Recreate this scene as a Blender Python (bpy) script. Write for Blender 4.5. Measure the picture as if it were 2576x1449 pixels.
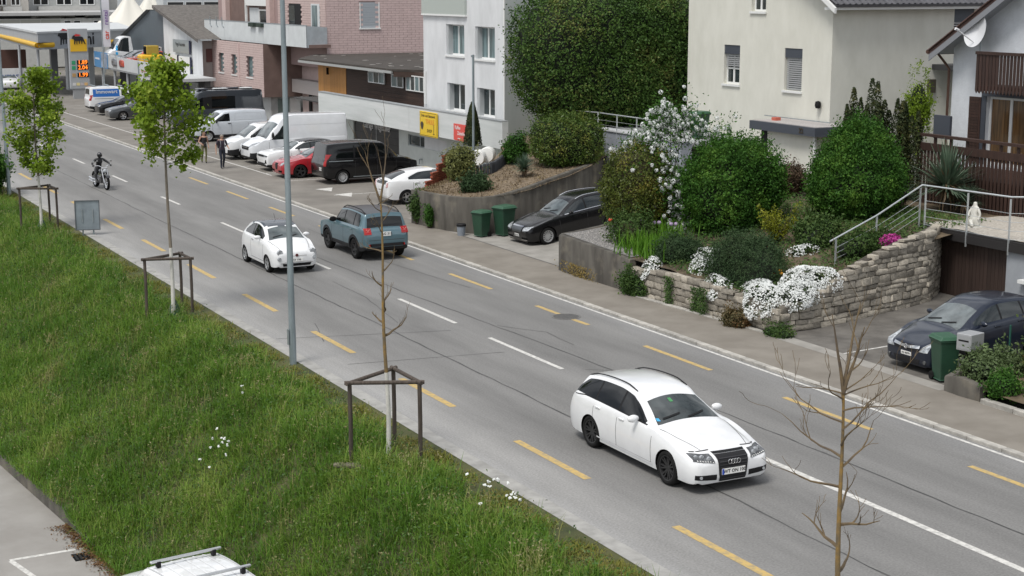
import bpy, bmesh, math, random
import numpy as np
from mathutils import Vector, Matrix
from mathutils.bvhtree import BVHTree
R = math.radians
sc = bpy.context.scene
for o in list(bpy.data.objects): bpy.data.objects.remove(o)

# ---------------------------------------------------------------- camera
# world: +Y runs along the road away from the viewer, +X across it to the right, road surface at z = 0
cam_d = bpy.data.cameras.new('camera'); cam = bpy.data.objects.new('camera', cam_d)
sc.collection.objects.link(cam)
cam.location = (0, 0, 9.3)
cam.rotation_euler = (R(90 - 10.772), 0, R(-27.482))
cam_d.sensor_width = 36.0; cam_d.lens = 36.0 * 4000 / 2576
cam_d.clip_start = 0.5; cam_d.clip_end = 3000
sc.camera = cam

# ---------------------------------------------------------------- sky, sun, exposure
SUN_AZ, SUN_EL = R(-118), R(60)      # azimuth from +Y, positive towards +X: the sun stands left of and beside the road
w = bpy.data.worlds.new('World'); sc.world = w; w.use_nodes = True
nt = w.node_tree; nt.nodes.clear()
sky = nt.nodes.new('ShaderNodeTexSky'); sky.sky_type = 'NISHITA'; sky.sun_disc = False
sky.sun_elevation = SUN_EL; sky.sun_rotation = SUN_AZ; sky.dust_density = 3.0; sky.ozone_density = 1.5
hs = nt.nodes.new('ShaderNodeHueSaturation'); hs.inputs['Saturation'].default_value = 0.5
nt.links.new(sky.outputs[0], hs.inputs['Color'])
tc = nt.nodes.new('ShaderNodeTexCoord'); nz = nt.nodes.new('ShaderNodeTexNoise')
mp = nt.nodes.new('ShaderNodeMapping'); mp.inputs['Scale'].default_value = (1, 1, 2.2)
nt.links.new(tc.outputs['Generated'], mp.inputs[0]); nt.links.new(mp.outputs[0], nz.inputs['Vector'])
nz.inputs['Scale'].default_value = 2.6; nz.inputs['Detail'].default_value = 6; nz.inputs['Roughness'].default_value = 0.55
rp = nt.nodes.new('ShaderNodeValToRGB'); rp.color_ramp.elements[0].position = 0.40; rp.color_ramp.elements[1].position = 0.62
nt.links.new(nz.outputs[0], rp.inputs[0])
mx = nt.nodes.new('ShaderNodeMixRGB'); mx.inputs['Color2'].default_value = (11.5, 11.8, 12.2, 1)
nt.links.new(rp.outputs[0], mx.inputs['Fac']); nt.links.new(hs.outputs[0], mx.inputs['Color1'])
bg = nt.nodes.new('ShaderNodeBackground'); bg.inputs['Strength'].default_value = 0.08
wo = nt.nodes.new('ShaderNodeOutputWorld')
nt.links.new(mx.outputs[0], bg.inputs[0]); nt.links.new(bg.outputs[0], wo.inputs[0])
sun_d = bpy.data.lights.new('sun', 'SUN'); sun_d.energy = 2.0; sun_d.angle = R(19); sun_d.color = (1.0, 0.965, 0.91)
sun = bpy.data.objects.new('sun', sun_d); sc.collection.objects.link(sun)
sd = Vector((math.sin(SUN_AZ) * math.cos(SUN_EL), math.cos(SUN_AZ) * math.cos(SUN_EL), math.sin(SUN_EL)))
sun.rotation_euler = sd.to_track_quat('Z', 'Y').to_euler()
vs = sc.view_settings; vs.view_transform = 'Standard'; vs.look = 'None'; vs.gamma = 1.0; vs.use_curve_mapping = False
vs.exposure = 0.36

# ---------------------------------------------------------------- helpers
COL = sc.collection
def tag(o, label=None, cat=None, group=None, kind=None):
    if label: o['label'] = label
    if cat: o['category'] = cat
    if group: o['group'] = group
    if kind: o['kind'] = kind
    return o
def thing(name, label, cat, loc=(0, 0, 0), rz=0.0, group=None, rot=None):
    o = bpy.data.objects.new(name, None); COL.objects.link(o)
    o.location = loc; o.rotation_euler = rot if rot else (0, 0, rz); o.empty_display_size = 0.2
    return tag(o, label, cat, group)
def copy_tree(o, parent=None):
    c = o.copy(); COL.objects.link(c); c.parent = parent
    for ch in list(o.children): copy_tree(ch, c)
    return c
def link(name, me, parent=None, loc=None, rot=None):
    o = bpy.data.objects.new(name, me); COL.objects.link(o)
    if parent is not None: o.parent = parent
    if loc is not None: o.location = loc
    if rot is not None: o.rotation_euler = rot
    return o
class MB:
    def __init__(s): s.v = []; s.f = []; s.m = []
    def add(s, vs, fs, mi=0):
        n = len(s.v); s.v += [tuple(p) for p in vs]
        for f in fs: s.f.append(tuple(i + n for i in f)); s.m.append(mi)
        return s
    def box(s, x0, x1, y0, y1, z0, z1, mi=0):
        if x0 > x1: x0, x1 = x1, x0
        if y0 > y1: y0, y1 = y1, y0
        if z0 > z1: z0, z1 = z1, z0
        return s.add([(x0,y0,z0),(x1,y0,z0),(x1,y1,z0),(x0,y1,z0),(x0,y0,z1),(x1,y0,z1),(x1,y1,z1),(x0,y1,z1)],
            [(0,3,2,1),(4,5,6,7),(0,1,5,4),(1,2,6,5),(2,3,7,6),(3,0,4,7)], mi)
    def obox(s, c, sx, sy, sz, rz=0.0, mi=0, M=None):
        M = M or Matrix.Rotation(rz, 3, 'Z'); c = Vector(c)
        P = [c + M @ Vector((a*sx/2, b*sy/2, d*sz/2)) for d in (-1,1) for a,b in ((-1,-1),(1,-1),(1,1),(-1,1))]
        return s.add(P, [(0,3,2,1),(4,5,6,7),(0,1,5,4),(1,2,6,5),(2,3,7,6),(3,0,4,7)], mi)
    def bar(s, a, b, w, h, mi=0):
        a = Vector(a); b = Vector(b); d = (b - a); L = d.length; d.normalize()
        up = Vector((0,0,1)) if abs(d.z) < .95 else Vector((1,0,0))
        y = up.cross(d).normalized(); z = d.cross(y)
        M = Matrix((d, y, z)).transposed()
        return s.obox((a+b)/2, L, w, h, M=M, mi=mi)
    def prism(s, poly, lo, hi, axis='z', mi=0):
        # poly: list of 2-tuples, extruded along axis between lo and hi
        n = len(poly)
        def P(p, t):
            return {'z': (p[0], p[1], t), 'x': (t, p[0], p[1]), 'y': (p[0], t, p[1])}[axis]
        vs = [P(p, lo) for p in poly] + [P(p, hi) for p in poly]
        fs = [tuple(range(n))[::-1], tuple(range(n, 2*n))] + [(i, (i+1) % n, n + (i+1) % n, n + i) for i in range(n)]
        return s.add(vs, fs, mi)
    def tube(s, pts, rad, n=8, mi=0, cap=True):
        pts = [Vector(p) for p in pts]
        if not isinstance(rad, (list, tuple)): rad = [rad]*len(pts)
        base = len(s.v); d0 = None; x = None
        for i, p in enumerate(pts):
            d = (pts[min(i+1, len(pts)-1)] - pts[max(i-1, 0)])
            d = d.normalized() if d.length > 1e-9 else Vector((0,0,1))
            if x is None:
                x = d.orthogonal().normalized()
            else:
                x = (x - d * x.dot(d))
                x = x.normalized() if x.length > 1e-6 else d.orthogonal().normalized()
            y = d.cross(x)
            for k in range(n):
                a = 2*math.pi*k/n
                s.v.append(tuple(p + (x*math.cos(a) + y*math.sin(a))*rad[i]))
        for i in range(len(pts)-1):
            for k in range(n):
                k2 = (k+1) % n
                s.f.append((base+i*n+k, base+i*n+k2, base+(i+1)*n+k2, base+(i+1)*n+k)); s.m.append(mi)
        if cap:
            s.f.append(tuple(base+k for k in range(n))[::-1]); s.m.append(mi)
            s.f.append(tuple(base+(len(pts)-1)*n+k for k in range(n))); s.m.append(mi)
        return s
    def lathe(s, prof, n=24, axis='z', c=(0,0,0), mi=0, close=False):
        # prof: list of (r, h)
        base = len(s.v)
        for r, h in prof:
            for k in range(n):
                a = 2*math.pi*k/n; p = (r*math.cos(a), r*math.sin(a), h)
                if axis == 'y': p = (p[0], h, p[1])
                if axis == 'x': p = (h, p[0], p[1])
                s.v.append((p[0]+c[0], p[1]+c[1], p[2]+c[2]))
        m = len(prof)
        for i in range(m if close else m-1):
            j = (i+1) % m
            for k in range(n):
                k2 = (k+1) % n
                s.f.append((base+i*n+k, base+i*n+k2, base+j*n+k2, base+j*n+k)); s.m.append(mi)
        return s
    def grid(s, P, mi=0):
        base = len(s.v); r = len(P); c = len(P[0])
        for row in P: s.v += [tuple(p) for p in row]
        for i in range(r-1):
            for j in range(c-1):
                s.f.append((base+i*c+j, base+i*c+j+1, base+(i+1)*c+j+1, base+(i+1)*c+j)); s.m.append(mi)
        return s
    def mesh(s, name, mats, smooth=None, bevel=0.0, recalc=True):
        me = bpy.data.meshes.new(name); me.from_pydata(s.v, [], s.f)
        for m in (mats if isinstance(mats, (list, tuple)) else [mats]): me.materials.append(m)
        if len(me.materials) > 1: me.polygons.foreach_set('material_index', s.m)
        if recalc or bevel:
            bm = bmesh.new(); bm.from_mesh(me)
            if bevel:
                bmesh.ops.bevel(bm, geom=bm.edges[:], offset=bevel, segments=1, affect='EDGES', clamp_overlap=True)
            bmesh.ops.recalc_face_normals(bm, faces=bm.faces)
            bm.to_mesh(me); bm.free()
        if smooth is not None:
            me.polygons.foreach_set('use_smooth', [True]*len(me.polygons))
            if smooth < 179: me.set_sharp_from_angle(angle=R(smooth))
        me.update(); return me
    def build(s, name, mats, parent=None, loc=None, rot=None, smooth=None, bevel=0.0, recalc=True):
        return link(name, s.mesh(name, mats, smooth, bevel, recalc), parent, loc, rot)
def npmesh(name, V, F, mats, midx=None, cols=None, smooth=False):
    # V (n,3) array, F (m,k) array of equal-size faces
    me = bpy.data.meshes.new(name); V = np.asarray(V, 'f4'); F = np.asarray(F, 'i4'); m, k = F.shape
    me.vertices.add(len(V)); me.vertices.foreach_set('co', V.ravel())
    me.loops.add(m*k); me.loops.foreach_set('vertex_index', F.ravel())
    me.polygons.add(m); me.polygons.foreach_set('loop_start', np.arange(0, m*k, k, dtype='i4'))
    for mt in (mats if isinstance(mats, (list, tuple)) else [mats]): me.materials.append(mt)
    if midx is not None: me.polygons.foreach_set('material_index', np.asarray(midx, 'i4'))
    if smooth: me.polygons.foreach_set('use_smooth', np.ones(m, bool))
    me.update(calc_edges=True)
    return me
def text_mesh(txt, size, mat, extrude=0.004, bold=0.0, align='CENTER', spacing=1.0):
    cu = bpy.data.curves.new('lettering', 'FONT'); cu.body = txt; cu.size = size; cu.extrude = extrude; cu.offset = bold
    cu.align_x = align; cu.align_y = 'CENTER'; cu.resolution_u = 2; cu.space_character = spacing
    o = bpy.data.objects.new('lettering', cu); COL.objects.link(o)
    dg = bpy.context.evaluated_depsgraph_get()
    me = bpy.data.meshes.new_from_object(o.evaluated_get(dg)); me.name = 'lettering'
    bpy.data.objects.remove(o); bpy.data.curves.remove(cu)
    me.materials.clear(); me.materials.append(mat)
    return me
def lettering(txt, size, mat, parent, loc, rot, **k):
    return link('lettering', text_mesh(txt, size, mat, **k), parent, loc, rot)

# ---------------------------------------------------------------- materials
MATS = {}
def mat(name, col, rough=0.6, metal=0.0, var=0.0, scale=3.0, col2=None, bump=0.0, bscale=None, detail=4, stretch=(1,1,1), coat=0.0, spec=0.5,
        trans=0.0, rnd=0.0, coords='Object', ramp=(0.35, 0.65)):
    if name in MATS: return MATS[name]
    m = bpy.data.materials.new(name); m.use_nodes = True; t = m.node_tree; b = t.nodes['Principled BSDF']
    b.inputs['Base Color'].default_value = (*col, 1); b.inputs['Roughness'].default_value = rough; b.inputs['Metallic'].default_value = metal
    b.inputs['Specular IOR Level'].default_value = spec
    if coat: b.inputs['Coat Weight'].default_value = coat; b.inputs['Coat Roughness'].default_value = 0.03
    out = None
    if var or col2 or bump:
        tc = t.nodes.new('ShaderNodeTexCoord'); mp = t.nodes.new('ShaderNodeMapping'); mp.inputs['Scale'].default_value = stretch
        if coords == 'World':
            g = t.nodes.new('ShaderNodeNewGeometry'); t.links.new(g.outputs['Position'], mp.inputs[0])
        else: t.links.new(tc.outputs[coords], mp.inputs[0])
        n = t.nodes.new('ShaderNodeTexNoise'); n.inputs['Scale'].default_value = scale; n.inputs['Detail'].default_value = detail; n.inputs['Roughness'].default_value = 0.6
        t.links.new(mp.outputs[0], n.inputs['Vector'])
        if var or col2:
            r = t.nodes.new('ShaderNodeValToRGB'); r.color_ramp.elements[0].position, r.color_ramp.elements[1].position = ramp
            c2 = col2 or tuple(min(1, c*(1+var)) for c in col); c1 = col if col2 else tuple(c*(1-var) for c in col)
            r.color_ramp.elements[0].color = (*c1, 1); r.color_ramp.elements[1].color = (*c2, 1)
            t.links.new(n.outputs[0], r.inputs[0]); out = r.outputs[0]
        if bump:
            n2 = n
            if bscale:
                n2 = t.nodes.new('ShaderNodeTexNoise'); n2.inputs['Scale'].default_value = bscale; n2.inputs['Detail'].default_value = 3
                t.links.new(mp.outputs[0], n2.inputs['Vector'])
            bp = t.nodes.new('ShaderNodeBump'); bp.inputs['Strength'].default_value = bump; bp.inputs['Distance'].default_value = 0.02
            t.links.new(n2.outputs[0], bp.inputs['Height']); t.links.new(bp.outputs[0], b.inputs['Normal'])
    if rnd:
        oi = t.nodes.new('ShaderNodeObjectInfo'); h = t.nodes.new('ShaderNodeHueSaturation')
        mr = t.nodes.new('ShaderNodeMapRange'); mr.inputs['To Min'].default_value = 1-rnd; mr.inputs['To Max'].default_value = 1+rnd
        t.links.new(oi.outputs['Random'], mr.inputs[0]); t.links.new(mr.outputs[0], h.inputs['Value'])
        if out: t.links.new(out, h.inputs['Color'])
        else: h.inputs['Color'].default_value = (*col, 1)
        out = h.outputs[0]
    if out: t.links.new(out, b.inputs['Base Color'])
    if trans:
        b.inputs['Transmission Weight'].default_value = trans
    MATS[name] = m
    return m
def leafmat(name, c1, c2, c3=None, rough=0.5, trans=0.25, scale=1.2, rnd=True):
    # leaves: colour varies from leaf to leaf and from clump to clump
    if name in MATS: return MATS[name]
    m = bpy.data.materials.new(name); m.use_nodes = True; t = m.node_tree; b = t.nodes['Principled BSDF']
    g = t.nodes.new('ShaderNodeNewGeometry')
    r = t.nodes.new('ShaderNodeValToRGB'); e = r.color_ramp.elements
    e[0].color = (*c1, 1); e[1].color = (*c2, 1)
    if c3:
        e[1].color = (*c3, 1); x = e.new(0.6); x.color = (*c2, 1)
    tc = t.nodes.new('ShaderNodeTexCoord'); n = t.nodes.new('ShaderNodeTexNoise'); n.inputs['Scale'].default_value = scale; n.inputs['Detail'].default_value = 3
    t.links.new(tc.outputs['Object'], n.inputs['Vector'])
    ma = t.nodes.new('ShaderNodeMath'); ma.operation = 'MULTIPLY_ADD'
    t.links.new(g.outputs['Random Per Island'], ma.inputs[0]); ma.inputs[1].default_value = 0.42
    mr = t.nodes.new('ShaderNodeMapRange'); mr.inputs['From Min'].default_value = 0.3; mr.inputs['From Max'].default_value = 0.7; mr.inputs['To Max'].default_value = 0.58
    t.links.new(n.outputs[0], mr.inputs[0]); t.links.new(mr.outputs[0], ma.inputs[2]); t.links.new(ma.outputs[0], r.inputs[0])
    t.links.new(r.outputs[0], b.inputs['Base Color']); b.inputs['Roughness'].default_value = rough
    b.inputs['Specular IOR Level'].default_value = 0.22
    if trans:
        tr = t.nodes.new('ShaderNodeBsdfTranslucent'); t.links.new(r.outputs[0], tr.inputs[0])
        ms = t.nodes.new('ShaderNodeMixShader'); ms.inputs[0].default_value = trans
        t.links.new(b.outputs[0], ms.inputs[1]); t.links.new(tr.outputs[0], ms.inputs[2])
        t.links.new(ms.outputs[0], t.nodes['Material Output'].inputs[0])
    MATS[name] = m
    return m
WHITE = mat('white_paint', (.74,.74,.73), .5, var=.05, scale=2)
GLASS = mat('window_glass', (.025,.032,.035), .06, spec=.8, var=.3, scale=.7)
CHROME = mat('chrome', (.75,.75,.76), .15, 1.0)
STEEL = mat('galvanised_steel', (.34,.38,.40), .45, .6, var=.12, scale=6)
BLACK = mat('black_plastic', (.009,.009,.010), .55, spec=.25)
RUBBER = mat('tyre_rubber', (.011,.011,.011), .85, var=.3, scale=8, spec=.2)
# ================================================================ terrain, road, pavements
def lerp_tab(x, tab):
    if x <= tab[0][0]: return tab[0][1]
    for (a, za), (b, zb) in zip(tab, tab[1:]):
        if x <= b:
            t = (x-a)/(b-a); return za + (zb-za)*t
    return tab[-1][1]
def sstep(a, b, x):
    t = min(1, max(0, (x-a)/(b-a))); return t*t*(3-2*t)
random.seed(3); rng = np.random.default_rng(7)
# -- materials
def road_material():
    m = bpy.data.materials.new('worn_asphalt'); m.use_nodes = True; t = m.node_tree; b = t.nodes['Principled BSDF']
    g = t.nodes.new('ShaderNodeNewGeometry'); sx = t.nodes.new('ShaderNodeSeparateXYZ'); t.links.new(g.outputs['Position'], sx.inputs[0])
    # wear across the carriageway: pale dusty margin on the left, darker polished wheel tracks
    mr = t.nodes.new('ShaderNodeMapRange'); mr.inputs['From Min'].default_value = 13; mr.inputs['From Max'].default_value = 24
    n0 = t.nodes.new('ShaderNodeTexNoise'); n0.inputs['Scale'].default_value = .35; n0.inputs['Detail'].default_value = 5
    t.links.new(g.outputs['Position'], n0.inputs['Vector'])
    ad = t.nodes.new('ShaderNodeMath'); ad.operation = 'MULTIPLY_ADD'; t.links.new(n0.outputs[0], ad.inputs[0]); ad.inputs[1].default_value = .9
    t.links.new(sx.outputs['X'], ad.inputs[2])
    t.links.new(ad.outputs[0], mr.inputs[0])
    r = t.nodes.new('ShaderNodeValToRGB'); els = r.color_ramp.elements
    tab = [(0.0, .285), (.13, .265), (.22, .205), (.30, .165), (.38, .185), (.46, .158), (.535, .20), (.62, .165), (.70, .178), (.78, .155), (.88, .19), (1, .20)]
    els[0].position = 0; els[0].color = (*(tab[0][1],)*3, 1); els[1].position = 1; els[1].color = (*(tab[-1][1],)*3, 1)
    for p, v in tab[1:-1]:
        e = els.new(p); e.color = (v, v*.985, v*.955, 1)
    t.links.new(mr.outputs[0], r.inputs[0])
    n1 = t.nodes.new('ShaderNodeTexNoise'); n1.inputs['Scale'].default_value = 24; n1.inputs['Detail'].default_value = 4
    mp = t.nodes.new('ShaderNodeMapping'); mp.inputs['Scale'].default_value = (1, .12, 1); t.links.new(g.outputs['Position'], mp.inputs[0])
    n2 = t.nodes.new('ShaderNodeTexNoise'); n2.inputs['Scale'].default_value = 1.1; n2.inputs['Detail'].default_value = 6; n2.inputs['Roughness'].default_value = .65
    t.links.new(g.outputs['Position'], n1.inputs['Vector']); t.links.new(mp.outputs[0], n2.inputs['Vector'])
    a2 = t.nodes.new('ShaderNodeMath'); a2.operation = 'ADD'; t.links.new(n1.outputs[0], a2.inputs[0]); t.links.new(n2.outputs[0], a2.inputs[1])
    m2 = t.nodes.new('ShaderNodeMapRange'); m2.inputs['From Min'].default_value = .65; m2.inputs['From Max'].default_value = 1.35; m2.inputs['To Min'].default_value = .68; m2.inputs['To Max'].default_value = 1.28
    t.links.new(a2.outputs[0], m2.inputs[0])
    mu = t.nodes.new('ShaderNodeMixRGB'); mu.blend_type = 'MULTIPLY'; mu.inputs[0].default_value = 1
    t.links.new(r.outputs[0], mu.inputs[1]); t.links.new(m2.outputs[0], mu.inputs[2]); t.links.new(mu.outputs[0], b.inputs['Base Color'])
    b.inputs['Roughness'].default_value = .8
    bp = t.nodes.new('ShaderNodeBump'); bp.inputs['Strength'].default_value = .25; bp.inputs['Distance'].default_value = .01
    t.links.new(n1.outputs[0], bp.inputs['Height']); t.links.new(bp.outputs[0], b.inputs['Normal'])
    return m
ROAD = road_material()
PAVE = mat('pavement_asphalt', (.170,.152,.128), .9, col2=(.225,.205,.176), scale=.9, detail=8, bump=.2, bscale=70, coords='World')
FORE = mat('forecourt_asphalt', (.15,.138,.122), .9, col2=(.215,.20,.178), scale=.5, detail=9, bump=.2, bscale=60, coords='World')
DRIVE = mat('old_driveway_asphalt', (.085,.078,.07), .9, col2=(.15,.14,.125), scale=1.4, detail=8, bump=.3, bscale=50, coords='World')
CONCP = mat('concrete_paving', (.22,.21,.19), .9, col2=(.31,.295,.27), scale=1.2, detail=7, bump=.2, bscale=40, coords='World')
LOTM = mat('lot_asphalt', (.235,.222,.205), .85, col2=(.29,.278,.26), scale=.8, detail=8, bump=.2, bscale=70, coords='World')
KERB = mat('kerb_stone', (.36,.345,.315), .85, var=.2, scale=5, bump=.2, rnd=.14)
YEL = mat('yellow_road_paint', (.50,.35,.12), .8, col2=(.30,.25,.16), scale=9, detail=8, coords='World', ramp=(.42,.68))
WLN = mat('white_road_paint', (.60,.59,.56), .8, col2=(.34,.335,.32), scale=9, detail=8, coords='World', ramp=(.42,.70))
TAR = mat('tar_seam', (.065,.064,.062), .7, var=.3, scale=3)
SOIL = mat('bank_soil', (.035,.045,.014), .95, col2=(.085,.085,.03), scale=.8, detail=6, bump=.4, bscale=12, coords='World')
GSOIL = mat('garden_soil', (.06,.045,.028), .95, col2=(.14,.105,.065), scale=2.5, detail=7, bump=.5, bscale=15, coords='World')
EARTH = mat('ground_earth', (.14,.13,.11), .95, var=.2, scale=.2, coords='World')

# -- bank between the road and the lower parking lot
def lot_edge_x(Y):  # foot of the bank, slightly skew to the road
    return 7.05 + (36.9 - Y)*.095 if Y < 60 else 4.85
def bank_z(X, Y):
    e = lot_edge_x(Y); foot = -3.0 + .42*sstep(33.5, 36.5, Y)
    t = (X-e)/(11.2-e)
    z = foot + (-.10-foot)*(t**1.12 if t > 0 else 0)
    z = min(z, -.10 + (X-11.2)*.05) if X > 11.2 else z
    return z + .05*math.sin(X*2.1+Y*.7)*math.sin(Y*1.3) * (1 if 8 < X < 12.6 else .3)
rows = []
Ys = [12 + i*.6 for i in range(70)] + [54 + i*2.5 for i in range(40)]
for Y in Ys:
    e = lot_edge_x(Y); row = []
    for j in range(25):
        X = e + (13.22-e)*j/24
        row.append((X, Y, bank_z(X, Y) if j < 24 else .0))
    rows.append(row)
bank = MB().grid(rows).build('grass_bank', SOIL, smooth=180); tag(bank, kind='structure')
# -- one big ground sheet under everything
xs = [-900, -200, -40, 0, 6, 9, 12.2, 13.5, 24, 25.8, 60, 200, 900]
zt = [(-900,-3.08), (12.2,-3.08), (13.5,-.12), (900,-.12)]
ys = [-300, -60, 0, 60, 120, 300, 1500]
MB().grid([[(x, y, lerp_tab(x, zt)) for x in xs] for y in ys]).build('ground', EARTH, recalc=True)
tag(bpy.data.objects['ground'], kind='structure')
# -- lower parking lot
lot = MB().add([(-40,-10,-3),(12.2,-10,-3),(9.0,16,-3),(7.25,34.6,-3),(5.3,60,-3),(-40,60,-3)], [(0,1,2,3,4,5)]).build('parking_lot', LOTM); tag(lot, kind='structure')
def strip(mb, a, b, wd, z):
    a = Vector((*a, 0)); b = Vector((*b, 0)); d = (b-a).normalized(); n = Vector((-d.y, d.x, 0))*wd/2
    mb.add([(*(a-n).xy, z), (*(b-n).xy, z), (*(b+n).xy, z), (*(a+n).xy, z)], [(0,1,2,3)])
mb = MB(); strip(mb, (5.48,34.24), (7.3,34.28), .12, -2.996); o = mb.build('parking_line', WLN); tag(o, kind='structure')
mb = MB(); strip(mb, (5.5,34.18), (6.6,29.0), .12, -2.996); o = mb.build('parking_line', WLN); tag(o, kind='structure')
# -- carriageway
road = MB().grid([[(x, y, 0) for x in (13.5, 16, 18.7, 21, 23.16)] for y in (-30, 20, 40, 60, 90, 130, 320)]).build('road', ROAD); tag(road, kind='structure')
edge = MB().grid([[(x, y, .006) for x in (13.18, 13.52)] for y in (-30, 20, 60, 120, 320)]).build('road_edge_strip', mat('edge_concrete', (.30,.295,.28), .9, var=.2, scale=2.5, detail=7, coords='World')); tag(edge, kind='structure')
def mark(name, X, y0, y1, wd, m, z=.004):
    o = MB().add([(X-wd/2,y0,z),(X+wd/2,y0,z),(X+wd/2,y1,z),(X-wd/2,y1,z)], [(0,1,2,3)]).build(name, m); tag(o, kind='structure'); return o
for k in range(-1, 17): mark('yellow_dash', 14.80, 19.4+6*k-.1, 22.4+6*k-.15, .17, YEL)
for k in range(-1, 10):  mark('yellow_dash', 21.90, 19.5+6*k, 22.55+6*k, .15, YEL)
for y0, y1 in ((58.2,61.15),(67.1,70.05),(76.2,79.1),(85.2,88),(94,97),(103,106),(112,115),(49.15,52.1),(39.4,43.4),(33.3,37.3)): mark('white_dash', 18.72, y0, y1, .13, WLN)
mark('white_centre_line', 18.62, -10, 26.8, .15, WLN)
o = mark('white_edge_line', 23.03, -10, 160, .09, WLN)
for i, path in enumerate(([(16.8,90),(16.7,62),(16.7,48),(16.75,40),(16.72,32.0),(16.66,26),(16.55,21),(16.4,10)], [(19.1,56),(19.3,44),(19.6,37),(19.85,30),(19.92,26.5),(19.88,22),(19.88,12)],
        [(18.0,47.0),(17.9,44),(17.3,40.2)], [(15.2,41.2),(14.6,38.9)], [(13.6,39.8),(18.2,38.6)], [(14.2,36.2),(18.3,35.6)], [(19.6,38.6),(20.4,37.2),(20.3,35.5)], [(19.2,33),(20.3,32.2)], [(21.2,58),(20.9,50),(21.4,44)])):
    mb = MB(); wd = .038 if i < 2 else .022
    L = []
    for (a, b) in zip(path, path[1:]):
        n = max(2, int(math.dist(a, b)/.6))
        L += [(a[0]+(b[0]-a[0])*t/n + random.uniform(-.025,.025), a[1]+(b[1]-a[1])*t/n) for t in range(n)]
    L.append(path[-1])
    P = []
    for k, p in enumerate(L):
        q = Vector(L[min(k+1, len(L)-1)]) - Vector(L[max(k-1, 0)]); q.normalize(); n = Vector((-q.y, q.x))*wd*random.uniform(.35, .75)
        P.append([(p[0]-n.x, p[1]-n.y, .0035), (p[0]+n.x, p[1]+n.y, .0035)])
    o = mb.grid(P).build('tar_seam', TAR); tag(o, kind='structure')
def manhole(name, x, y, r, label, z=.005):
    t = thing(name, label, 'manhole', (x, y, z))
    MB().lathe([(0,.004),(r*.86,.004),(r*.86,0)], 28).build('cover', mat('cast_iron', (.10,.098,.095), .7, .3, var=.3, scale=20), t)
    MB().lathe([(r*.88,0),(r*.88,.006),(r,.006),(r,0)], 28).build('ring', mat('iron_ring', (.16,.155,.15), .7, .2, var=.2, scale=9), t)
manhole('manhole_cover', 21.9, 38.75, .42, 'round iron manhole cover set into the dashed yellow line opposite the stone wall')
manhole('manhole_cover', 22.75, 58.2, .30, 'small round drain cover beside the kerb just ahead of the teal car')
# -- kerb of single stones, pavement, forecourt
kb = thing('kerb', None, None); del_ = 0
tag(kb, kind='structure')
ks = MB().box(-.085, .085, -.49, .49, -.1, .075).mesh('kerb_stone', KERB, bevel=.012)
for k in range(140):
    o = link('kerb_stone', ks, kb, (23.245, 14.5+k, 0)); o.rotation_euler.z = random.uniform(-.006, .006); o.scale.z = 1 + random.uniform(-.04, .04)
PX = [(23.33, -20), (23.33, 56.6), (23.33, 150)]
walk = MB().grid([[(x, y, .062) for x in (23.32, 24.4, 25.62)] for y in (-20, 20, 30, 40, 50, 57.2)]).build('pavement', PAVE); tag(walk, kind='structure')
fore = MB().grid([[(x, y, .058) for x in (23.32, 26, 30, 34.2, 40)] for y in (57.2, 66, 76, 90, 110, 130, 180)]).build('forecourt', FORE); tag(fore, kind='structure')
for a, b in (((25.6,75),(25.0,128)),): 
    mb = MB(); strip(mb, a, b, .10, .063); tag(mb.build('parking_line', WLN), kind='structure')
for y in (66.5, 72.5, 76, 79.5, 83.2, 87, 96, 99.5, 103, 120.5, 123.5, 126.5):
    mb = MB(); strip(mb, (25.6 if y < 110 else 26.5, y), (30.6, y+.1), .10, .063); tag(mb.build('parking_line', WLN), kind='structure')

for i in range(2):
    c = ((26.1,68.6),(26.2,66.4))[i]
    mb = MB().add([(c[0]-.5,c[1]+.3,.064),(c[0]-.1,c[1]-.75,.064),(c[0]+.45,c[1]+.55,.064)], [(0,1,2)])
    tag(mb.build('give_way_triangle', WLN), kind='structure')
# ================================================================ vehicles
def pchip(tab):
    xs = [p[0] for p in tab]; ys = [p[1] for p in tab]; n = len(xs)
    d = [(ys[i+1]-ys[i])/(xs[i+1]-xs[i]) for i in range(n-1)]; m = [0]*n
    m[0] = d[0]; m[-1] = d[-1]
    for i in range(1, n-1):
        if d[i-1]*d[i] > 0:
            w1 = 2*(xs[i+1]-xs[i]) + xs[i]-xs[i-1]; w2 = xs[i+1]-xs[i] + 2*(xs[i]-xs[i-1])
            m[i] = (w1+w2)/(w1/d[i-1] + w2/d[i])
    def f(x):
        if x <= xs[0]: return ys[0]
        if x >= xs[-1]: return ys[-1]
        i = 0
        while x > xs[i+1]: i += 1
        h = xs[i+1]-xs[i]; t = (x-xs[i])/h
        return ys[i]*(1+2*t)*(1-t)**2 + m[i]*h*t*(1-t)**2 + ys[i+1]*t*t*(3-2*t) + m[i+1]*h*t*t*(t-1)
    return f
def paint(name, c, metal=0.0, rough=.32):
    return mat('paint_'+name, c, rough, metal, coat=1.0, var=.03, scale=3)
PW = paint('white', (.74,.75,.76)); PBLK = mat('paint_black', (.006,.006,.007), .25, coat=.45, spec=.3); CGLASS = mat('car_glass', (.016,.021,.023), .035, spec=.7, var=.25, scale=1.5)
CGLASS2 = mat('car_glass_dark', (.005,.006,.007), .05, spec=.45, var=.25, scale=1.5)
SCREEN = mat('screen_reflection_pale', (.10,.12,.125), .04, spec=1.0, var=.5, scale=1.2); SCREENM = mat('screen_reflection_mid', (.045,.055,.057), .04, spec=.9, var=.5, scale=1.4)  # pale sky reflection put into the windscreen colour
LAMP = mat('headlight_glass', (.42,.44,.46), .08, .35, var=.35, scale=14, spec=.8)
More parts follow.
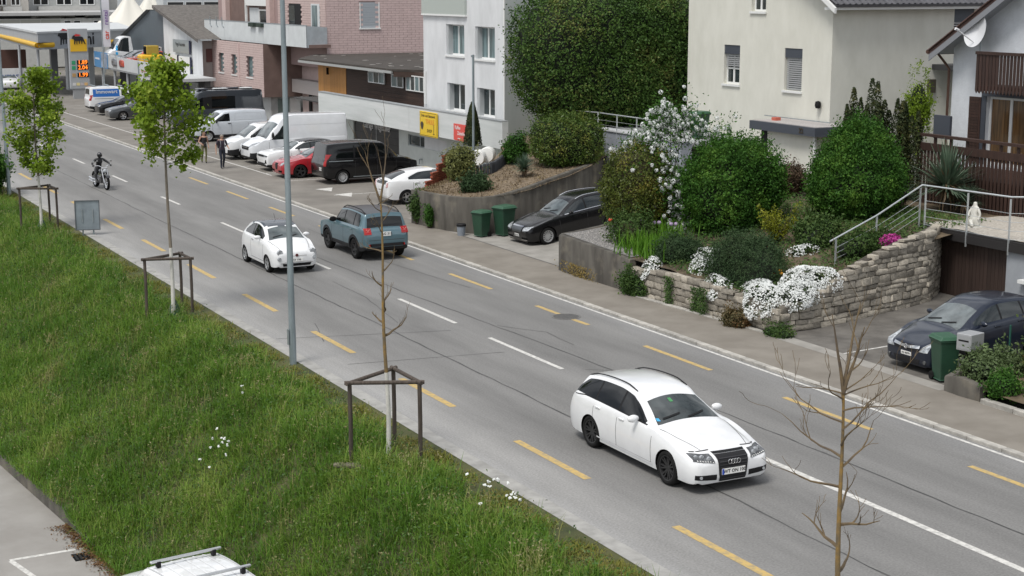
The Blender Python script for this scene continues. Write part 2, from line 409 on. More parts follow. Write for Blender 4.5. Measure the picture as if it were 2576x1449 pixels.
LAMPD = mat('headlight_dark', (.10,.105,.11), .06, .3, var=.5, scale=14, spec=.8)
TAIL = mat('taillight_red', (.34,.012,.012), .12, var=.25, scale=9, spec=.7)
AMBER = mat('indicator_amber', (.65,.22,.03), .2)
PLATE = mat('plate_white', (.78,.78,.76), .5); PBLUE = mat('plate_blue', (.02,.07,.42), .5); INK = mat('plate_ink', (.012,.012,.012), .6)
GAP = mat('panel_gap', (.03,.03,.032), .8)
UNDER = mat('underbody', (.006,.006,.006), .9, spec=.1)
CLAD = mat('grey_cladding', (.018,.018,.02), .6, spec=.25)
_wheel = {}
def wheel_meshes(Rr, wd, style, rimc, tyre_h):
    key = (Rr, wd, style, rimc, tyre_h)
    if key in _wheel: return _wheel[key]
    rr = Rr - tyre_h; h = wd/2
    prof = [(rr*.97,-h*.9),(rr+.012,-h),(Rr-.035,-h*1.02),(Rr-.008,-h*.82),(Rr,-h*.5),(Rr,h*.5),(Rr-.008,h*.82),(Rr-.035,h*1.02),(rr+.012,h),(rr*.97,h*.9)]
    ty = MB().lathe(prof, 32, 'y').mesh('tyre', RUBBER, smooth=50)
    rm = MB(); rm.lathe([(0,h*.10),(rr*.80,h*.10),(rr*.86,h*.25)], 32, 'y', mi=1)
    rm.lathe([(rr*.86,h*.25),(rr*.90,h*.86),(rr*.99,h*.92),(rr*1.0,h*.80),(rr*.97,-h*.85),(rr*.6,-h*.85)], 32, 'y')
    rm.lathe([(0,h*.62),(rr*.13,h*.62),(rr*.19,h*.5),(rr*.19,h*.1)], 16, 'y')
    n, tw = {'multi': (7, .085), 'five': (5, .16), 'cap': (14, .075), 'double': (14, .06), 'dark5': (5, .15)}[style]
    for k in range(n):
        a = 2*math.pi*k/n
        if style == 'double': a = 2*math.pi*(k//2)/7 + (.16 if k % 2 else -.16)
        ca, sa = math.cos(a), math.sin(a)
        def P(r, t, y): return (r*ca - t*sa, y, r*sa + t*ca)
        w0, w1 = rr*tw*1.1, rr*tw*.85; r0, r1 = rr*.12, rr*.93
        V = [P(r0,-w0,h*.58),P(r0,w0,h*.58),P(r1,w1,h*.80),P(r1,-w1,h*.80),P(r0,-w0,h*.2),P(r0,w0,h*.2),P(r1,w1,h*.45),P(r1,-w1,h*.45)]
        rm.add(V, [(0,1,2,3),(0,4,5,1),(1,5,6,2),(2,6,7,3),(3,7,4,0)])
    rim = rm.mesh('rim', [rimc, UNDER], smooth=40)
    _wheel[key] = (ty, rim); return ty, rim
ALLOY = mat('alloy_rim', (.52,.53,.54), .3, .85); GUNM = mat('gunmetal_rim', (.05,.05,.052), .4, .6); HUBC = mat('hubcap_silver', (.50,.51,.52), .4, .5); BRIM = mat('black_rim', (.02,.02,.02), .4)
class Car:
    def __init__(s, name, label, cat, loc, heading, P, paintm, group=None, pitch=0.0, wheel='five', rimc=None, clad=0.0, cladm=None, roofm=None, glass=None, tyre_h=.11, steer=0):
        s.P = P; L, W, H = P['L'], P['W'], P['H']; s.L, s.W, s.H = L, W, H; hw = W/2; s.glass = glass or CGLASS
        s.root = thing(name, label, cat, loc, rot=(0, -pitch, heading), group=group); s.root.rotation_mode = 'XYZ'
        # rotation: heading about z, then pitch about the car's own y
        s.root.rotation_euler = (Matrix.Rotation(heading, 3, 'Z') @ Matrix.Rotation(-pitch, 3, 'Y')).to_euler()
        hf = P['hood']; cs, cz = P['cowl']; hs_, hz = P['head']; rs, rz = P['rend']; ts, tz = P['tail']; te = P['tend']; pk = P.get('peak', (hs_+rs)/2)
        nose = P.get('nose', .12); bt0, bt1 = P['belt']; zb = P.get('zb', .19); wn = P.get('wn', 1.0)
        zr = [(0, hf-.16), (.02, hf-.10), (nose, hf), (nose+(cs-nose)*.5, hf+(cz-hf)*.62), (cs-.03, cz-.012), (cs+.03, cz+.012), (cs+(hs_-cs)*.5, cz+(hz-cz)*.535), (hs_, hz), (hs_+.12, hz+(H-hz)*.5), (pk, H), (rs, rz)]
        zr += [((rs+ts)/2, (rz+tz)/2 + P.get('bulge', .02)), (ts, tz), (L-.05, te), (L, te-.14)]
        s.zr = pchip(zr)
        sh0 = P.get('sh0', .05)
        zs = [(0, hf-.20), (.05, hf-sh0-.05), (nose+.1, hf-sh0+.01), (cs, bt0), (ts-.25, bt1), (L-.05, min(te-.02, bt1-.04)), (L, te-.18)]
        s.zs = pchip(zs)
        s.zb = pchip([(0, zb+.14), (.05, zb+.03), (.25, zb), (L-.35, zb+.01), (L-.06, zb+.08), (L, zb+.2)])
        s.w = pchip([(0, .74*wn*hw), (.025, .82*wn*hw), (.09, .89*wn*hw), (.25, .95*hw), (.65, .985*hw), (1.2, hw), (L-.7, hw), (L-.3, .97*hw), (L-.09, .925*hw), (L-.02, .87*hw), (L, .80*hw)])
        tb = P.get('tumble', .66); tb2 = P.get('tumble2', tb-.015); cwf = P.get('cwf', .80)
        s.wc = pchip([(0, .62), (nose, .72), (cs, cwf), (hs_, tb+.01), (pk, tb), (rs, tb2), (ts, P.get('tailw', .78)), (L, .70)])
        s.cr = pchip([(0, .03), (nose, .045), (cs, P.get('ccr', .075)), (hs_, .07), (pk, .05), (rs, .05), (ts, .06), (L, .04)])
        st = sorted(set([0, .008, .02, .04, .07, .11, .16, .22, .3] + [L-q for q in (0, .006, .015, .03, .05, .08, .12, .18, .26, .36)] + [cs+q for q in (-.08, -.03, 0, .03, .08)] + [ts+q for q in (-.06, 0, .05) if ts+q < L-.01] +
                        [rs+q for q in (-.08, -.03, 0, .04)] + [.3+(L-.66)*k/46 for k in range(47)]))
        st = [a for i, a in enumerate(st) if i == 0 or a - st[i-1] > .004]
        rows = []
        for a in st:
            h = s.half(a); rows.append([(L/2-a, y, z) for y, z in h] + [(L/2-a, -y, z) for y, z in h[-2:0:-1]])
        n = len(rows[0]); mb = MB()
        for r in rows: mb.v += r
        for i in range(len(rows)-1):
            for k in range(n):
                mb.f.append((i*n+k, i*n+(k+1) % n, (i+1)*n+(k+1) % n, (i+1)*n+k)); mb.m.append(0)
        mb.f.append(tuple(range(n))[::-1]); mb.m.append(0); mb.f.append(tuple((len(rows)-1)*n+k for k in range(n))); mb.m.append(0)
        me = mb.mesh('body', [paintm, UNDER, cladm or CLAD, roofm or paintm])
        bm = bmesh.new(); bm.from_mesh(me); s.bvh = BVHTree.FromBMesh(bm); bm.free()
        # wheel wells
        Rw = P['R']; s.ax = (P['fo'], P['fo']+P['wb'])
        body = bpy.data.objects.new('body', me); COL.objects.link(body)
        cm = MB(); ra = Rw + P.get('gap', .045); yi = hw-.32
        for a in s.ax:
            for sg in (-1, 1): cm.lathe([(0, sg*yi), (ra, sg*yi), (ra, sg*(hw+.3)), (0, sg*(hw+.3))], 36, 'y', c=(L/2-a, 0, Rw-.01))
        bmc = bmesh.new(); cme = cm.mesh('cut', UNDER); bmc.from_mesh(cme); bmesh.ops.remove_doubles(bmc, verts=bmc.verts, dist=1e-5); bmesh.ops.recalc_face_normals(bmc, faces=bmc.faces); bmc.to_mesh(cme); bmc.free()
        co = bpy.data.objects.new('cut', cme); COL.objects.link(co)
        md = body.modifiers.new('b', 'BOOLEAN'); md.operation = 'DIFFERENCE'; md.object = co; md.solver = 'EXACT'
        dg = bpy.context.evaluated_depsgraph_get(); me2 = bpy.data.meshes.new_from_object(body.evaluated_get(dg))
        bpy.data.objects.remove(body); bpy.data.objects.remove(co); bpy.data.meshes.remove(cme)
        me2.materials.clear()
        for m_ in (paintm, UNDER, cladm or CLAD, roofm or paintm): me2.materials.append(m_)
        mi = []
        for p in me2.polygons:
            c = p.center; k = 0
            for a in s.ax:
                d = math.hypot(c.x-(L/2-a), c.z-(Rw-.01))
                if d < ra*1.001 and abs(c.y) < hw-.01 and (d < ra*.985 and abs(abs(c.y)-yi) < .01 or d > ra*.95 and abs(p.normal.y) < .3): k = 1
            if k == 0:
                if p.normal.z < -.6 and c.z < zb+.1: k = 1
                elif clad and c.z < clad: k = 2
                elif roofm and c.z > hz-.03 and p.normal.z > .6: k = 3
            mi.append(k)
        me2.polygons.foreach_set('material_index', mi); me2.polygons.foreach_set('use_smooth', [True]*len(mi)); me2.set_sharp_from_angle(angle=R(38)); me2.name = 'body'
        s.body = link('body', me2, s.root)
        ty, rim = wheel_meshes(Rw, P.get('tw', .21), wheel, rimc or ALLOY, tyre_h)
        for i, a in enumerate(s.ax):
            for sg in (-1, 1):
                o = link('wheel', ty, s.root, (L/2-a, sg*(hw-P.get('tw', .21)/2-.015), Rw))
                o.rotation_euler = (0, random.uniform(0, 1), (math.pi if sg < 0 else 0) + (steer if i == 0 else 0))
                link('rim', rim, o)
    def half(s, a):
        W = s.w(a); zb = s.zb(a); zs = s.zs(a); zr = s.zr(a); h = zs-zb; cr = s.cr(a)
        f = s.P.get('slab', 0)   # slab-sided vans: less tumblehome below the belt
        zc = max(zr-cr, zs+.004); zc = min(zc, zr-.004); wc = s.wc(a)*W
        y8, z8 = (.925+.04*f)*W, zs+min(.012, (zc-zs)*.2)
        def q(t, b=0): return (y8+(wc-y8)*t + b, z8+(zc-z8)*t)
        b = .018*min(1, (zc-zs)/.3)
        return [(0, zb), (.55*W, zb), (.84*W, zb), (.955*W, zb+.04), (.982*W, zb+.22*h), (W, zb+.48*h), (.997*W, zb+.68*h), ((.985+.01*f)*W, zb+.8*h), ((.962+.025*f)*W, zb+.93*h), ((.94+.04*f)*W, zs),
                (y8, z8), q(.33, b*.8), q(.66, b), q(.9, b*.5), (wc, zc), (wc*.955, zc+(zr-zc)*.38), (wc*.82, zc+(zr-zc)*.66), (wc*.5, zc+(zr-zc)*.9), (wc*.22, zc+(zr-zc)*.98), (0, zr)]
    # ---- projection of 2-d outlines on the shell
    def hit(s, ax, a, b):
        L = s.L
        o, d = {'L': ((L/2-a, 4, b), (0,-1,0)), 'R': ((L/2-a, -4, b), (0,1,0)), 'F': ((L, a, b), (-1,0,0)), 'B': ((-L, a, b), (1,0,0)), 'T': ((L/2-a, b, 5), (0,0,-1))}[ax]
        p, n, i, dist = s.bvh.ray_cast(Vector(o), Vector(d))
        if p is None:
            q = Vector(o) + Vector(d)*({'L': 4-s.W/2, 'R': 4-s.W/2, 'F': L/2, 'B': L/2, 'T': 5-s.H}[ax])
            p, n, i, dist = s.bvh.find_nearest(q)
        if n.dot(Vector(d)) > 0: n = -n
        return p, n, Vector(d)
    def patch(s, name, ax, fn, m, nu=6, nv=4, off=.006, depth=.03, parent=None, flat=False):
        mb = MB(); G = []; B = []
        for j in range(nv+1):
            row = []; rb = []
            for i in range(nu+1):
                a, b = fn(i/nu, j/nv); p, n, d = s.hit(ax, a, b)
                row.append(p + n*off); rb.append(p + d*depth)
            G.append(row); B.append(rb)
        mb.grid(G)
        per = [(0, i) for i in range(nu)] + [(j, nu) for j in range(nv)] + [(nv, i) for i in range(nu, 0, -1)] + [(j, 0) for j in range(nv, 0, -1)]
        n0 = len(mb.v); k = len(per)
        mb.v += [tuple(G[j][i]) for j, i in per] + [tuple(B[j][i]) for j, i in per]
        for q in range(k): mb.f.append((n0+q, n0+(q+1) % k, n0+k+(q+1) % k, n0+k+q)); mb.m.append(0)
        return mb.build(name, m, parent or s.root, smooth=None if flat else 40)
    def quad(s, name, ax, c, m, nu=5, nv=3, **k):
        # c: four corners (a,b): bottom-left, bottom-right, top-right, top-left
        def fn(u, v):
            a = [c[0][t]*(1-u)*(1-v) + c[1][t]*u*(1-v) + c[2][t]*u*v + c[3][t]*(1-u)*v for t in (0, 1)]; return a
        return s.patch(name, ax, fn, m, nu, nv, **k)
    def line(s, name, ax, pts, wd, m, off=.003, parent=None):
        P = []
        for (a, b) in zip(pts, pts[1:]):
            n = max(1, int(math.dist(a, b)/.12)); P += [(a[0]+(b[0]-a[0])*t/n, a[1]+(b[1]-a[1])*t/n) for t in range(n)]
        P.append(pts[-1]); g = []
        for k, p in enumerate(P):
            q = Vector(P[min(k+1, len(P)-1)]) - Vector(P[max(k-1, 0)]); q.normalize(); nn = Vector((-q.y, q.x))*wd/2; r = []
            for sg in (-1, 1):
                pt, nm, d = s.hit(ax, p[0]+nn.x*sg, p[1]+nn.y*sg); r.append(pt+nm*off)
            g.append(r)
        return MB().grid(g).build(name, m, parent or s.root)
    # ---- standard parts
    def side_windows(s, spans, lo=.035, hi=.045, front=None, rear=None, glass=None, sides='LR', names=None, frame=None):
        g = glass or s.glass; out = []
        for sd_ in sides:
            for k, (a, b) in enumerate(spans):
                def top(x):
                    t = s.zr(x)-s.cr(x)-hi; t = max(t, s.zs(x)+lo+.015)
                    if front and k == 0:  # (s at bottom, s at top)
                        x0, x1 = front; zt_ = s.zr(x1)-s.cr(x1)-hi; zl = s.zs(x0)+lo
                        if x < x1: t = min(t, zl + (zt_-zl)*max(.03, (x-x0)/(x1-x0)))
                    if rear and k == len(spans)-1:
                        x0, x1 = rear; zt_ = s.zr(x1)-s.cr(x1)-hi; zl = s.zs(x0)+lo
                        if x > x1: t = min(t, zl + (zt_-zl)*max(.03, ((x0-x)/(x0-x1))**.75))
                    return t
                def fn(u, v):
                    x = a+(b-a)*u; z0 = s.zs(x)+lo; return (x, z0+(top(x)-z0)*v)
                out.append(s.patch('side_window', sd_, fn, g, 12, 5, off=.004))
            for (a, b), (c, d) in zip(spans, spans[1:]):
                def fn(u, v):
                    x = b+(c-b)*u; z0 = s.zs(x)+lo; return (x, z0+(s.zr(x)-s.cr(x)-hi-z0)*v)
                s.patch('pillar', sd_, fn, frame or BLACK, 1, 5, off=.003)
        return out
    def windscreen(s, lo=.03, hi=.035, wb=.94, wt=.90, glass=None, nm='windscreen'):
        cs, cz = s.P['cowl']; hs_, hz = s.P['head']; yb = s.wc(cs)*s.w(cs)*wb; yt = s.wc(hs_)*s.w(hs_)*wt
        def fn(u, v):
            t = 2*u-1; y = (yb+(yt-yb)*v)*t
            z0 = cz+lo-.055*t*t; z1 = hz-hi-.06*t*t; return (y, z0+(z1-z0)*v)
        o = s.patch(nm, 'F', fn, glass or s.glass, 14, 8, off=.005)
        mb_ = s.line('wiper', 'F', [(-yb*.75, cz+lo+.02), (-.1, cz+lo+.075)], .02, BLACK, off=.02)
        s.line('wiper', 'F', [(.02, cz+lo+.01), (yb*.62, cz+lo+.06)], .02, BLACK, off=.02)
        return o
    def rear_window(s, lo=.03, hi=.06, wb=.86, wt=.86, glass=None):
        rs, rz = s.P['rend']; ts, tz = s.P['tail']; yb = s.wc(ts)*s.w(ts)*wb; yt = s.wc(rs)*s.w(rs)*wt
        def fn(u, v):
            t = 2*u-1; y = (yb+(yt-yb)*v)*t
            z0 = tz+lo-.03*t*t; z1 = rz-hi-.04*t*t; return (y, z0+(z1-z0)*v)
        return s.patch('rear_window', 'B', fn, glass or s.glass, 12, 6, off=.005)
    def mirrors(s, a=None, z=None, m=None, size=(.11,.2,.14)):
        cs, cz = s.P['cowl']; a = a or cs+.42; z = z or s.zs(a)+.07
        for sg in (-1, 1):
            y = sg*(s.w(a)*.96); mb = MB(); sx, sy, sz = size
            prof = []
            for i in range(7):
                t = i/6; r = math.sin(math.pi*(.12+.80*t))**.6
                prof.append([(s.L/2-a + sx*.55*r*math.cos(q)*(1.0 if math.cos(q) > 0 else .45), y+sg*(sy*(t-.12)), z+sz*.5*r*math.sin(q)) for q in [2*math.pi*k/14 for k in range(14)]])
            n = 14; base = len(mb.v)
            for r_ in prof: mb.v += r_
            for i in range(6):
                for k in range(n): mb.f.append((base+i*n+k, base+i*n+(k+1) % n, base+(i+1)*n+(k+1) % n, base+(i+1)*n+k)); mb.m.append(0)
            mb.f.append(tuple(range(n))); mb.m.append(0); mb.f.append(tuple(6*n+k for k in range(n))); mb.m.append(0)
            o = mb.build('wing_mirror', m or s.body.data.materials[0], s.root, smooth=50)
    def doors(s, cuts, top=None, zlo=None, handles=(), hm=None, sides='LR', wd=.012):
        for sd_ in sides:
            for a in cuts:
                s.line('door_gap', sd_, [(a, (zlo or s.zb(a)+.14)), (a-.01, s.zs(a)+.01)], wd, GAP)
            if len(cuts) > 1 and zlo is None:
                s.line('door_gap', sd_, [(cuts[0], s.zb(cuts[0])+.14), (cuts[-1], s.zb(cuts[-1])+.14)], wd, GAP)
            for a in handles:
                p, n, d = s.hit(sd_, a, s.zs(a)-.10)
                MB().obox((0,0,0), .19, .035, .035).build('door_handle', hm or s.body.data.materials[0], s.root, tuple(p+n*.012), bevel=.008)
    def plate(s, ax, y, z, txt, w_=.52, h_=.115, eu=True, off=.02, tilt=None):
        p, n, d = s.hit(ax, y, z)
        sg = 1 if ax == 'F' else -1; t = link('number_plate', MB().box(-.012, .0, -w_/2, w_/2, -h_/2, h_/2).mesh('number_plate', PLATE), s.root, tuple(p-Vector(d)*off))
        t.rotation_euler = (0, 0, 0 if sg > 0 else math.pi)
        if eu: MB().box(0, .003, -w_/2, -w_/2+.045, -h_/2+.004, h_/2-.004).build('blue_band', PBLUE, t)
        if txt: lettering(txt, h_*.82, INK, t, (.004, .02 if eu else 0, 0), (R(90), 0, R(90)), extrude=.001, bold=.0012)
        return t
    def arches(s, m, r0, r1):
        for sd_ in 'LR':
            for a in s.ax:
                def fn(u, v, a=a):
                    t = R(-14) + R(208)*u; r = r0+(r1-r0)*v; return (a+r*math.cos(t), s.P['R']+r*math.sin(t))
                s.patch('wheel_arch', sd_, fn, m, 20, 2, off=.012, depth=.04)
    def roof_rails(s, a0, a1, m, h=.05, r=.016):
        for sg in (-1, 1):
            pts = []
            for k in range(13):
                t = k/12; a = a0+(a1-a0)*t; y = sg*s.wc(a)*s.w(a)*.93
                p, n, d = s.hit('T', a, y); lift = h*min(1, 6*min(t, 1-t)); pts.append(p+Vector((0,0,lift+.004)))
            MB().tube(pts, r, 6).build('roof_rail', m, s.root, smooth=60)
def disc(mb, c, r, depth, n=20, axis='x', mi=0):
    mb.lathe([(0, depth), (r*.9, depth), (r, depth*.6), (r, -.03)], n, axis, c, mi); return mb
# ---- white estate car, the nearest vehicle on the road
P = dict(L=4.73, W=1.86, H=1.51, hood=.745, cowl=(1.46,1.01), head=(2.27,1.395), rend=(4.34,1.38), tail=(4.6,1.0), tend=.80, belt=(.945,1.02), fo=.88, wb=2.84, R=.335, zb=.165, nose=.20, tw=.245, peak=3.0, tumble=.655, gap=.035, sh0=.06)
c = Car('estate_car', 'white estate car with black grille driving towards us, nearest vehicle on the road', 'car', (16.83, 25.78, 0), R(-90), P, PW, wheel='double', rimc=GUNM, tyre_h=.085)
c.windscreen(glass=SCREENM)
c.side_windows([(1.74,2.66),(2.72,3.56),(3.62,4.42)], front=(1.66,2.42), rear=(4.5,4.18), lo=.03, glass=CGLASS2)
c.rear_window()
c.mirrors(a=1.98, size=(.13,.23,.16))
c.doors([1.42, 2.70, 3.62], handles=(2.52, 3.44)); c.roof_rails(2.45, 4.35, BLACK, h=.03, r=.014)
for sd_ in 'LR':
    c.line('sill_trim', sd_, [(1.35,.30),(3.45,.31)], .03, PW, off=.014)
    c.line('window_trim', sd_, [(a, c.zs(a)+.022) for a in (1.66,2.2,2.8,3.4,4.0,4.52)], .018, BLACK, off=.006)
for sg, nm in ((1,'L'),(-1,'R')):
    o = c.quad('headlight', 'F', [(sg*.40,.595),(sg*.80,.645),(sg*.785,.735),(sg*.43,.73)], LAMPD, 8, 4, off=.012, depth=.06)
    for y_, z_, r_ in ((.50,.665,.045),(.61,.68,.05),(.71,.69,.035)):
        p, n, d = c.hit('F', sg*y_, z_); disc(MB(), tuple(p+n*.012), r_, .008).build('lamp_lens', LAMP, o)
    for q in range(7):
        p, n, d = c.hit('F', sg*(.44+.05*q), .612+.006*q); disc(MB(), tuple(p+n*.014), .010, .006, 8).build('running_light', PLATE, o)
    c.quad('air_intake', 'F', [(sg*.36,.27),(sg*.80,.31),(sg*.80,.40),(sg*.36,.375)], BLACK, 8, 3, off=.008, depth=.05)
    p, n, d = c.hit('F', sg*.70, .35); disc(MB(), tuple(p+n*.012), .03, .008).build('fog_lamp', LAMP, c.root)
    c.quad('tail_light', 'B', [(sg*.48,.78),(sg*.80,.78),(sg*.80,.90),(sg*.48,.90)], TAIL)
# single-frame grille with slats, four rings and plate
g = c.quad('grille', 'F', [(-.29,.235),(.29,.235),(.345,.715),(-.345,.715)], CLAD, 10, 8, off=.016, depth=.06)
gm = c.quad('grille_frame', 'F', [(-.345,.725),(.345,.725),(.355,.75),(-.355,.75)], BLACK, 8, 1, off=.014)
for k in range(8):
    z = .29+.052*k
    if .34 < z < .47: continue
    wv = .27+.05*(z-.235)/.48
    c.line('grille_slat', 'F', [(-wv,z),(wv,z)], .016, mat('grille_slat_grey', (.05,.05,.053), .3, .3), off=.026, parent=g)
p, n, d = c.hit('F', 0, .60)
for k in range(4):
    y = (-1.5+k)*.062
    rg = MB(); ring = [(p.x+.045+.004*(k % 2), y+.043*math.cos(a), p.z+.043*math.sin(a)) for a in [2*math.pi*q/20 for q in range(21)]]
    rg.tube(ring, .0085, 6, cap=False).build('ring_emblem', CHROME, g, smooth=60)
c.plate('F', 0, .415, 'WT ON 100', off=.03)
c.line('bonnet_gap', 'T', [(.33,.52),(.9,.66),(1.38,.735)], .012, GAP); c.line('bonnet_gap', 'T', [(.33,-.52),(.9,-.66),(1.38,-.735)], .012, GAP)
c.line('bonnet_gap', 'F', [(-.72,.755),(-.36,.775)], .010, GAP); c.line('bonnet_gap', 'F', [(.36,.775),(.72,.755)], .010, GAP)
for q in range(2): pass
sk = c.quad('sticker', 'F', [(-.12,1.27),(-.05,1.27),(-.05,1.32),(-.12,1.32)], mat('green_sticker', (.06,.26,.09), .5), 1, 1, off=.008)
sk = c.quad('sticker', 'F', [(-.66,1.035),(-.60,1.035),(-.60,1.075),(-.66,1.075)], mat('blue_sticker', (.05,.35,.6), .5), 1, 1, off=.008)
# ---- little white rounded hatchback
P = dict(L=3.55, W=1.63, H=1.52, hood=.82, cowl=(.90,1.04), head=(1.52,1.42), rend=(3.10,1.37), tail=(3.43,1.0), tend=.82, belt=(.98,1.03), fo=.72, wb=2.30, R=.29, zb=.19, nose=.20, tw=.19, peak=2.1, tumble=.68, wn=.96, gap=.035, bulge=.07)
c = Car('city_car', 'small rounded white hatchback with glass roof driving towards us', 'car', (17.46, 50.62, 0), R(-90), P, PW, wheel='five', rimc=ALLOY, tyre_h=.09, roofm=mat('glass_roof', (.06,.07,.085), .08, spec=.9))
c.windscreen(glass=SCREEN); c.side_windows([(1.22,2.2),(2.26,3.0)], front=(1.04,1.62), rear=(3.08,2.6), glass=CGLASS2); c.rear_window(); c.mirrors(a=1.42)
c.doors([1.06,2.30], handles=(2.12,), hm=CHROME)
for sg in (1,-1):
    for y_, z_, r_, nm in ((.56,.72,.10,'headlight'),(.60,.52,.065,'fog_lamp')):
        p, n, d = c.hit('F', sg*y_, z_); disc(MB(), tuple(p+n*.0), r_, .03).build(nm, LAMP, c.root, smooth=40)
    c.quad('tail_light', 'B', [(sg*.50,.72),(sg*.62,.72),(sg*.62,.90),(sg*.50,.90)], TAIL)
c.quad('lower_grille', 'F', [(-.46,.27),(.46,.27),(.50,.36),(-.50,.36)], BLACK, 8, 3, off=.012)
c.line('chrome_strip', 'F', [(-.56,.37),(-.30,.40),(.30,.40),(.56,.37)], .02, CHROME, off=.016)
c.line('chrome_strip', 'F', [(-.34,.60),(.34,.60)], .018, CHROME, off=.012)
p, n, d = c.hit('F', 0, .62); disc(MB(), tuple(p+n*.005), .05, .02).build('round_emblem', mat('dark_emblem', (.12,.03,.03), .3, .4), c.root)
c.plate('F', 0, .47, 'SY 196', eu=False, w_=.42)
MB().tube([(-.25,0,1.47),(-.42,.0,1.72)], .006, 5).build('aerial', BLACK, c.root)
c.line('bonnet_gap', 'T', [(.2,.5),(.6,.60),(.95,.66)], .012, GAP); c.line('bonnet_gap', 'T', [(.2,-.5),(.6,-.60),(.95,-.66)], .012, GAP)

# ---- teal boxy off-roader going away
TEAL = paint('teal', (.088,.158,.19), .25, .35)
P = dict(L=4.24, W=1.80, H=1.69, hood=.98, cowl=(1.30,1.13), head=(1.82,1.60), rend=(3.93,1.62), tail=(4.10,1.12), tend=1.03, belt=(1.09,1.13), fo=.82, wb=2.57, R=.355, zb=.28, nose=.12, tw=.225, peak=2.7, tumble=.76, tumble2=.76, tailw=.86, gap=.06, slab=.5, wn=1.08, bulge=.03)
c = Car('off_roader', 'boxy teal off-roader with lit red tail lights driving away from us', 'car', (21.1, 52.0, 0), R(90), P, TEAL, wheel='five', rimc=GUNM, clad=.50, tyre_h=.12, roofm=mat('black_roof', (.02,.021,.024), .3))
c.windscreen(); c.side_windows([(1.55,2.38),(2.46,3.25),(3.33,3.78)], front=(1.42,1.85), rear=(3.86,3.66), glass=CGLASS2); c.rear_window(lo=.04, hi=.12, wb=.93, wt=.95, glass=CGLASS2); c.mirrors(a=1.62, m=BLACK, size=(.12,.24,.19))
c.doors([1.32,2.42,3.30], handles=(2.25,3.14)); c.arches(CLAD, .42, .50); c.roof_rails(1.9, 3.85, BLACK, h=.07, r=.018)
for sg in (1,-1):
    o = c.quad('tail_light', 'B', [(sg*.56,.92),(sg*.80,.92),(sg*.80,1.13),(sg*.56,1.13)], TAIL, off=.02, depth=.08)
    lit = mat('lit_tail_lamp', (.8,.25,.22), .3)
    for q in (45, -45):
        p, n, d = c.hit('B', sg*.68, 1.02); MB().obox((0,0,0), .01, .17, .02, M=Matrix.Rotation(R(q), 3, 'X')).build('lamp_cross', lit, o, tuple(p+n*.028))
    p, n, d = c.hit('B', sg*.62, .55); disc(MB(), (p.x, p.y, p.z), .05, -.03).build('reflector', TAIL, c.root)
    c.quad('headlight', 'F', [(sg*.5,.80),(sg*.72,.80),(sg*.72,.97),(sg*.5,.97)], LAMP)
c.plate('B', 0, .93, 'AG 315', eu=False, w_=.30, h_=.15, off=.03)
c.line('tailgate_gap', 'B', [(-.66,.72),(.66,.72)], .014, GAP); c.quad('bumper_step', 'B', [(-.62,.50),(.62,.50),(.62,.60),(-.62,.60)], CLAD, 8, 2, off=.03)
MB().tube([(-1.62,0,1.66),(-1.78,0,1.86)], .008, 5).build('aerial', BLACK, c.root)

# ---- black estate on the sloping drive
P = dict(L=4.60, W=1.77, H=1.47, hood=.76, cowl=(1.38,.985), head=(2.12,1.37), rend=(4.12,1.33), tail=(4.46,.99), tend=.80, belt=(.93,1.0), fo=.80, wb=2.76, R=.32, zb=.17, nose=.14, tw=.21, peak=2.7, tumble=.665)
c = Car('estate_car', 'shiny black estate car parked on the sloping drive beside the green bins', 'car', (28.9, 50.75, .26), R(182), P, PBLK, wheel='cap', rimc=HUBC, tyre_h=.10, pitch=-.125)
c.windscreen(glass=mat('screen_reflection_pale', (.10,.12,.125), .04, spec=1.0, var=.5, scale=1.2)); c.side_windows([(1.60,2.50),(2.56,3.36),(3.42,4.2)], front=(1.52,2.2), rear=(4.28,3.95)); c.rear_window(); c.mirrors(a=1.85)
c.doors([1.35,2.53,3.40], handles=(2.36,3.2)); c.roof_rails(2.25, 4.1, CHROME, h=.03, r=.014)
for sd_ in 'LR': c.line('chrome_strip', sd_, [(a, c.zs(a)+.015) for a in (1.6,2.2,2.8,3.4,4.1)], .022, CHROME, off=.01)
for sg in (1,-1):
    c.quad('headlight', 'F', [(sg*.42,.60),(sg*.74,.64),(sg*.78,.75),(sg*.44,.72)], LAMP, 6, 3, off=.012)
    c.quad('air_intake', 'F', [(sg*.32,.30),(sg*.70,.32),(sg*.70,.38),(sg*.32,.37)], UNDER, 5, 2, off=.006); c.line('chrome_strip', 'F', [(sg*.3,.285),(sg*.68,.30)], .02, CHROME, off=.012)
g = c.quad('grille', 'F', [(-.30,.55),(.30,.55),(.36,.73),(-.36,.73)], mat('grille_mesh', (.12,.13,.14), .35, .7), 8, 4, off=.014)
c.line('chrome_strip', 'F', [(-.36,.735),(.36,.735)], .035, CHROME, off=.022); c.plate('F', 0, .43, 'AG 9163', eu=False, w_=.30, h_=.09)

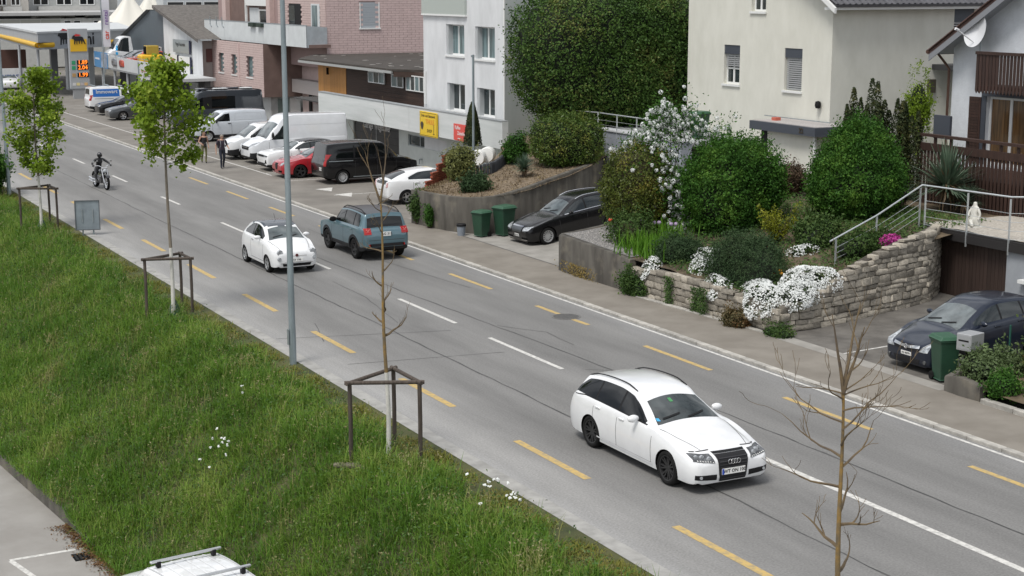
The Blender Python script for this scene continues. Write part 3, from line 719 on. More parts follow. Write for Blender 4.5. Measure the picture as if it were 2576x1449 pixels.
# ---- dark blue hatchback before the garage
NAVY = mat('paint_navy', (.014,.020,.036), .3, .3, coat=.6, spec=.3)
P = dict(L=4.05, W=1.78, H=1.55, hood=.82, cowl=(1.02,1.03), head=(1.90,1.455), rend=(3.60,1.42), tail=(3.86,1.05), tend=.86, belt=(1.0,1.10), fo=.84, wb=2.51, R=.31, zb=.18, nose=.22, tw=.195, peak=2.4, tumble=.67, wn=.98)
c = Car('hatchback', 'dark blue hatchback with chrome grille bar parked before the brown garage door', 'car', (28.05, 29.15, .13), R(181), P, NAVY, wheel='five', rimc=ALLOY, pitch=-.06)
c.windscreen(glass=MATS['screen_reflection_pale']); c.side_windows([(1.44,2.28),(2.34,3.02),(3.08,3.5)], front=(1.22,2.0), rear=(3.55,3.3)); c.rear_window(); c.mirrors(a=1.62)
c.doors([1.2,2.31,3.1], handles=(2.14,2.92))
for sg in (1,-1):
    c.quad('headlight', 'F', [(sg*.44,.60),(sg*.70,.60),(sg*.76,.86),(sg*.62,.82)], LAMP, 5, 4, off=.012)
    p, n, d = c.hit('F', sg*.62, .36); disc(MB(), tuple(p), .05, .02).build('fog_lamp', LAMPD, c.root)
g = c.quad('grille', 'F', [(-.40,.58),(.40,.58),(.44,.72),(-.44,.72)], CLAD, 8, 3, off=.008); c.line('chrome_bar', 'F', [(-.44,.695),(0,.66),(.44,.695)], .06, CHROME, off=.022)
p, n, d = c.hit('F', 0, .67); rg = MB(); rg.tube([(p.x+.035, .055*math.cos(a), p.z+.055*math.sin(a)) for a in [2*math.pi*q/18 for q in range(19)]], .009, 6, cap=False).build('ring_emblem', CHROME, g)
MB().bar((p.x+.037,-.05,p.z+.012), (p.x+.037,.05,p.z-.012), .008, .012).build('bolt_emblem', CHROME, g)
c.quad('lower_grille', 'F', [(-.40,.27),(.40,.27),(.46,.40),(-.46,.40)], CLAD, 8, 2, off=.008)
c.plate('F', 0, .49, 'AG 80791', eu=False, w_=.36, h_=.09)

# ---- white liftback with its tail to the road
P = dict(L=4.46, W=1.745, H=1.49, hood=.80, cowl=(1.02,1.0), head=(1.95,1.42), rend=(3.35,1.40), tail=(4.22,1.08), tend=.98, belt=(.95,1.04), fo=.90, wb=2.70, R=.315, zb=.17, tw=.195, peak=2.3, tumble=.66, bulge=.03)
c = Car('liftback', 'white liftback parked with its tail to the road by the brick steps', 'car', (28.65, 62.95, .06), R(-2), P, PW, wheel='five', rimc=ALLOY)
c.windscreen(); c.side_windows([(1.40,2.30),(2.36,3.5)], front=(1.2,2.05), rear=(3.62,3.0)); c.mirrors(a=1.55)
c.rear_window(lo=.02, hi=.02, wb=.84, wt=.86, glass=CGLASS2); c.quad('lower_rear_window', 'B', [(-.50,.86),(.50,.86),(.54,1.02),(-.54,1.02)], CGLASS2, 8, 3)
c.doors([1.1,2.33,3.3], handles=(2.15,3.1))
for sg in (1,-1): c.quad('tail_light', 'B', [(sg*.60,.72),(sg*.76,.78),(sg*.74,1.0),(sg*.60,.94)], mat('clear_taillight', (.55,.33,.33), .1, .2, var=.5, scale=14), 4, 4, off=.012)
c.plate('B', 0, .60, 'AG 4587', eu=False, w_=.30, h_=.13)

# ---- black van
P = dict(L=4.85, W=1.99, H=1.97, hood=1.02, cowl=(.98,1.22), head=(1.72,1.84), rend=(4.62,1.90), tail=(4.76,1.22), tend=1.1, belt=(1.16,1.20), fo=1.0, wb=2.93, R=.335, zb=.24, nose=.2, tw=.22, peak=3.0, tumble=.83, tumble2=.82, tailw=.93, cwf=.84, slab=.8, wn=1.0, ccr=.09, gap=.05)
c = Car('passenger_van', 'black passenger van parked nose to the garage, between red car and white liftback', 'van', (28.95, 71.05, .06), R(0), P, PBLK, wheel='cap', rimc=HUBC, clad=.36)
c.windscreen(); c.side_windows([(1.35,2.12),(2.22,3.28),(3.36,4.56)], front=(1.15,1.8), lo=.04, hi=.12, glass=CGLASS2); c.rear_window(lo=.08, hi=.12, wb=.84, wt=.9, glass=CGLASS2); c.mirrors(a=1.45, m=BLACK, size=(.12,.22,.30))
for sd_ in 'LR': c.line('sliding_rail', sd_, [(3.4,1.10),(4.6,1.10)], .03, STEEL, off=.01); c.line('sill_step', sd_, [(1.6,.34),(3.4,.34)], .04, STEEL, off=.02)
c.doors([1.2,2.16,3.3], handles=(2.02,))
for sg in (1,-1): c.quad('tail_light', 'B', [(sg*.82,.88),(sg*.915,.88),(sg*.905,1.42),(sg*.83,1.42)], TAIL, 3, 6, off=.015); c.quad('headlight', 'F', [(sg*.55,.80),(sg*.85,.86),(sg*.85,1.05),(sg*.6,1.0)], LAMP)
c.plate('B', -.45, .72, 'AG 512', eu=False, w_=.30, h_=.14); c.line('tailgate_gap', 'B', [(0,.55),(0,1.2)], .012, GAP)

# ---- red hatchback
P = dict(L=4.35, W=1.80, H=1.46, hood=.80, cowl=(1.25,1.0), head=(2.05,1.37), rend=(3.85,1.33), tail=(4.15,1.0), tend=.85, belt=(.95,1.05), fo=.92, wb=2.63, R=.33, zb=.17, tw=.215, peak=2.5, tumble=.66, wn=.97)
c = Car('hatchback', 'red hatchback with dark wheels parked beside the black van', 'car', (27.75, 74.15, .06), R(180), P, paint('red', (.40,.018,.028), .15, .3), wheel='five', rimc=GUNM, tyre_h=.09)
c.windscreen(glass=MATS['screen_reflection_pale']); c.side_windows([(1.55,2.35),(2.41,3.5)], front=(1.42,2.1), rear=(3.6,3.2)); c.rear_window(); c.mirrors(); c.doors([1.3,2.38,3.4], handles=(2.2,))
for sg in (1,-1): c.quad('headlight', 'F', [(sg*.52,.62),(sg*.74,.66),(sg*.76,.80),(sg*.55,.76)], LAMP, off=.012); c.quad('air_intake', 'F', [(sg*.28,.28),(sg*.70,.30),(sg*.70,.40),(sg*.28,.38)], UNDER, off=.006)
c.quad('grille', 'F', [(-.10,.40),(.10,.40),(.2,.72),(-.2,.72)], CLAD, off=.012)

# ---- white compact crossover with black roof
P = dict(L=4.15, W=1.79, H=1.53, hood=.93, cowl=(1.28,1.08), head=(1.95,1.44), rend=(3.75,1.40), tail=(3.98,1.05), tend=.95, belt=(1.03,1.10), fo=.84, wb=2.56, R=.335, zb=.2, nose=.08, tumble=.67, wn=1.05, clad_=1)
c = Car('crossover', 'white crossover with black roof and black lower bumper between van and red car', 'car', (27.95, 77.35, .06), R(180), P, PW, wheel='five', rimc=GUNM, clad=.34, roofm=PBLK)
c.windscreen(glass=MATS['screen_reflection_pale']); c.side_windows([(1.55,2.35),(2.41,3.4)], front=(1.42,2.05), rear=(3.5,3.2)); c.rear_window(); c.mirrors(m=PBLK); c.doors([1.3,2.38,3.3], handles=(2.2,))
for sg in (1,-1): c.quad('headlight', 'F', [(sg*.42,.72),(sg*.78,.74),(sg*.78,.80),(sg*.42,.82)], LAMPD, off=.012); c.quad('air_intake', 'F', [(sg*.55,.40),(sg*.76,.42),(sg*.72,.60),(sg*.66,.60)], UNDER, off=.008)
c.quad('grille', 'F', [(-.42,.72),(.42,.72),(.42,.82),(-.42,.82)], BLACK, off=.012); c.quad('lower_grille', 'F', [(-.55,.28),(.55,.28),(.55,.42),(-.55,.42)], CLAD, off=.01)

# ---- tall white delivery van
VANW = paint('van_white', (.72,.74,.77))
P = dict(L=5.5, W=2.05, H=2.56, hood=1.05, cowl=(.80,1.32), head=(1.62,2.18), rend=(5.36,2.53), tail=(5.43,1.4), tend=1.2, belt=(1.26,1.30), fo=.95, wb=3.5, R=.345, zb=.26, nose=.16, tw=.225, peak=2.4, tumble=.86, tumble2=.87, tailw=.95, cwf=.84, slab=1, wn=1.02, ccr=.10, gap=.05, bulge=0)
c = Car('delivery_van', 'tall long white delivery van with high roof parked nose to the road', 'van', (28.95, 80.9, .06), R(180), P, VANW, wheel='cap', rimc=HUBC, clad=.62)
c.windscreen(lo=.05, hi=.06, wb=.95, wt=.93, glass=MATS['screen_reflection_pale']); c.side_windows([(1.05,2.0)], front=(.92,1.6), hi=.34, lo=.0); c.mirrors(a=1.2, m=BLACK, size=(.14,.25,.36), z=1.5)
c.doors([1.0,2.1,3.4], handles=(1.95,)); c.rear_window()
for sd_ in 'LR': c.line('body_crease', sd_, [(2.2,2.0),(5.3,2.0)], .012, mat('crease_grey', (.4,.42,.44), .5), off=.004); c.line('body_crease', sd_, [(2.2,.95),(5.3,.95)], .02, MATS['crease_grey'], off=.004)
for sg in (1,-1): c.quad('headlight', 'F', [(sg*.55,.88),(sg*.86,.95),(sg*.86,1.18),(sg*.62,1.06)], LAMP, off=.014)
c.quad('grille', 'F', [(-.52,.74),(.52,.74),(.60,.92),(-.60,.92)], CLAD, off=.014); c.line('chrome_strip', 'F', [(-.40,.86),(.40,.86)], .025, CHROME, off=.022)

# ---- white mid-size van left of it
P = dict(L=4.95, W=1.92, H=1.92, hood=1.0, cowl=(.90,1.2), head=(1.75,1.78), rend=(4.75,1.85), tail=(4.86,1.2), tend=1.1, belt=(1.14,1.18), fo=.93, wb=3.27, R=.33, zb=.22, nose=.2, tumble=.82, tumble2=.82, tailw=.93, cwf=.83, slab=.8, ccr=.1)
c = Car('panel_van', 'white panel van with black bumper parked beside the tall delivery van', 'van', (28.3, 83.5, .06), R(180), P, PW, wheel='cap', rimc=HUBC, clad=.56)
c.windscreen(glass=MATS['screen_reflection_pale']); c.side_windows([(1.25,2.1)], front=(1.1,1.8), hi=.12); c.mirrors(a=1.3, m=BLACK, size=(.12,.22,.26)); c.doors([1.1,2.2,3.3], handles=(2.05,)); c.rear_window()
for sg in (1,-1): c.quad('headlight', 'F', [(sg*.48,.80),(sg*.80,.86),(sg*.82,.98),(sg*.50,.90)], LAMP, off=.014)
c.quad('grille', 'F', [(-.45,.70),(.45,.70),(.48,.80),(-.48,.80)], CLAD, off=.012)

# ---- silver white small van seen from the side
VANS = paint('van_silver', (.56,.60,.65), .1)
P = dict(L=4.75, W=1.85, H=1.86, hood=1.05, cowl=(1.05,1.22), head=(1.8,1.72), rend=(4.55,1.80), tail=(4.66,1.2), tend=1.1, belt=(1.14,1.18), fo=.9, wb=2.98, R=.33, zb=.2, nose=.2, tumble=.80, tumble2=.80, tailw=.92, cwf=.82, slab=.8)
c = Car('panel_van', 'pale silver panel van seen from the side behind the two walkers', 'van', (29.4, 94.1, .06), R(181), P, VANS, wheel='cap', rimc=HUBC, clad=.40)
c.windscreen(); c.side_windows([(1.25,2.25)], front=(1.15,1.85), hi=.10, glass=CGLASS2); c.mirrors(a=1.4, m=BLACK, size=(.12,.2,.24)); c.doors([1.15,2.35,3.4], handles=(2.2,), hm=BLACK); c.rear_window()
for sd_ in 'LR':
    c.line('panel_crease', sd_, [(2.55,1.25),(4.3,1.25),(4.2,1.66),(2.62,1.66),(2.55,1.25)], .012, MATS['crease_grey'], off=.004)
for sg in (1,-1): c.quad('headlight', 'F', [(sg*.5,.80),(sg*.80,.84),(sg*.80,.96),(sg*.55,.92)], LAMP, off=.014)

# ---- dark camper van behind
CAMP = paint('campervan', (.035,.042,.052), .1, .4)
P = dict(L=6.3, W=2.05, H=2.5, hood=1.05, cowl=(.8,1.35), head=(1.6,2.2), rend=(6.08,2.46), tail=(6.18,1.4), tend=1.2, belt=(1.26,1.30), fo=.95, wb=4.03, R=.345, zb=.26, nose=.16, peak=2.4, tumble=.88, tumble2=.88, tailw=.95, cwf=.85, slab=1, bulge=0)
c = Car('camper_van', 'dark grey camper van with roof hatches and solar panels beside the pink building', 'van', (31.4, 103.0, .06), R(181), P, CAMP, wheel='cap', rimc=GUNM)
c.windscreen(); c.side_windows([(1.05,2.0),(2.6,4.2)], front=(.92,1.6), hi=.36, lo=.0, glass=CGLASS2); c.mirrors(a=1.2, m=BLACK, size=(.14,.25,.36), z=1.5); c.doors([1.0,2.1], handles=(1.95,)); c.rear_window()
for a, y, sa, sy in ((2.2,.1,.7,.7),(3.4,.35,.9,.6),(4.3,-.3,1.0,.55),(5.2,.25,.7,.7),(5.6,-.5,.5,.4)):
    p, n, d = c.hit('T', a, y); MB().obox((0,0,0), sa, sy, .09).build('roof_hatch', mat('hatch_white', (.6,.62,.63), .3) if a in (3.4, 5.2) else mat('solar_dark', (.05,.055,.07), .15), c.root, (p.x, p.y, p.z+.05), bevel=.03)
c.roof_rails(2.0, 6.0, BLACK, h=.08, r=.025)
c.quad('side_lamp', 'L', [(6.0,2.1),(6.16,2.1),(6.16,2.3),(6.0,2.3)], LAMP)

# ---- two dark cars nose to the road further on
P = dict(L=4.4, W=1.80, H=1.46, hood=.80, cowl=(1.25,1.0), head=(2.1,1.36), rend=(3.7,1.34), tail=(4.2,1.02), tend=.9, belt=(.95,1.03), fo=.9, wb=2.63, R=.32, zb=.17, tumble=.66)
for nm, lb, y, pm in (('hatchback', 'dark grey hatchback parked nose to the road, nearer of two dark cars', 111.8, paint('graphite', (.05,.055,.06), .3)), ('hatchback', 'black hatchback parked between the lettered white van and the dark grey car', 116.6, PBLK)):
    c = Car(nm, lb, 'car', (28.5 + (.4 if y > 115 else 0), y, .06), R(180), P, pm, wheel='five', rimc=ALLOY)
    c.windscreen(); c.side_windows([(1.55,2.35),(2.41,3.7)], front=(1.42,2.15), rear=(3.8,3.3)); c.rear_window(); c.mirrors()
    for sg in (1,-1): c.quad('headlight', 'F', [(sg*.45,.62),(sg*.76,.66),(sg*.76,.76),(sg*.48,.74)], LAMP, off=.012)

# ---- white van with blue lettering, tail to the road
P = dict(L=4.4, W=1.83, H=1.87, hood=1.05, cowl=(1.0,1.2), head=(1.75,1.70), rend=(4.28,1.80), tail=(4.34,1.2), tend=1.1, belt=(1.12,1.16), fo=.86, wb=2.7, R=.32, zb=.2, tumble=.82, tumble2=.84, tailw=.93, slab=.8)
c = Car('panel_van', 'white panel van with blue lettered panel on its side', 'van', (29.0, 120.2, .06), R(0), P, PW, wheel='cap', rimc=HUBC, clad=.42)
c.windscreen(); c.side_windows([(1.2,2.0)], front=(1.1,1.8), hi=.1, glass=CGLASS2); c.mirrors(m=BLACK); c.rear_window(lo=.1, hi=.1, glass=CGLASS2); c.line('slide_rail', 'R', [(2.6,.98),(4.0,.98)], .03, GAP)
BLU = mat('sign_blue', (.012,.12,.42), .4)
c.quad('blue_panel', 'R', [(4.1,1.12),(2.15,1.12),(2.15,1.68),(4.1,1.68)], BLU, 8, 4, off=.008)
p, n, d = c.hit('R', 3.1, 1.46); lettering('Immowart', .38, WHITE, c.root, (p.x, p.y-.03, 1.48), (R(90),0,0), extrude=.002, bold=.006)
MB().box(-.72,.72,-.004,.004,-.03,.03).build('small_print_line', WHITE, c.root, (p.x, p.y-.03, 1.22))
for a in (1.9,2.9,3.9):
    p, n, d = c.hit('T', a, 0); MB().box(-.03,.03,-.75,.75,0,.06).build('roof_bar', STEEL, c.root, (p.x, 0, p.z+.05))
for sg in (1,-1): c.quad('tail_light', 'B', [(sg*.76,.85),(sg*.86,.85),(sg*.86,1.25),(sg*.78,1.25)], TAIL)

# ---- white van with roof bars in the lower lot
P = dict(L=4.4, W=1.81, H=1.82, hood=1.02, cowl=(1.0,1.2), head=(1.72,1.70), rend=(4.2,1.76), tail=(4.32,1.2), tend=1.1, belt=(1.12,1.16), fo=.86, wb=2.73, R=.32, zb=.2, tumble=.80, tumble2=.80, tailw=.92, slab=.8)
c = Car('panel_van', 'white van with two silver roof bars in the lower parking lot', 'van', (7.62, 27.6, -3.0), R(98), P, PW, wheel='cap', rimc=HUBC)
c.windscreen(glass=MATS['screen_reflection_pale']); c.side_windows([(1.2,2.05),(2.15,3.1)], front=(1.1,1.8), hi=.1); c.mirrors(m=BLACK); c.rear_window()
ALU = mat('aluminium_bar', (.55,.56,.57), .35, .8)
for a in (2.05, 3.3):
    p, n, d = c.hit('T', a, 0); o = MB().obox((0,0,0), .07, 1.42, .045).build('roof_bar', ALU, c.root, (p.x, 0, p.z+.11), bevel=.012)
    for sg in (-1,1): MB().box(-.05,.05,-.04,.04,-.12,.0).build('bar_foot', BLACK, o, (0, sg*.55, 0), bevel=.01)
for y in (-.42,-.22,0,.22,.42): c.line('roof_rib', 'T', [(1.85,y),(4.0,y)], .03, mat('rib_white', (.70,.71,.72), .4), off=.006)
c.roof_rails(1.85, 4.05, mat('gutter_grey', (.45,.46,.47), .5), h=.006, r=.012)
# ================================================================ buildings
class Fr:   # a wall plane: origin, horizontal direction u, outward normal n
    def __init__(s, o, u, n): s.o = Vector(o); s.u = Vector(u).normalized(); s.n = Vector(n).normalized(); s.z = Vector((0,0,1))
    def P(s, u, v, w=0): return s.o + s.u*u + s.z*v + s.n*w
    def box(s, mb, u0, u1, v0, v1, w0, w1, mi=0):
        V = [s.P(u, v, w) for w in (w0, w1) for u, v in ((u0,v0),(u1,v0),(u1,v1),(u0,v1))]
        return mb.add(V, [(0,1,2,3),(7,6,5,4),(0,4,5,1),(1,5,6,2),(2,6,7,3),(3,7,4,0)], mi)
    def rot(s):  # rotation for text lying in the plane, reading along +u
        return Matrix((s.u, s.z, s.n)).transposed().to_euler()
def facade(mb, fr, u0, u1, v0, v1, openings=(), depth=.22, mi=0, top=None):
    us = sorted({u0, u1, *[o[0] for o in openings], *[o[1] for o in openings]}); vs_ = sorted({v0, v1, *[o[2] for o in openings], *[o[3] for o in openings]})
    for a, b in zip(us, us[1:]):
        for c, d in zip(vs_, vs_[1:]):
            if any(o[0] <= (a+b)/2 <= o[1] and o[2] <= (c+d)/2 <= o[3] for o in openings): continue
            mb.add([fr.P(a,c), fr.P(b,c), fr.P(b,d), fr.P(a,d)], [(0,1,2,3)], mi)
    for a, b, c, d in openings:
        q = [(a,c),(b,c),(b,d),(a,d)]
        for i in range(4):
            p, r = q[i], q[(i+1) % 4]
            mb.add([fr.P(*p), fr.P(*r), fr.P(*r, -depth), fr.P(*p, -depth)], [(0,1,2,3)], mi)
        mb.add([fr.P(x, y, -depth-.05) for x, y in q], [(0,1,2,3)], mi)
    return mb
FRW = mat('window_frame_white', (.72,.73,.72), .4)
GLS = mat('house_glass', (.03,.042,.045), .05, spec=.9, var=.6, scale=.8)
CURT = mat('pane_curtain', (.13,.19,.20), .2, spec=.8, var=.45, scale=2.2, stretch=(3,3,.3))
def window(parent, fr, a, b, c, d, depth=.16, bars=(.5,), frame=None, glass=None, sill=None, fw=.06, name='window', hbars=()):
    f = MB(); w0, w1 = -depth, -depth+.06
    fr.box(f, a, a+fw, c, d, w0, w1); fr.box(f, b-fw, b, c, d, w0, w1); fr.box(f, a+fw, b-fw, c, c+fw, w0, w1); fr.box(f, a+fw, b-fw, d-fw, d, w0, w1)
    cuts = [a+fw] + [a+(b-a)*t for t in bars] + [b-fw]
    for t in bars: fr.box(f, a+(b-a)*t-fw*.7, a+(b-a)*t+fw*.7, c+fw, d-fw, w0, w1)
    for t in hbars: fr.box(f, a+fw, b-fw, c+(d-c)*t-fw*.5, c+(d-c)*t+fw*.5, w0, w1+.004)
    o = f.build(name, frame or FRW, parent)
    for k, (x0, x1) in enumerate(zip(cuts, cuts[1:])):
        x0 += fw*.7 if k else 0; x1 -= fw*.7 if k < len(cuts)-2 else 0
        g = MB(); fr.box(g, x0, x1, c+fw, d-fw, w0+.01, w0+.03); gm = glass[k % len(glass)] if isinstance(glass, (list, tuple)) else (glass or GLS)
        g.build('pane', gm, o)
    if sill:
        g = MB(); fr.box(g, a-.06, b+.06, c-.09, c-.005, -depth, .07); g.build('sill', sill, o)
    return o
def part(parent, name, m, fr, *boxes, bevel=0.0):
    mb = MB()
    for b in boxes: fr.box(mb, *b)
    return mb.build(name, m, parent, bevel=bevel)
XF = lambda x, y0: Fr((x, y0, 0), (0,-1,0), (-1,0,0))      # wall facing the road: u runs towards the viewer (-Y), starting at y0
YF = lambda y, x0: Fr((x0, y, 0), (1,0,0), (0,-1,0))       # wall facing the viewer along the road: u runs +X
# ---------------------------------------------------------------- white flats with the low garage before them
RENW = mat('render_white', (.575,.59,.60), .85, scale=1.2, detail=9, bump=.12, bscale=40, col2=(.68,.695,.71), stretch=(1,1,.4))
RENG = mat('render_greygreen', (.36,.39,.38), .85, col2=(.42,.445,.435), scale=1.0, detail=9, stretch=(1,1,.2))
BANDM = mat('board_marked_concrete', (.52,.55,.54), .85, col2=(.60,.62,.615), scale=1.2, detail=6, stretch=(1,.25,3), bump=.15, bscale=9)
t = thing('apartment_house', 'white rendered apartment house with four white framed windows behind the low garage', 'building', (34, 75.2, 0))
t.location = (0,0,0); F = XF(34, 75.2)
ops = [(75.2-72.46,75.2-70.39,5.92,7.42),(75.2-69.2,75.2-67.1,5.85,7.38),(75.2-72.37,75.2-70.34,3.2,4.54),(75.2-69.01,75.2-67.11,3.14,4.48)]
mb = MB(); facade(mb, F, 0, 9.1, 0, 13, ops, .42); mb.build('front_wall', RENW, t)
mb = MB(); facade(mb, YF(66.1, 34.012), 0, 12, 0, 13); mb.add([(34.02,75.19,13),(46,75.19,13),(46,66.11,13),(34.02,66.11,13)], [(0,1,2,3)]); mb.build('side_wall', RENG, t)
for k, o in enumerate(ops):
    window(t, F, *o, depth=.34, bars=(.42,), glass=(CURT if k < 2 else GLS), sill=FRW, fw=.075)
    part(t, 'shutter_guide', mat('guide_grey', (.42,.44,.45), .5), F, (o[0], o[0]+.17, o[2], o[3], -.33, -.05))
part(t, 'balcony_panel', mat('panel_greygreen', (.40,.44,.41), .6), F, (.05, 5.1, 7.9, 9.6, .01, .12)); part(t, 'panel_rail', FRW, F, (.05,5.15,7.82,7.9,.005,.14))
part(t, 'rain_pipe', FRW, F, (.24,.34,3.3,5.0,.01,.11)); part(t, 'corner_bead', FRW, F, (8.98, 9.1, 0, 13, .004, .016))
# low garage
t = thing('garage_building', 'low garage building with pale concrete band, dark wood upper floor and brown flat roof', 'building')
F = XF(32.8, 87.4)
part(t, 'parapet_band', BANDM, F, (0, 12.95, 2.0, 3.26, -.3, 0)); part(t, 'parapet_band', BANDM, F, (12.97, 23.4, 2.0, 3.26, -.3, 0))
part(t, 'band_coping', mat('zinc_coping', (.36,.38,.39), .5, .4), F, (0, 23.4, 3.262, 3.29, -.34, .03))
mb = MB().box(32.9, 34.0, 75.2, 87.3, 1.96, 2.16).box(32.9, 33.94, 66.3, 75.1, 1.96, 2.16); mb.build('overhang_slab', BANDM, t)
MB().box(33.1, 35.2, 76.0, 92.5, 2.55, 2.62).build('roof_deck', mat('deck_dark', (.06,.06,.06), .9), t)
F = XF(33.95, 88); GW = mat('garage_wall_white', (.56,.60,.58), .8, var=.05, scale=2)
wo = [(88-84.9,88-78.4,0.0,1.96)] + [(88-77.3+.1, 88-72.4, 1.0, 1.6)]
mb = MB(); facade(mb, F, 0, 22.2, 0, 1.955, wo, .14); mb.build('ground_floor_wall', GW, t)
DK = mat('garage_door_dark', (.035,.034,.034), .5, var=.2, scale=2)
g = part(t, 'garage_door', DK, F, (3.1, 6.25, .02, 1.94, -.12, -.08)); g2 = part(t, 'garage_door', DK, F, (6.35, 9.6, .02, 1.94, -.12, -.08)); part(t, 'door_post', mat('post_grey', (.3,.31,.31), .6), F, (6.25, 6.35, .02, 1.94, -.12, -.06))
for q in range(1, 5):
    part(g, 'door_groove', BLACK, F, (3.15,6.2,.02+.385*q,.035+.385*q,-.08,-.076)); part(g2, 'door_groove', BLACK, F, (6.4,9.55,.02+.385*q,.035+.385*q,-.08,-.076))
WHL = mat('letter_white', (.75,.75,.75), .5)
lettering('Garage Wegmüller', .50, WHL, t, F.P(6.4, 1.62, -.05), F.rot(), extrude=.01, bold=.006)
window(t, F, wo[1][0], wo[1][1], 1.0, 1.6, depth=.12, bars=(.3,.62), glass=GLS, frame=mat('steel_frame', (.30,.33,.34), .5))
for q in (0,1): MB().tube([F.P(12.6+q*3.1,.42,.0), F.P(12.6+q*3.1,.42,.16), F.P(12.6+q*3.1,.18,.16)], .04, 6).build('outlet_pipe', STEEL, t)
# signs on the band
SY = mat('sign_yellow', (.74,.50,.012), .45); SO = mat('sign_orange', (.72,.22,.03), .5); SR = mat('sign_red', (.66,.085,.065), .5); INKB = mat('sign_ink', (.05,.035,.02), .6)
F = XF(32.8, 72.9)
s_ = thing('shop_sign', 'yellow square shop sign with black print on the pale concrete band', 'sign'); mb = MB(); F.box(mb, 0, 2.08, 1.92, 3.16, .05, .1); mb.build('panel', SY, s_, bevel=.02)
fr_ = MB(); 
for b in ((.06,2.02,1.97,1.99),(.06,2.02,3.09,3.11),(.06,.08,1.99,3.09),(2.0,2.02,1.99,3.09)): F.box(fr_, *b, .1, .105)
fr_.build('border', INKB, s_)
for txt, sz, u, v, mm in (('Dreh- und Stanzwerk', .19, 1.04, 2.95, INKB), ('THULE', .33, 1.25, 2.66, SO), ('SHOP', .23, 1.2, 2.22, INKB)): lettering(txt, sz, mm, s_, F.P(u, v, .106), F.rot(), extrude=.002, bold=.002)
F2 = F; mb = MB(); mb.add([F.P(.32+.17*math.cos(a)*(1+.15*math.sin(3*a)), 2.45+.2*math.sin(a), .108) for a in [2*math.pi*k/16 for k in range(16)]], [tuple(range(16))]); mb.build('round_emblem', INKB, s_)
mb = MB(); F.box(mb, 1.68, 1.72, 2.1, 2.6, .1, .106); F.box(mb, 1.60, 1.80, 2.08, 2.11, .1, .107); mb.build('tool_emblem', INKB, s_)
F = XF(32.8, 68.95)
s_ = thing('shop_sign', 'small red sign with white script on the pale band behind the cypress', 'sign'); mb = MB(); F.box(mb, 0, 1.55, 2.04, 2.82, .05, .09); mb.build('panel', SR, s_)
for txt, sz, u, v in (('Kaffee', .24, .45, 2.64), ('Zubehör', .24, .85, 2.38), ('www', .12, .6, 2.14)): lettering(txt, sz, WHL, s_, F.P(u, v, .095), F.rot(), extrude=.002, bold=.002)
# wooden upper floor
DW = mat('dark_stained_wood', (.030,.017,.012), .75, col2=(.055,.030,.020), scale=4, stretch=(1,.15,6), rnd=.2); OW = mat('orange_wood', (.42,.19,.045), .65, col2=(.52,.26,.075), scale=5, stretch=(8,8,.3), rnd=.16)
F = XF(35, 93.2)
fl = part(t, 'wood_wall', DW, F, (4.6, 17.9, 2.6, 4.75, -.3, -.03))
for k in range(12):  # boards of the dark wall
    part(fl, 'board', DW, F, (8.0 if k > 5 else 6.2, 17.3, 2.62+.11*k, 2.72+.11*k, -.03, -.004))
for k in range(21): part(t, 'plank', OW, F, (.02+.218*k, .225+.218*k, 2.62, 4.72, -.05, .0))
for a, b, c, d, n in ((93.2-84.95,93.2-82.6,3.87,4.52,2),(93.2-81.6,93.2-80.0,3.8,4.5,1),(93.2-79.6,93.2-76.1,3.72,4.55,5)):
    window(t, F, a, b, c, d, depth=-.03, bars=[(q+1)/(n+1) for q in range(n)], glass=(CURT, GLS), fw=.05)
RF = mat('bitumen_roof', (.038,.032,.027), .95, col2=(.062,.053,.046), scale=1.5, detail=7); 
rp_ = [(34.2,94.4),(34.2,79.8),(35.3,78.3),(35.4,75.35),(47.5,75.35),(47.5,99.35),(37.0,99.35)]
MB().prism(rp_, 4.74, 4.86).build('flat_roof', RF, t)
MB().box(34.14,34.24,79.8,94.4,4.62,4.755).build('gutter', mat('gutter_zinc', (.42,.43,.42), .5, .4), t)
MB().prism([(34.26,79.75),(35.35,78.25),(35.4,75.36),(35.6,75.36),(35.6,79.75)], 4.45, 4.735).build('fascia', DW, t)
for k in range(26):
    x = random.uniform(35, 44); y = random.uniform(78, 98); MB().obox((0,0,0), random.uniform(.12,.3), random.uniform(.12,.3), .02, random.random()*3).build('roof_patch', mat('roof_lichen', (.3,.29,.27), .9), t, (x, y, 4.868))
MB().obox((0,0,0), .15, .03, .42).build('wall_lamp', BLACK, t, (34.93, 91.4, 4.2))
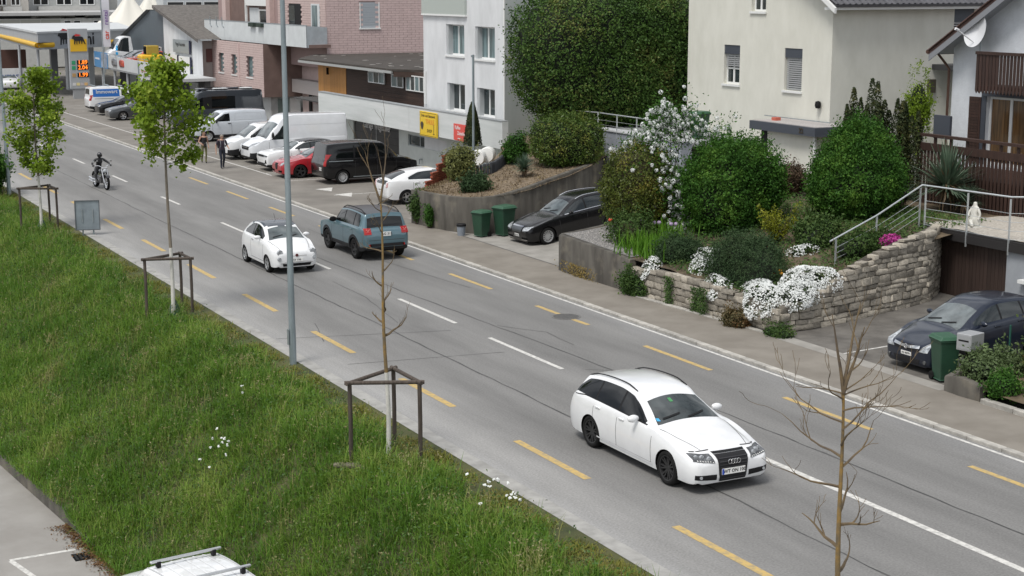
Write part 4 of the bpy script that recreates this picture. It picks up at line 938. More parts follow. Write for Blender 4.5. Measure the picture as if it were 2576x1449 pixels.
# ---------------------------------------------------------------- pink tiled apartment block
PK = mat('pink_tile', (.54,.415,.40), .6, var=.06, scale=3, rnd=.05); PKJ = mat('pink_joint', (.33,.24,.23), .9); PKL = mat('pink_tile_pale', (.54,.42,.395), .6, var=.05, scale=3)
PKD = mat('dark_brown', (.17,.115,.10), .85, var=.12, scale=1.5, detail=6); BAL = mat('balcony_panel_white', (.58,.61,.62), .5, var=.05, scale=1.5); LGY = mat('shop_panel_grey', (.42,.44,.44), .5, var=.08)  # PKD: darker brown than the tiles, for lower side wall, loggia and balcony slab
t = thing('apartment_house', 'pink tiled apartment house with long pale balcony above the camper van', 'building')
MB().box(38.02,50,99.52,123,3.9,13).build('core', PKJ, t)
def tiles(parent, fr, u0, u1, v0, v1, m, tw=.58, th=.16, holes=()):
    mb = MB(); r = 0; v = v0
    while v < v1-.02:
        u = u0 - (tw*.5 if r % 2 else 0)
        while u < u1:
            a, b = max(u, u0)+.008, min(u+tw, u1)-.008; c, d = v+.008, min(v+th, v1)-.008
            if b-a > .03 and not any(h[0] < (a+b)/2 < h[1] and h[2] < (c+d)/2 < h[3] for h in holes): fr.box(mb, a, b, c, d, 0, .02+random.uniform(0,.006))
            u += tw
        v += th; r += 1
    o = mb.build('tile_cladding', m, parent); tag(o, kind='stuff'); return o
F = YF(99.5, 38); tiles(t, F, 0, 10.5, 3.95, 11, PK, holes=[(2.4,3.75,6.58,8.2)])
w_ = part(t, 'window_surround', FRW, F, (2.36,2.43,6.5,8.2,-.01,.05), (3.72,3.79,6.5,8.2,-.01,.05), (2.3,3.85,6.44,6.53,-.01,.1))
sh = part(t, 'roller_shutter', mat('shutter_bluegrey', (.34,.37,.40), .6), F, (2.43,3.72,6.53,8.2,-.2,.004))
for k in range(10): part(sh, 'shutter_slat', MATS['shutter_bluegrey'], F, (2.45,3.70,6.56+.165*k,6.70+.165*k,.004,.014))
F = XF(38, 121.5); tiles(t, F, 12.6, 22.0, 6.0, 11, PKL, holes=[(14.9,17.4,5,8.05),(19.3,21.0,5,8.1)])
part(t, 'loggia_recess', PKD, F, (1.5,11.0,5.5,13,.0,.015)); part(t, 'loggia_column', PKL, F, (.6,1.5,5.3,13,-.01,.35), (11.0,11.8,5.3,13,-.01,.35))
part(t, 'awning', FRW, F, (6.3,11.0,7.85,9.0,.2,.3)); part(t, 'loggia_post', FRW, F, (6.2,6.32,5.3,13,.2,.36))
d = part(t, 'balcony_door', FRW, F, (8.6,8.75,5.4,7.6,.02,.1), (10.6,10.75,5.4,7.6,.02,.1), (8.75,10.6,7.5,7.6,.02,.1)); part(d, 'pane', GLS, F, (8.75,10.6,5.4,7.5,.02,.05)); part(t, 'loggia_panel', BAL, F, (6.4,8.5,5.4,7.7,.02,.06))
d = part(t, 'balcony_door', BLACK, F, (14.9,17.3,5.3,8.05,.0,.03)); part(d, 'pane', GLS, F, (15.0,16.1,5.4,7.95,.03,.04)); d = part(t, 'narrow_window', BAL, F, (19.3,20.9,5.3,8.1,.0,.04)); part(d, 'pane', CURT, F, (19.5,20.5,5.4,8.0,.04,.05))
# balcony with its panels
F = XF(36.3, 121.2); part(t, 'balcony_slab', PKD, F, (0,22.5,5.3,5.5,-1.7,-.04))
for a, b in ((0,5.1),(5.14,13.9),(13.94,19.2),(19.24,22.5)): part(t, 'balcony_panel', BAL, F, (a,b,5.32,6.72,-.04,.0))
MB().add([(36.3,98.68,5.32),(38.02,99.44,5.32),(38.02,99.44,6.6),(36.3,98.68,6.72),(36.34,98.64,5.32),(38.02,99.40,5.32),(38.02,99.40,6.6),(36.34,98.64,6.72)], [(0,1,2,3),(7,6,5,4),(0,4,5,1),(3,2,6,7)]).build('balcony_panel', mat('frosted_panel', (.46,.50,.52), .4, var=.1, scale=2), t)
part(t, 'balcony_rail', STEEL, F, (0,22.5,6.72,6.77,-.06,.02))
for u in (11.3, 13.0): part(t, 'flower_box', mat('planter_green', (.02,.035,.025), .7), F, (u,u+1.1,6.45,6.72,.01,.22))
for u in (1.6,3.2,4.6): MB().tube([F.P(u,7.0,.03),F.P(u,6.4,.03),F.P(u+.35,6.25,.03)], .03, 5).build('rail_hook', STEEL, t)
# protruding lower block
F = XF(36, 118.4); low = [(1.6,2.9,2.95,4.45),(4.75,5.95,2.93,4.42),(8.2,9.6,2.9,4.40)]
mb = MB(); facade(mb, F, 0, 11.9, 1.65, 5.3, low, .25); mb.build('lower_wall', PKJ, t); tiles(t, F, 0, 11.9, 1.65, 5.3, PKL, holes=low)
for o in low: window(t, F, *o, depth=.2, bars=(), glass=CURT, frame=mat('frame_dark', (.2,.2,.2), .5), sill=FRW)
MB().tube([F.P(6.6,1.7,.05),F.P(6.6,5.2,.05)], .05, 6).build('rain_pipe', PK, t)
mb = MB(); facade(mb, YF(106.5, 36.0), .003, 2.8, 1.65, 5.3); mb.add([(36.01,106.5,1.65),(38.8,106.5,1.65),(38.8,118.4,1.65),(36.01,118.4,1.65)], [(0,1,2,3)]); mb.build('lower_side_wall', PKD, t)
mb = MB(); facade(mb, XF(38.8, 106.5), 0, 7.0, 0, 3.9); mb.build('recess_wall', PKL, t)
MB().box(38.0,38.75,99.6,106.4,2.0,2.9).build('recess_panel', mat('recess_grey', (.36,.33,.32), .7), t)
F = XF(36.6, 118.4); mb = MB(); facade(mb, F, 0, 11.5, 0, 1.65); mb.build('shop_wall', LGY, t)
F = YF(106.9, 36.6); mb = MB(); facade(mb, F, 0, 2.2, 0, 1.65); mb.build('shop_wall', LGY, t)
d = part(t, 'shop_window', mat('shop_green_glass', (.16,.21,.20), .15), F, (.5,1.3,.1,1.5,.0,.03)); d = part(t, 'shop_door', FRW, F, (1.4,2.15,.05,1.55,.0,.03))
F = YF(103, 38.2); 
F = XF(38.75, 106); part(t, 'door_frame', BLACK, F, (1.0,1.5,.1,1.9,.01,.05)); part(t, 'strip_window', GLS, F, (1.8,4.6,1.4,1.85,.01,.05)); part(t, 'door', MATS['recess_grey'], F, (1.8,2.8,.05,1.3,.01,.04))
# sign board at its corner
s_ = thing('hanging_sign', 'red board with white lettering at the corner of the pink house', 'sign'); F = YF(106.3, 34.9); part(s_, 'panel', mat('sign_crimson', (.45,.03,.06), .5), F, (0,.75,.55,1.75,0,.06)); lettering('Park', .3, WHL, s_, F.P(.37,1.35,.065), F.rot(), extrude=.002); lettering('P+', .3, WHL, s_, F.P(.37,.95,.065), F.rot(), extrude=.002)
# ---------------------------------------------------------------- cream house number 22
CRM = mat('cream_render', (.60,.595,.53), .88, col2=(.665,.66,.595), scale=1.6, detail=9, bump=.15, bscale=60, stretch=(1,1,.45)); ANT = mat('anthracite_metal', (.075,.085,.105), .5, .3); BLIND = mat('blind_slat', (.40,.41,.42), .4, .3)
t = thing('house', 'cream rendered house with narrow windows, blinds and grey tiled roof', 'building')
F = XF(38, 56.9); ops = [(2.65,3.75,5.36,6.93),(6.7,7.8,5.32,6.93),(4.45,5.4,8.3,9.6)]
mb = MB(); facade(mb, F, 0, 9.55, 1.6, 12, ops, .25); mb.build('front_wall', CRM, t)
rz_ = R(4); SF = Fr((38, 47.35, 0), (math.cos(rz_), math.sin(rz_), 0), (math.sin(rz_), -math.cos(rz_), 0))
mb = MB(); facade(mb, SF, .003, 9, 1.6, 8.45, [(6.3,7.4,7.1,8.4)], .2); mb.build('side_wall', CRM, t)
for k, o in enumerate(ops):
    if k < 2: part(t, 'blind_box', ANT, F, (o[0],o[1],o[3]-.36,o[3],-.2,-.03))
    w_ = window(t, F, o[0], o[1], o[2], o[3]-(.36 if k < 2 else 0), depth=.22, bars=((.45,) if k != 1 else ()), hbars=((.52,) if k == 0 else ()), glass=GLS, sill=FRW, fw=.07)
    n = (6, 15, 0)[k]
    for q in range(n): part(w_, 'blind_slat', BLIND, F, (o[0]+.05,o[1]-.05,o[3]-.40-.08*q-.055,o[3]-.40-.08*q,-.13,-.09))
part(t, 'blind_box', ANT, SF, (6.3,7.4,7.9,8.4,-.15,-.03)); w_ = window(t, SF, 6.3,7.4,7.1,7.9, depth=.18, bars=(), glass=CGLASS2)
for q in range(8): part(w_, 'blind_slat', BLIND, SF, (6.35,7.35,7.83-.09*q,7.88-.09*q,-.12,-.08))
# roof with tile courses along the eaves
RT = mat('grey_roof_tile', (.075,.075,.085), .6, var=.2, scale=2, rnd=.2)
part(t, 'eaves_board', FRW, SF, (-.35,10,8.42,8.52,-.1,.45)); part(t, 'gutter', mat('gutter_dark', (.06,.06,.065), .5, .4), SF, (-.35,10,8.52,8.62,.38,.52))
rb = MB(); rb.add([SF.P(-.4,8.56,.46),SF.P(10,8.56,.46),SF.P(10,11.6,-4.2),SF.P(-.4,11.6,-4.2),SF.P(-.4,8.42,.42),SF.P(10,8.42,.42),SF.P(10,11.4,-4.2),SF.P(-.4,11.4,-4.2)], [(0,1,2,3),(7,6,5,4),(0,4,5,1),(1,5,6,2),(3,7,4,0)]); roof = rb.build('roof', RT, t)
rb = MB(); rb.add([SF.P(-.46,8.5,.55),SF.P(-.36,8.5,.55),SF.P(-.36,11.75,-4.3),SF.P(-.46,11.75,-4.3),SF.P(-.46,8.3,.55),SF.P(-.36,8.3,.55),SF.P(-.36,11.5,-4.3),SF.P(-.46,11.5,-4.3)], [(0,1,2,3),(7,6,5,4),(0,4,5,1),(1,5,6,2),(3,7,4,0)]); rb.build('verge_board', FRW, t)
tl = MB(); tl.grid([[SF.P(0,0,0)*0 + Vector((u, -.05*math.sin(2*math.pi*u/.3)*0, 0)) for u in (0,.3)] for q in (0,1)]) if False else None
pm = MB(); n = 7
rowsT = []
for q in range(2):
    rowsT.append([(.30*k/n, q*.38, .035*math.sin(2*math.pi*k/n)+(.03 if q == 0 else 0)) for k in range(n+1)])
pm.grid(rowsT); pm.grid([[(x, y-.0, z-.04) for x, y, z in rowsT[0]], rowsT[0]])
tme = pm.mesh('roof_tile', RT, smooth=50)
sl = math.atan2(11.6-8.56, 4.66); M0 = Matrix((SF.u, (-SF.n*math.cos(sl)+SF.z*math.sin(sl)), (SF.n*math.sin(sl)+SF.z*math.cos(sl)))).transposed()
for r in range(6):
    for k in range(34):
        o = link('roof_tile', tme, roof, tuple(SF.P(-.36+.3*k, 8.60+.34*r*math.sin(sl), .50-.34*r*math.cos(sl)))); o.rotation_euler = M0.to_euler()
# flat porch roof, its wall, lamp and number
MB().prism([(36.2,49.9),(36.2,45.9),(38.0,45.6),(38.0,49.9)], 3.92, 4.24).build('porch_roof', ANT, t); MB().prism([(36.3,49.8),(36.3,46.0),(37.9,45.8),(37.9,49.8)], 4.24, 4.26).build('porch_gravel', mat('roof_gravel', (.36,.34,.33), .9, var=.2, scale=20), t)
mb = MB(); facade(mb, XF(36.55, 49.2), 0, 2.9, 1.6, 3.95); facade(mb, YF(46.3, 36.55), .003, 1.5, 1.6, 3.95); mb.build('porch_wall', CRM, t)
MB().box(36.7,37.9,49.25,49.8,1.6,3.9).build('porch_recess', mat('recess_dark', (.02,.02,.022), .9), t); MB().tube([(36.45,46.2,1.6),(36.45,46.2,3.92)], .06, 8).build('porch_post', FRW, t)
lettering('22', .26, INKB, t, (36.185, 46.7, 4.08), XF(0,0).rot(), extrude=.006, bold=.004)
MB().lathe([(0,.0),(.09,.02),(.12,.12),(.10,.26),(0,.3)], 12, 'z').build('wall_lamp', BLACK, t, (37.87, 47.9, 4.75)); part(t, 'wall_lantern', mat('lantern_bronze', (.06,.05,.035), .5), SF, (5.0,5.32,5.2,5.72,.0,.16))
MB().box(36.75,37.0,49.0,49.25,4.26,4.38).build('roof_vent', mat('vent_red', (.5,.12,.08), .6), t); MB().tube([(37.2,50.3,4.36),(37.2,46.3,4.36)], .02, 5).build('roof_rod', STEEL, t)
# lean-to porch at its far corner
MB().prism([(43.2,46.2,),(45.8,46.2),(45.8,48.3),(43.2,48.3)], 6.1, 6.3).build('side_canopy', MATS['gutter_dark'], t); MB().box(44.3,45.6,46.6,48.2,3,6.0).build('side_annex', CRM, t)
# ---------------------------------------------------------------- white chalet with dark balconies
CHW = mat('rough_white_render', (.62,.65,.69), .9, var=.05, scale=3, bump=.5, bscale=14); BRW = mat('brown_stained_wood', (.032,.016,.012), .65, col2=(.058,.029,.021), scale=4, stretch=(6,6,.4), rnd=.18); CHT = mat('brown_roof_tile', (.085,.048,.04), .7, var=.2, scale=3, rnd=.15)
t = thing('chalet', 'white chalet with dark brown balcony, shutters and brown tiled roof', 'building')
F = XF(40, 43.1); dr = (1.75,3.7,3.2,5.55)
mb = MB(); facade(mb, F, 0, 9, 1.8, 7.15, [dr], .22)
mb.add([F.P(0,7.15),F.P(9,7.15),F.P(9,12.65)], [(0,1,2)]); mb.build('front_wall', CHW, t)
mb = MB(); mb.add([(40.003,43.1,1.8),(49,43.1,1.8),(49,43.1,7.1),(40.0,43.1,7.1)], [(0,1,2,3)]); mb.build('side_wall', CHW, t)
w_ = window(t, F, *dr, depth=.2, bars=(.52,), glass=mat('curtain_ochre', (.14,.075,.03), .15, spec=.9, var=.6, scale=3, stretch=(4,4,.2)), fw=.09)
part(t, 'lintel', ANT, F, (1.6,4.0,5.56,5.68,.005,.12)); part(t, 'door_reveal', ANT, F, (1.5,1.74,3.2,5.55,.003,.03))
for a in (.95, 3.85):
    sh = part(t, 'shutter', BRW, F, (a, a+.56, 3.25, 5.5, .02, .06))
    for k in range(22): part(sh, 'louvre', BRW, F, (a+.06, a+.50, 3.32+.098*k, 3.39+.098*k, .06, .075))
# verge of the roof running up across the gable
e0, e1 = F.P(-.45, 7.06, .75), F.P(8.5, 7.06+8.95*.61, .75); e2, e3 = F.P(-.45, 7.06, -8), F.P(8.5, 7.06+8.95*.61, -8)
dv = Vector((0,0,-.16)); rb = MB().add([e0,e1,e3,e2,e0+dv,e1+dv,e3+dv,e2+dv], [(0,1,2,3),(7,6,5,4),(0,4,5,1),(0,3,7,4),(1,5,6,2)]); roof = rb.build('roof', CHT, t)
rb = MB().add([e0+dv,e1+dv,e1+dv+F.n*-.03,e0+dv+F.n*-.03,e0+dv*2.4,e1+dv*2.4,e1+dv*2.4-F.n*.03,e0+dv*2.4-F.n*.03], [(0,1,5,4),(3,2,6,7),(4,5,6,7),(0,4,7,3)]); rb.build('barge_board', mat('soffit_grey', (.22,.23,.25), .7), t)
sof = MB().add([F.P(-.4,6.92,.74),F.P(8.4,6.92+8.8*.61,.74),F.P(8.4,6.92+8.8*.61,-8),F.P(-.4,6.92,-8)], [(0,1,2,3)]); sof.build('soffit', mat('soffit_pale', (.36,.38,.41), .7), t)
pm = MB().box(-.17,.17,0,.42,.0,.05); tme = pm.mesh('verge_tile', CHT, bevel=.012); dirv = (e1-e0).normalized(); Mv = Matrix((-F.n, dirv, (-F.n).cross(dirv))).transposed()
for k in range(22): o = link('verge_tile', tme, roof, tuple(e0+dirv*(.36*k)+F.n*-.1+Vector((0,0,.02)))); o.rotation_euler = Mv.to_euler()
MB().tube([F.P(-.5,7.0,.77),F.P(-.5,7.0,-6)], .08, 8).build('gutter', mat('copper_gutter', (.10,.055,.04), .5, .4), t); MB().tube([F.P(-.5,6.95,.3),F.P(-.3,6.6,.1),F.P(-.1,6.4,.08),F.P(-.1,2.2,.08)], .05, 6).build('rain_pipe', MATS['copper_gutter'], t)
# upper balcony
part(t, 'balcony_floor', BRW, F, (2.2,9,5.86,5.98,.05,1.0)); part(t, 'balcony_rail', BRW, F, (2.2,9,7.02,7.12,.93,1.08))
slat = MB().box(-.055,.055,-.014,.014,0,1.22).add([(-.055,-.014,0),(.055,-.014,0),(0,-.014,-.09),(-.055,.014,0),(.055,.014,0),(0,.014,-.09)], [(0,2,1),(3,4,5),(0,3,5,2),(1,2,5,4)]).mesh('balcony_slat', BRW)
for k in range(26): link('balcony_slat', slat, t, tuple(F.P(2.27+.155*k, 5.80, 1.02)), F.rot()).rotation_euler = (0,0,R(-90))
for k in range(6): link('balcony_slat', slat, t, tuple(F.P(2.23, 5.80, .1+.155*k)))
# satellite dish
d = thing('satellite_dish', 'white satellite dish mounted above the chalet balcony', 'dish', tuple(F.P(1.75, 7.8, .72)))
prof = [(0,-.10),(.18,-.085),(.34,-.05),(.47,0),(.475,.012),(.34,-.035),(0,-.085)]
dm = MB().lathe(prof, 28, 'z').mesh('dish_bowl', mat('dish_white', (.66,.67,.69), .5), smooth=50); db = link('dish_bowl', dm, d); nd = Vector((-.97,.12,.2)).normalized(); db.rotation_euler = nd.to_track_quat('Z','Y').to_euler(); db.scale = (1.22,1.22,1.22)
MB().tube([nd*0+Vector((0,0,-.42)), nd*.75+Vector((0,0,-.12))], .022, 6).build('feed_arm', MATS['dish_white'], d); MB().tube([nd*.68+Vector((0,0,-.13)), nd*.82+Vector((0,0,-.10))], .05, 8).build('receiver', MATS['dish_white'], d)
MB().tube([-nd*.12, -nd*.25, -nd*.25+Vector((0,0,-.8))], .03, 6).build('mast', STEEL, d)
# lower wooden deck with railing
dk = thing('wooden_deck', 'dark brown wooden deck railing in front of the chalet', 'deck'); F = XF(37, 41.4); 
part(dk, 'deck_floor', BRW, F, (0,9,3.0,3.12,-2.9,-.05)); part(dk, 'hand_rail', BRW, F, (-.1,9,4.33,4.42,-.1,.08)); part(dk, 'rail_board', BRW, F, (0,9,3.86,4.12,.02,.06))
slat2 = MB().box(-.055,.055,-.014,.014,0,1.9).mesh('deck_slat', BRW)
for k in range(46): link('deck_slat', slat2, dk, tuple(F.P(.08+.165*k, 2.0, .0)), (0,0,R(-90)))
post = MB().box(-.04,.04,-.04,.04,0,.5).mesh('rail_post', BRW)
for k in range(8): link('rail_post', post, dk, tuple(F.P(.1+.75*k, 3.86, -.03)))
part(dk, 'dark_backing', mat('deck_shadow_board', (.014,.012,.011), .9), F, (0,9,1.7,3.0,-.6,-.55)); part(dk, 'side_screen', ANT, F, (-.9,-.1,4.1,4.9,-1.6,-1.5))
# ---------------------------------------------------------------- garage with roof terrace and steel railing
t = thing('garage', 'small garage with brown plank door under a gravel roof terrace', 'garage')
GRY = mat('garage_pillar_grey', (.30,.32,.345), .8, var=.06, scale=3); DOOR = mat('brown_garage_door', (.032,.020,.016), .6, col2=(.05,.032,.026), scale=5, stretch=(8,8,.2), rnd=.15)
F = XF(33.4, 36.75)
part(t, 'pillar', GRY, F, (0,.34,0,1.82,-.4,.0)); part(t, 'pillar', GRY, F, (3.35,6,0,1.82,-.4,0)); 
dr = part(t, 'garage_door', DOOR, F, (.34,3.35,0,1.82,-.22,-.18))
for k in range(20): part(dr, 'door_plank', DOOR, F, (.345+.15*k,.485+.15*k,.03,1.80,-.18,-.165))
part(t, 'roof_beam', mat('roof_edge_black', (.022,.02,.02), .6), F, (-.25,6,1.82,2.06,-.3,.12)); MB().box(33.3,37.5,28.5,37.0,2.0,2.12).build('terrace_slab', MATS['roof_edge_black'], t)
MB().grid([[(33.4+x*.5,36.9-y*.5,2.13+random.uniform(0,.05)) for x in range(9)] for y in range(16)]).build('gravel_bed', mat('terrace_gravel', (.30,.27,.23), .95, col2=(.48,.45,.40), scale=14, detail=4, bump=.8, bscale=22), t)
part(t, 'window_sill', FRW, F, (4.0,5.5,1.0,1.1,0,.2))
def railing(name, label, posts, tops, wires=4, cat='railing', foot=None):
    r = thing(name, label, cat); rt = mat('railing_steel', (.58,.61,.62), .35, .6)
    MB().tube(tops, .026, 8).build('top_rail', rt, r, smooth=60)
    for p, h in posts: MB().box(-.025,.025,-.015,.015,0,h).build('post', rt, r, p)
    for k in range(wires):
        f = (k+1)/(wires+1)
        for (p, h), (q, h2) in zip(posts, posts[1:]):
            MB().tube([(p[0],p[1],p[2]+h*(.12+.78*f)),(q[0],q[1],q[2]+h2*(.12+.78*f))], .008, 6).build('wire', rt, r)
    return r
railing('steel_railing', 'brushed steel railing along the gravel roof terrace of the garage', [((33.28,36.75,1.72),1.55),((33.28,34.95,1.72),1.6),((33.28,33.25,1.72),1.62),((33.6,32.8,1.72),1.65),((34.2,30.5,1.72),1.65)], [(33.26,36.9,3.34),(33.26,33.2,3.40),(33.7,32.6,3.44),(34.4,30.4,3.46)])
railing('steel_railing', 'sloping steel handrail climbing beside the stone wall to the terrace', [((29.05,35.7,1.15),1.0),((30.9,36.15,1.45),1.18),((33.2,36.9,2.05),1.2)], [(28.75,35.6,2.12),(30.9,36.15,2.66),(33.26,36.9,3.34)])
# ---------------------------------------------------------------- grey terrace wall of the drive
TW = mat('bluegrey_render', (.27,.29,.33), .8, var=.05, scale=2); t = thing('terrace_wall', 'smooth blue grey terrace wall above the sloping drive', 'wall')
MB().box(34.5,35.0,52.0,58.6,1.0,3.28).build('wall_body', TW, t); MB().box(34.45,35.05,51.95,58.65,3.28,3.34).build('coping', mat('coping_pale', (.5,.51,.53), .7), t); MB().box(34.5,38,58.0,58.6,1.0,3.2).build('return_wall', TW, t)
MB().box(34.44,34.5,54.6,57.4,1.0,2.6).build('garage_front', FRW, t)
pv = mat('terrace_paving', (.26,.27,.275), .85, var=.12, scale=3); MB().prism([(35,51.9),(41,51.9),(44,62),(38,63.5),(35,61)], 3.1, 3.22).build('paved_floor', pv, t)
st = thing('garden_steps', 'dark open steps beside the round hedge leading to the terrace', 'steps')
for k in range(10): MB().box(33.6,35.1,58.7+.30*k,58.95+.30*k,3.2-.17*k,3.26-.17*k).build('step', mat('step_grey', (.18,.185,.20), .8), st)
for k in range(10): st.children[k].location.y = -.0
railing('steel_railing', 'thin grey railing on top of the blue grey terrace wall', [((34.5,60.6-.0,3.1),.85)] + [((34.5,58.4-1.55*k,3.0),1.0) for k in range(5)], [(34.5,60.6,3.95),(34.5,58.4,4.0),(34.5,52.2,4.0)], 3)
fn = thing('wooden_fence', 'dark red board fence between the tall hedge and cream house', 'fence'); FB = mat('red_brown_fence', (.075,.022,.018), .8, rnd=.2)
for k in range(18): MB().box(-.02,.02,0,.2,0,1.9).build('board', FB, fn, (40.5+.06*k, 57.2+.22*k, 3.1))
# ---------------------------------------------------------------- filling station and what stands round it
LG = mat('station_grey', (.36,.38,.40), .5, var=.05, scale=1); YB = mat('station_yellow', (.70,.42,.02), .4); WG = mat('pale_grey_panel', (.50,.52,.53), .6, var=.06, scale=1); DG = mat('slate_cladding', (.085,.105,.12), .6, var=.12, scale=2, stretch=(6,6,.3))
EM = mat('emblem_black', (.01,.01,.012), .5); ER = mat('emblem_red', (.55,.03,.03), .5)
t = thing('filling_station', 'grey filling station canopy with yellow tube edge and dark columns', 'filling station')
MB().prism([(26.8,137.1),(36.5,143.9),(41,168),(28.7,168)], 4.02, 5.35).build('canopy', LG, t); MB().prism([(26.7,136.9),(36.6,143.8),(41.1,168.2),(28.6,168.2)], 5.35, 5.52).build('canopy_roof', WG, t)
MB().tube([(28.6,165,4.4),(26.68,136.95,4.4),(28.2,137.95,4.4)], .22, 8).build('yellow_tube', YB, t, smooth=60); MB().tube([(33.6,141.75,4.4),(36.55,143.8,4.4),(36.8,145.0,4.4)], .22, 8).build('yellow_tube', YB, t, smooth=60)
for p in ((28.9,141.5),(32.5,152)): MB().box(p[0]-.28,p[0]+.28,p[1]-.3,p[1]+.3,0,4.02).build('column', mat('column_dark', (.10,.105,.11), .5), t)
for p in ((27.2,139.5),(27.6,150)): MB().tube([(p[0],p[1],0),(p[0],p[1],4.02)], .12, 8).build('post', LG, t)
MB().box(31,33.4,146,147,0.05,3.9).build('shop_front', WG, t)
CF = Fr((26.8,137.1,0), (9.7,6.8,0), (6.8,-9.7,0))
lettering('eni', 1.5, EM, t, tuple(CF.P(5.9,4.75,.03)), CF.rot(), extrude=.02, bold=.012)
def six_legged_dog(parent, fr, u, v, s, w=.03):   # the black animal emblem with its red flame
    body = [(-.50,.22),(-.42,.42),(-.30,.50),(-.22,.38),(.10,.40),(.32,.34),(.42,.10),(.52,-.18),(.46,-.20),(.36,-.02),(.30,.08),(.26,-.16),(.20,-.16),(.20,.08),(.10,.06),(.08,-.16),(.02,-.16),(.02,.05),(-.08,.05),(-.10,-.18),(-.16,-.18),(-.16,.06),(-.22,.06),(-.28,-.20),(-.34,-.20),(-.32,.12),(-.38,.20)]
    mb = MB(); n = len(body); mb.add([fr.P(u+a*s, v+b*s, w) for a, b in body] + [fr.P(u+a*s, v+b*s, w-.025) for a, b in body], [tuple(range(n))] + [(i, (i+1) % n, n+(i+1) % n, n+i) for i in range(n)]); mb.build('animal_emblem', EM, parent)
    fl = [(-.32,.46),(-.18,.58),(.12,.52),(.18,.45),(.0,.41),(-.2,.40)]
    MB().add([fr.P(u+a*s, v+b*s, w+.01) for a, b in fl], [tuple(range(6))]).build('flame_emblem', ER, parent)
six_legged_dog(t, CF, 3.2, 4.7, 1.75, .04)
# price pylon
t = thing('price_pylon', 'tall grey price pylon with yellow emblem panel and lit orange prices', 'sign'); F = YF(134.2, 28.7)
part(t, 'pylon_body', LG, F, (0,1.55,.9,5.8,-.4,0)); part(t, 'pylon_base', mat('base_grey', (.30,.31,.32), .7), F, (.2,1.35,0,.9,-.35,-.05)); part(t, 'emblem_panel', YB, F, (.1,1.45,3.95,4.95,.0,.05)); six_legged_dog(t, F, .78, 4.75, 1.1, .09)
LED = bpy.data.materials.new('lit_digits'); LED.use_nodes = True; b_ = LED.node_tree.nodes['Principled BSDF']; b_.inputs['Base Color'].default_value = (.8,.2,.02,1); b_.inputs['Emission Color'].default_value = (1,.22,.02,1); b_.inputs['Emission Strength'].default_value = 1.0
GRN = mat('fuel_green', (.03,.30,.14), .5)
for k, (tx, v) in enumerate((('1.89', 3.05), ('2.04', 2.62), ('1.99', 2.02))):
    part(t, 'price_display', BLACK, F, (.58,1.5,v-.18,v+.18,.0,.03)); lettering(tx, .46, LED, t, F.P(1.04,v,.035), F.rot(), extrude=.002, bold=.01); part(t, 'fuel_label', GRN if k < 2 else mat('diesel_tan', (.45,.28,.12), .6), F, (.15,.45,v-.16,v+.14,.0,.02))
for k, cc in enumerate(((.6,.6,.6),(.7,.6,.3),(.5,.45,.45),(.7,.45,.2))): part(t, 'card_sticker', mat('sticker_%d' % k, cc, .5), F, (.15+.32*k,.42+.32*k,1.15,1.38,.0,.015))
# banner flag
t = thing('banner_flag', 'tall white vertical banner with red and blue lettering', 'flag'); F = YF(131, 30.75); MB().tube([(30.72,131,0),(30.72,131,9.5)], .05, 6).build('pole', STEEL, t)
bn = MB(); bn.grid([[F.P(.0+u*.62, 4.4+.42*v, .06*math.sin(v*.9+u)) for u in (0,.5,1)] for v in range(13)]); bn.build('cloth', mat('banner_white', (.66,.67,.72), .7), t, smooth=180)
o = lettering('car', .56, mat('banner_red', (.6,.06,.03), .6), t, F.P(.32,5.35,.1), F.rot(), extrude=.002, bold=.008); o.rotation_euler = (Matrix((F.z, -F.u, F.n)).transposed()).to_euler()
o = lettering('rental', .5, mat('banner_violet', (.16,.06,.3), .6), t, F.P(.32,6.75,.1), F.rot(), extrude=.002, bold=.006); o.rotation_euler = (Matrix((F.z, -F.u, F.n)).transposed()).to_euler()
# gabled workshop, slate clad left half and white right half
t = thing('workshop', 'gabled workshop with slate grey and white halves covered with signs', 'building'); F = XF(35, 141.2); 
pk_ = 12.4
mb = MB(); mb.add([F.P(0,0),F.P(13,0),F.P(13,7.3),F.P(9.2,7.3),F.P(0,4.9)], [(0,1,2,3,4)]); mb.build('slate_wall', DG, t)
mb = MB(); mb.add([F.P(13,0),F.P(23.6,0),F.P(23.6,5.2),F.P(13,7.2)], [(0,1,2,3)]); mb.build('white_wall', RENW, t); mb = MB(); mb.add([(35.003,118.4,0),(42,118.4,0),(42,118.4,5.2),(35.003,118.4,5.2)], [(0,1,2,3)]); mb.build('end_wall', mat('beige_wall', (.42,.38,.36), .8), t)
WRT = mat('weathered_tile', (.12,.11,.10), .85, var=.3, scale=4)
rb = MB(); rb.add([F.P(11.6,7.75,.5),F.P(24.2,5.35,.5),F.P(24.2,5.35,-9),F.P(11.6,7.75,-9),F.P(11.6,7.5,.5),F.P(24.2,5.1,.5)], [(0,1,2,3),(0,4,5,1)]); rb.build('roof', WRT, t); rb = MB(); rb.add([F.P(9,7.35,.3),F.P(-.4,4.9,.3),F.P(-.4,4.9,-9),F.P(9,7.35,-9)], [(0,1,2,3)]); rb.build('roof_far', mat('slate_roof', (.16,.17,.18), .7), t)
SG = mat('sign_glass_grey', (.28,.31,.32), .3); NV = mat('sign_navy', (.02,.025,.06), .4)
for a, b, c, d, m_, nm in ((16.3,20.7,4.15,5.15,SG,'sign_board'),(14.6,17.3,3.2,3.95,FRW,'sign_board'),(17.8,20.8,2.6,3.9,FRW,'sign_board'),(15.3,20.6,1.75,2.5,SR,'sign_board')):
    s_ = part(t, nm, m_, F, (a,b,c,d,.1,.2)); part(s_, 'sign_side', NV, F, (b+.002,b+.18,c-.05,d,.1,.2))
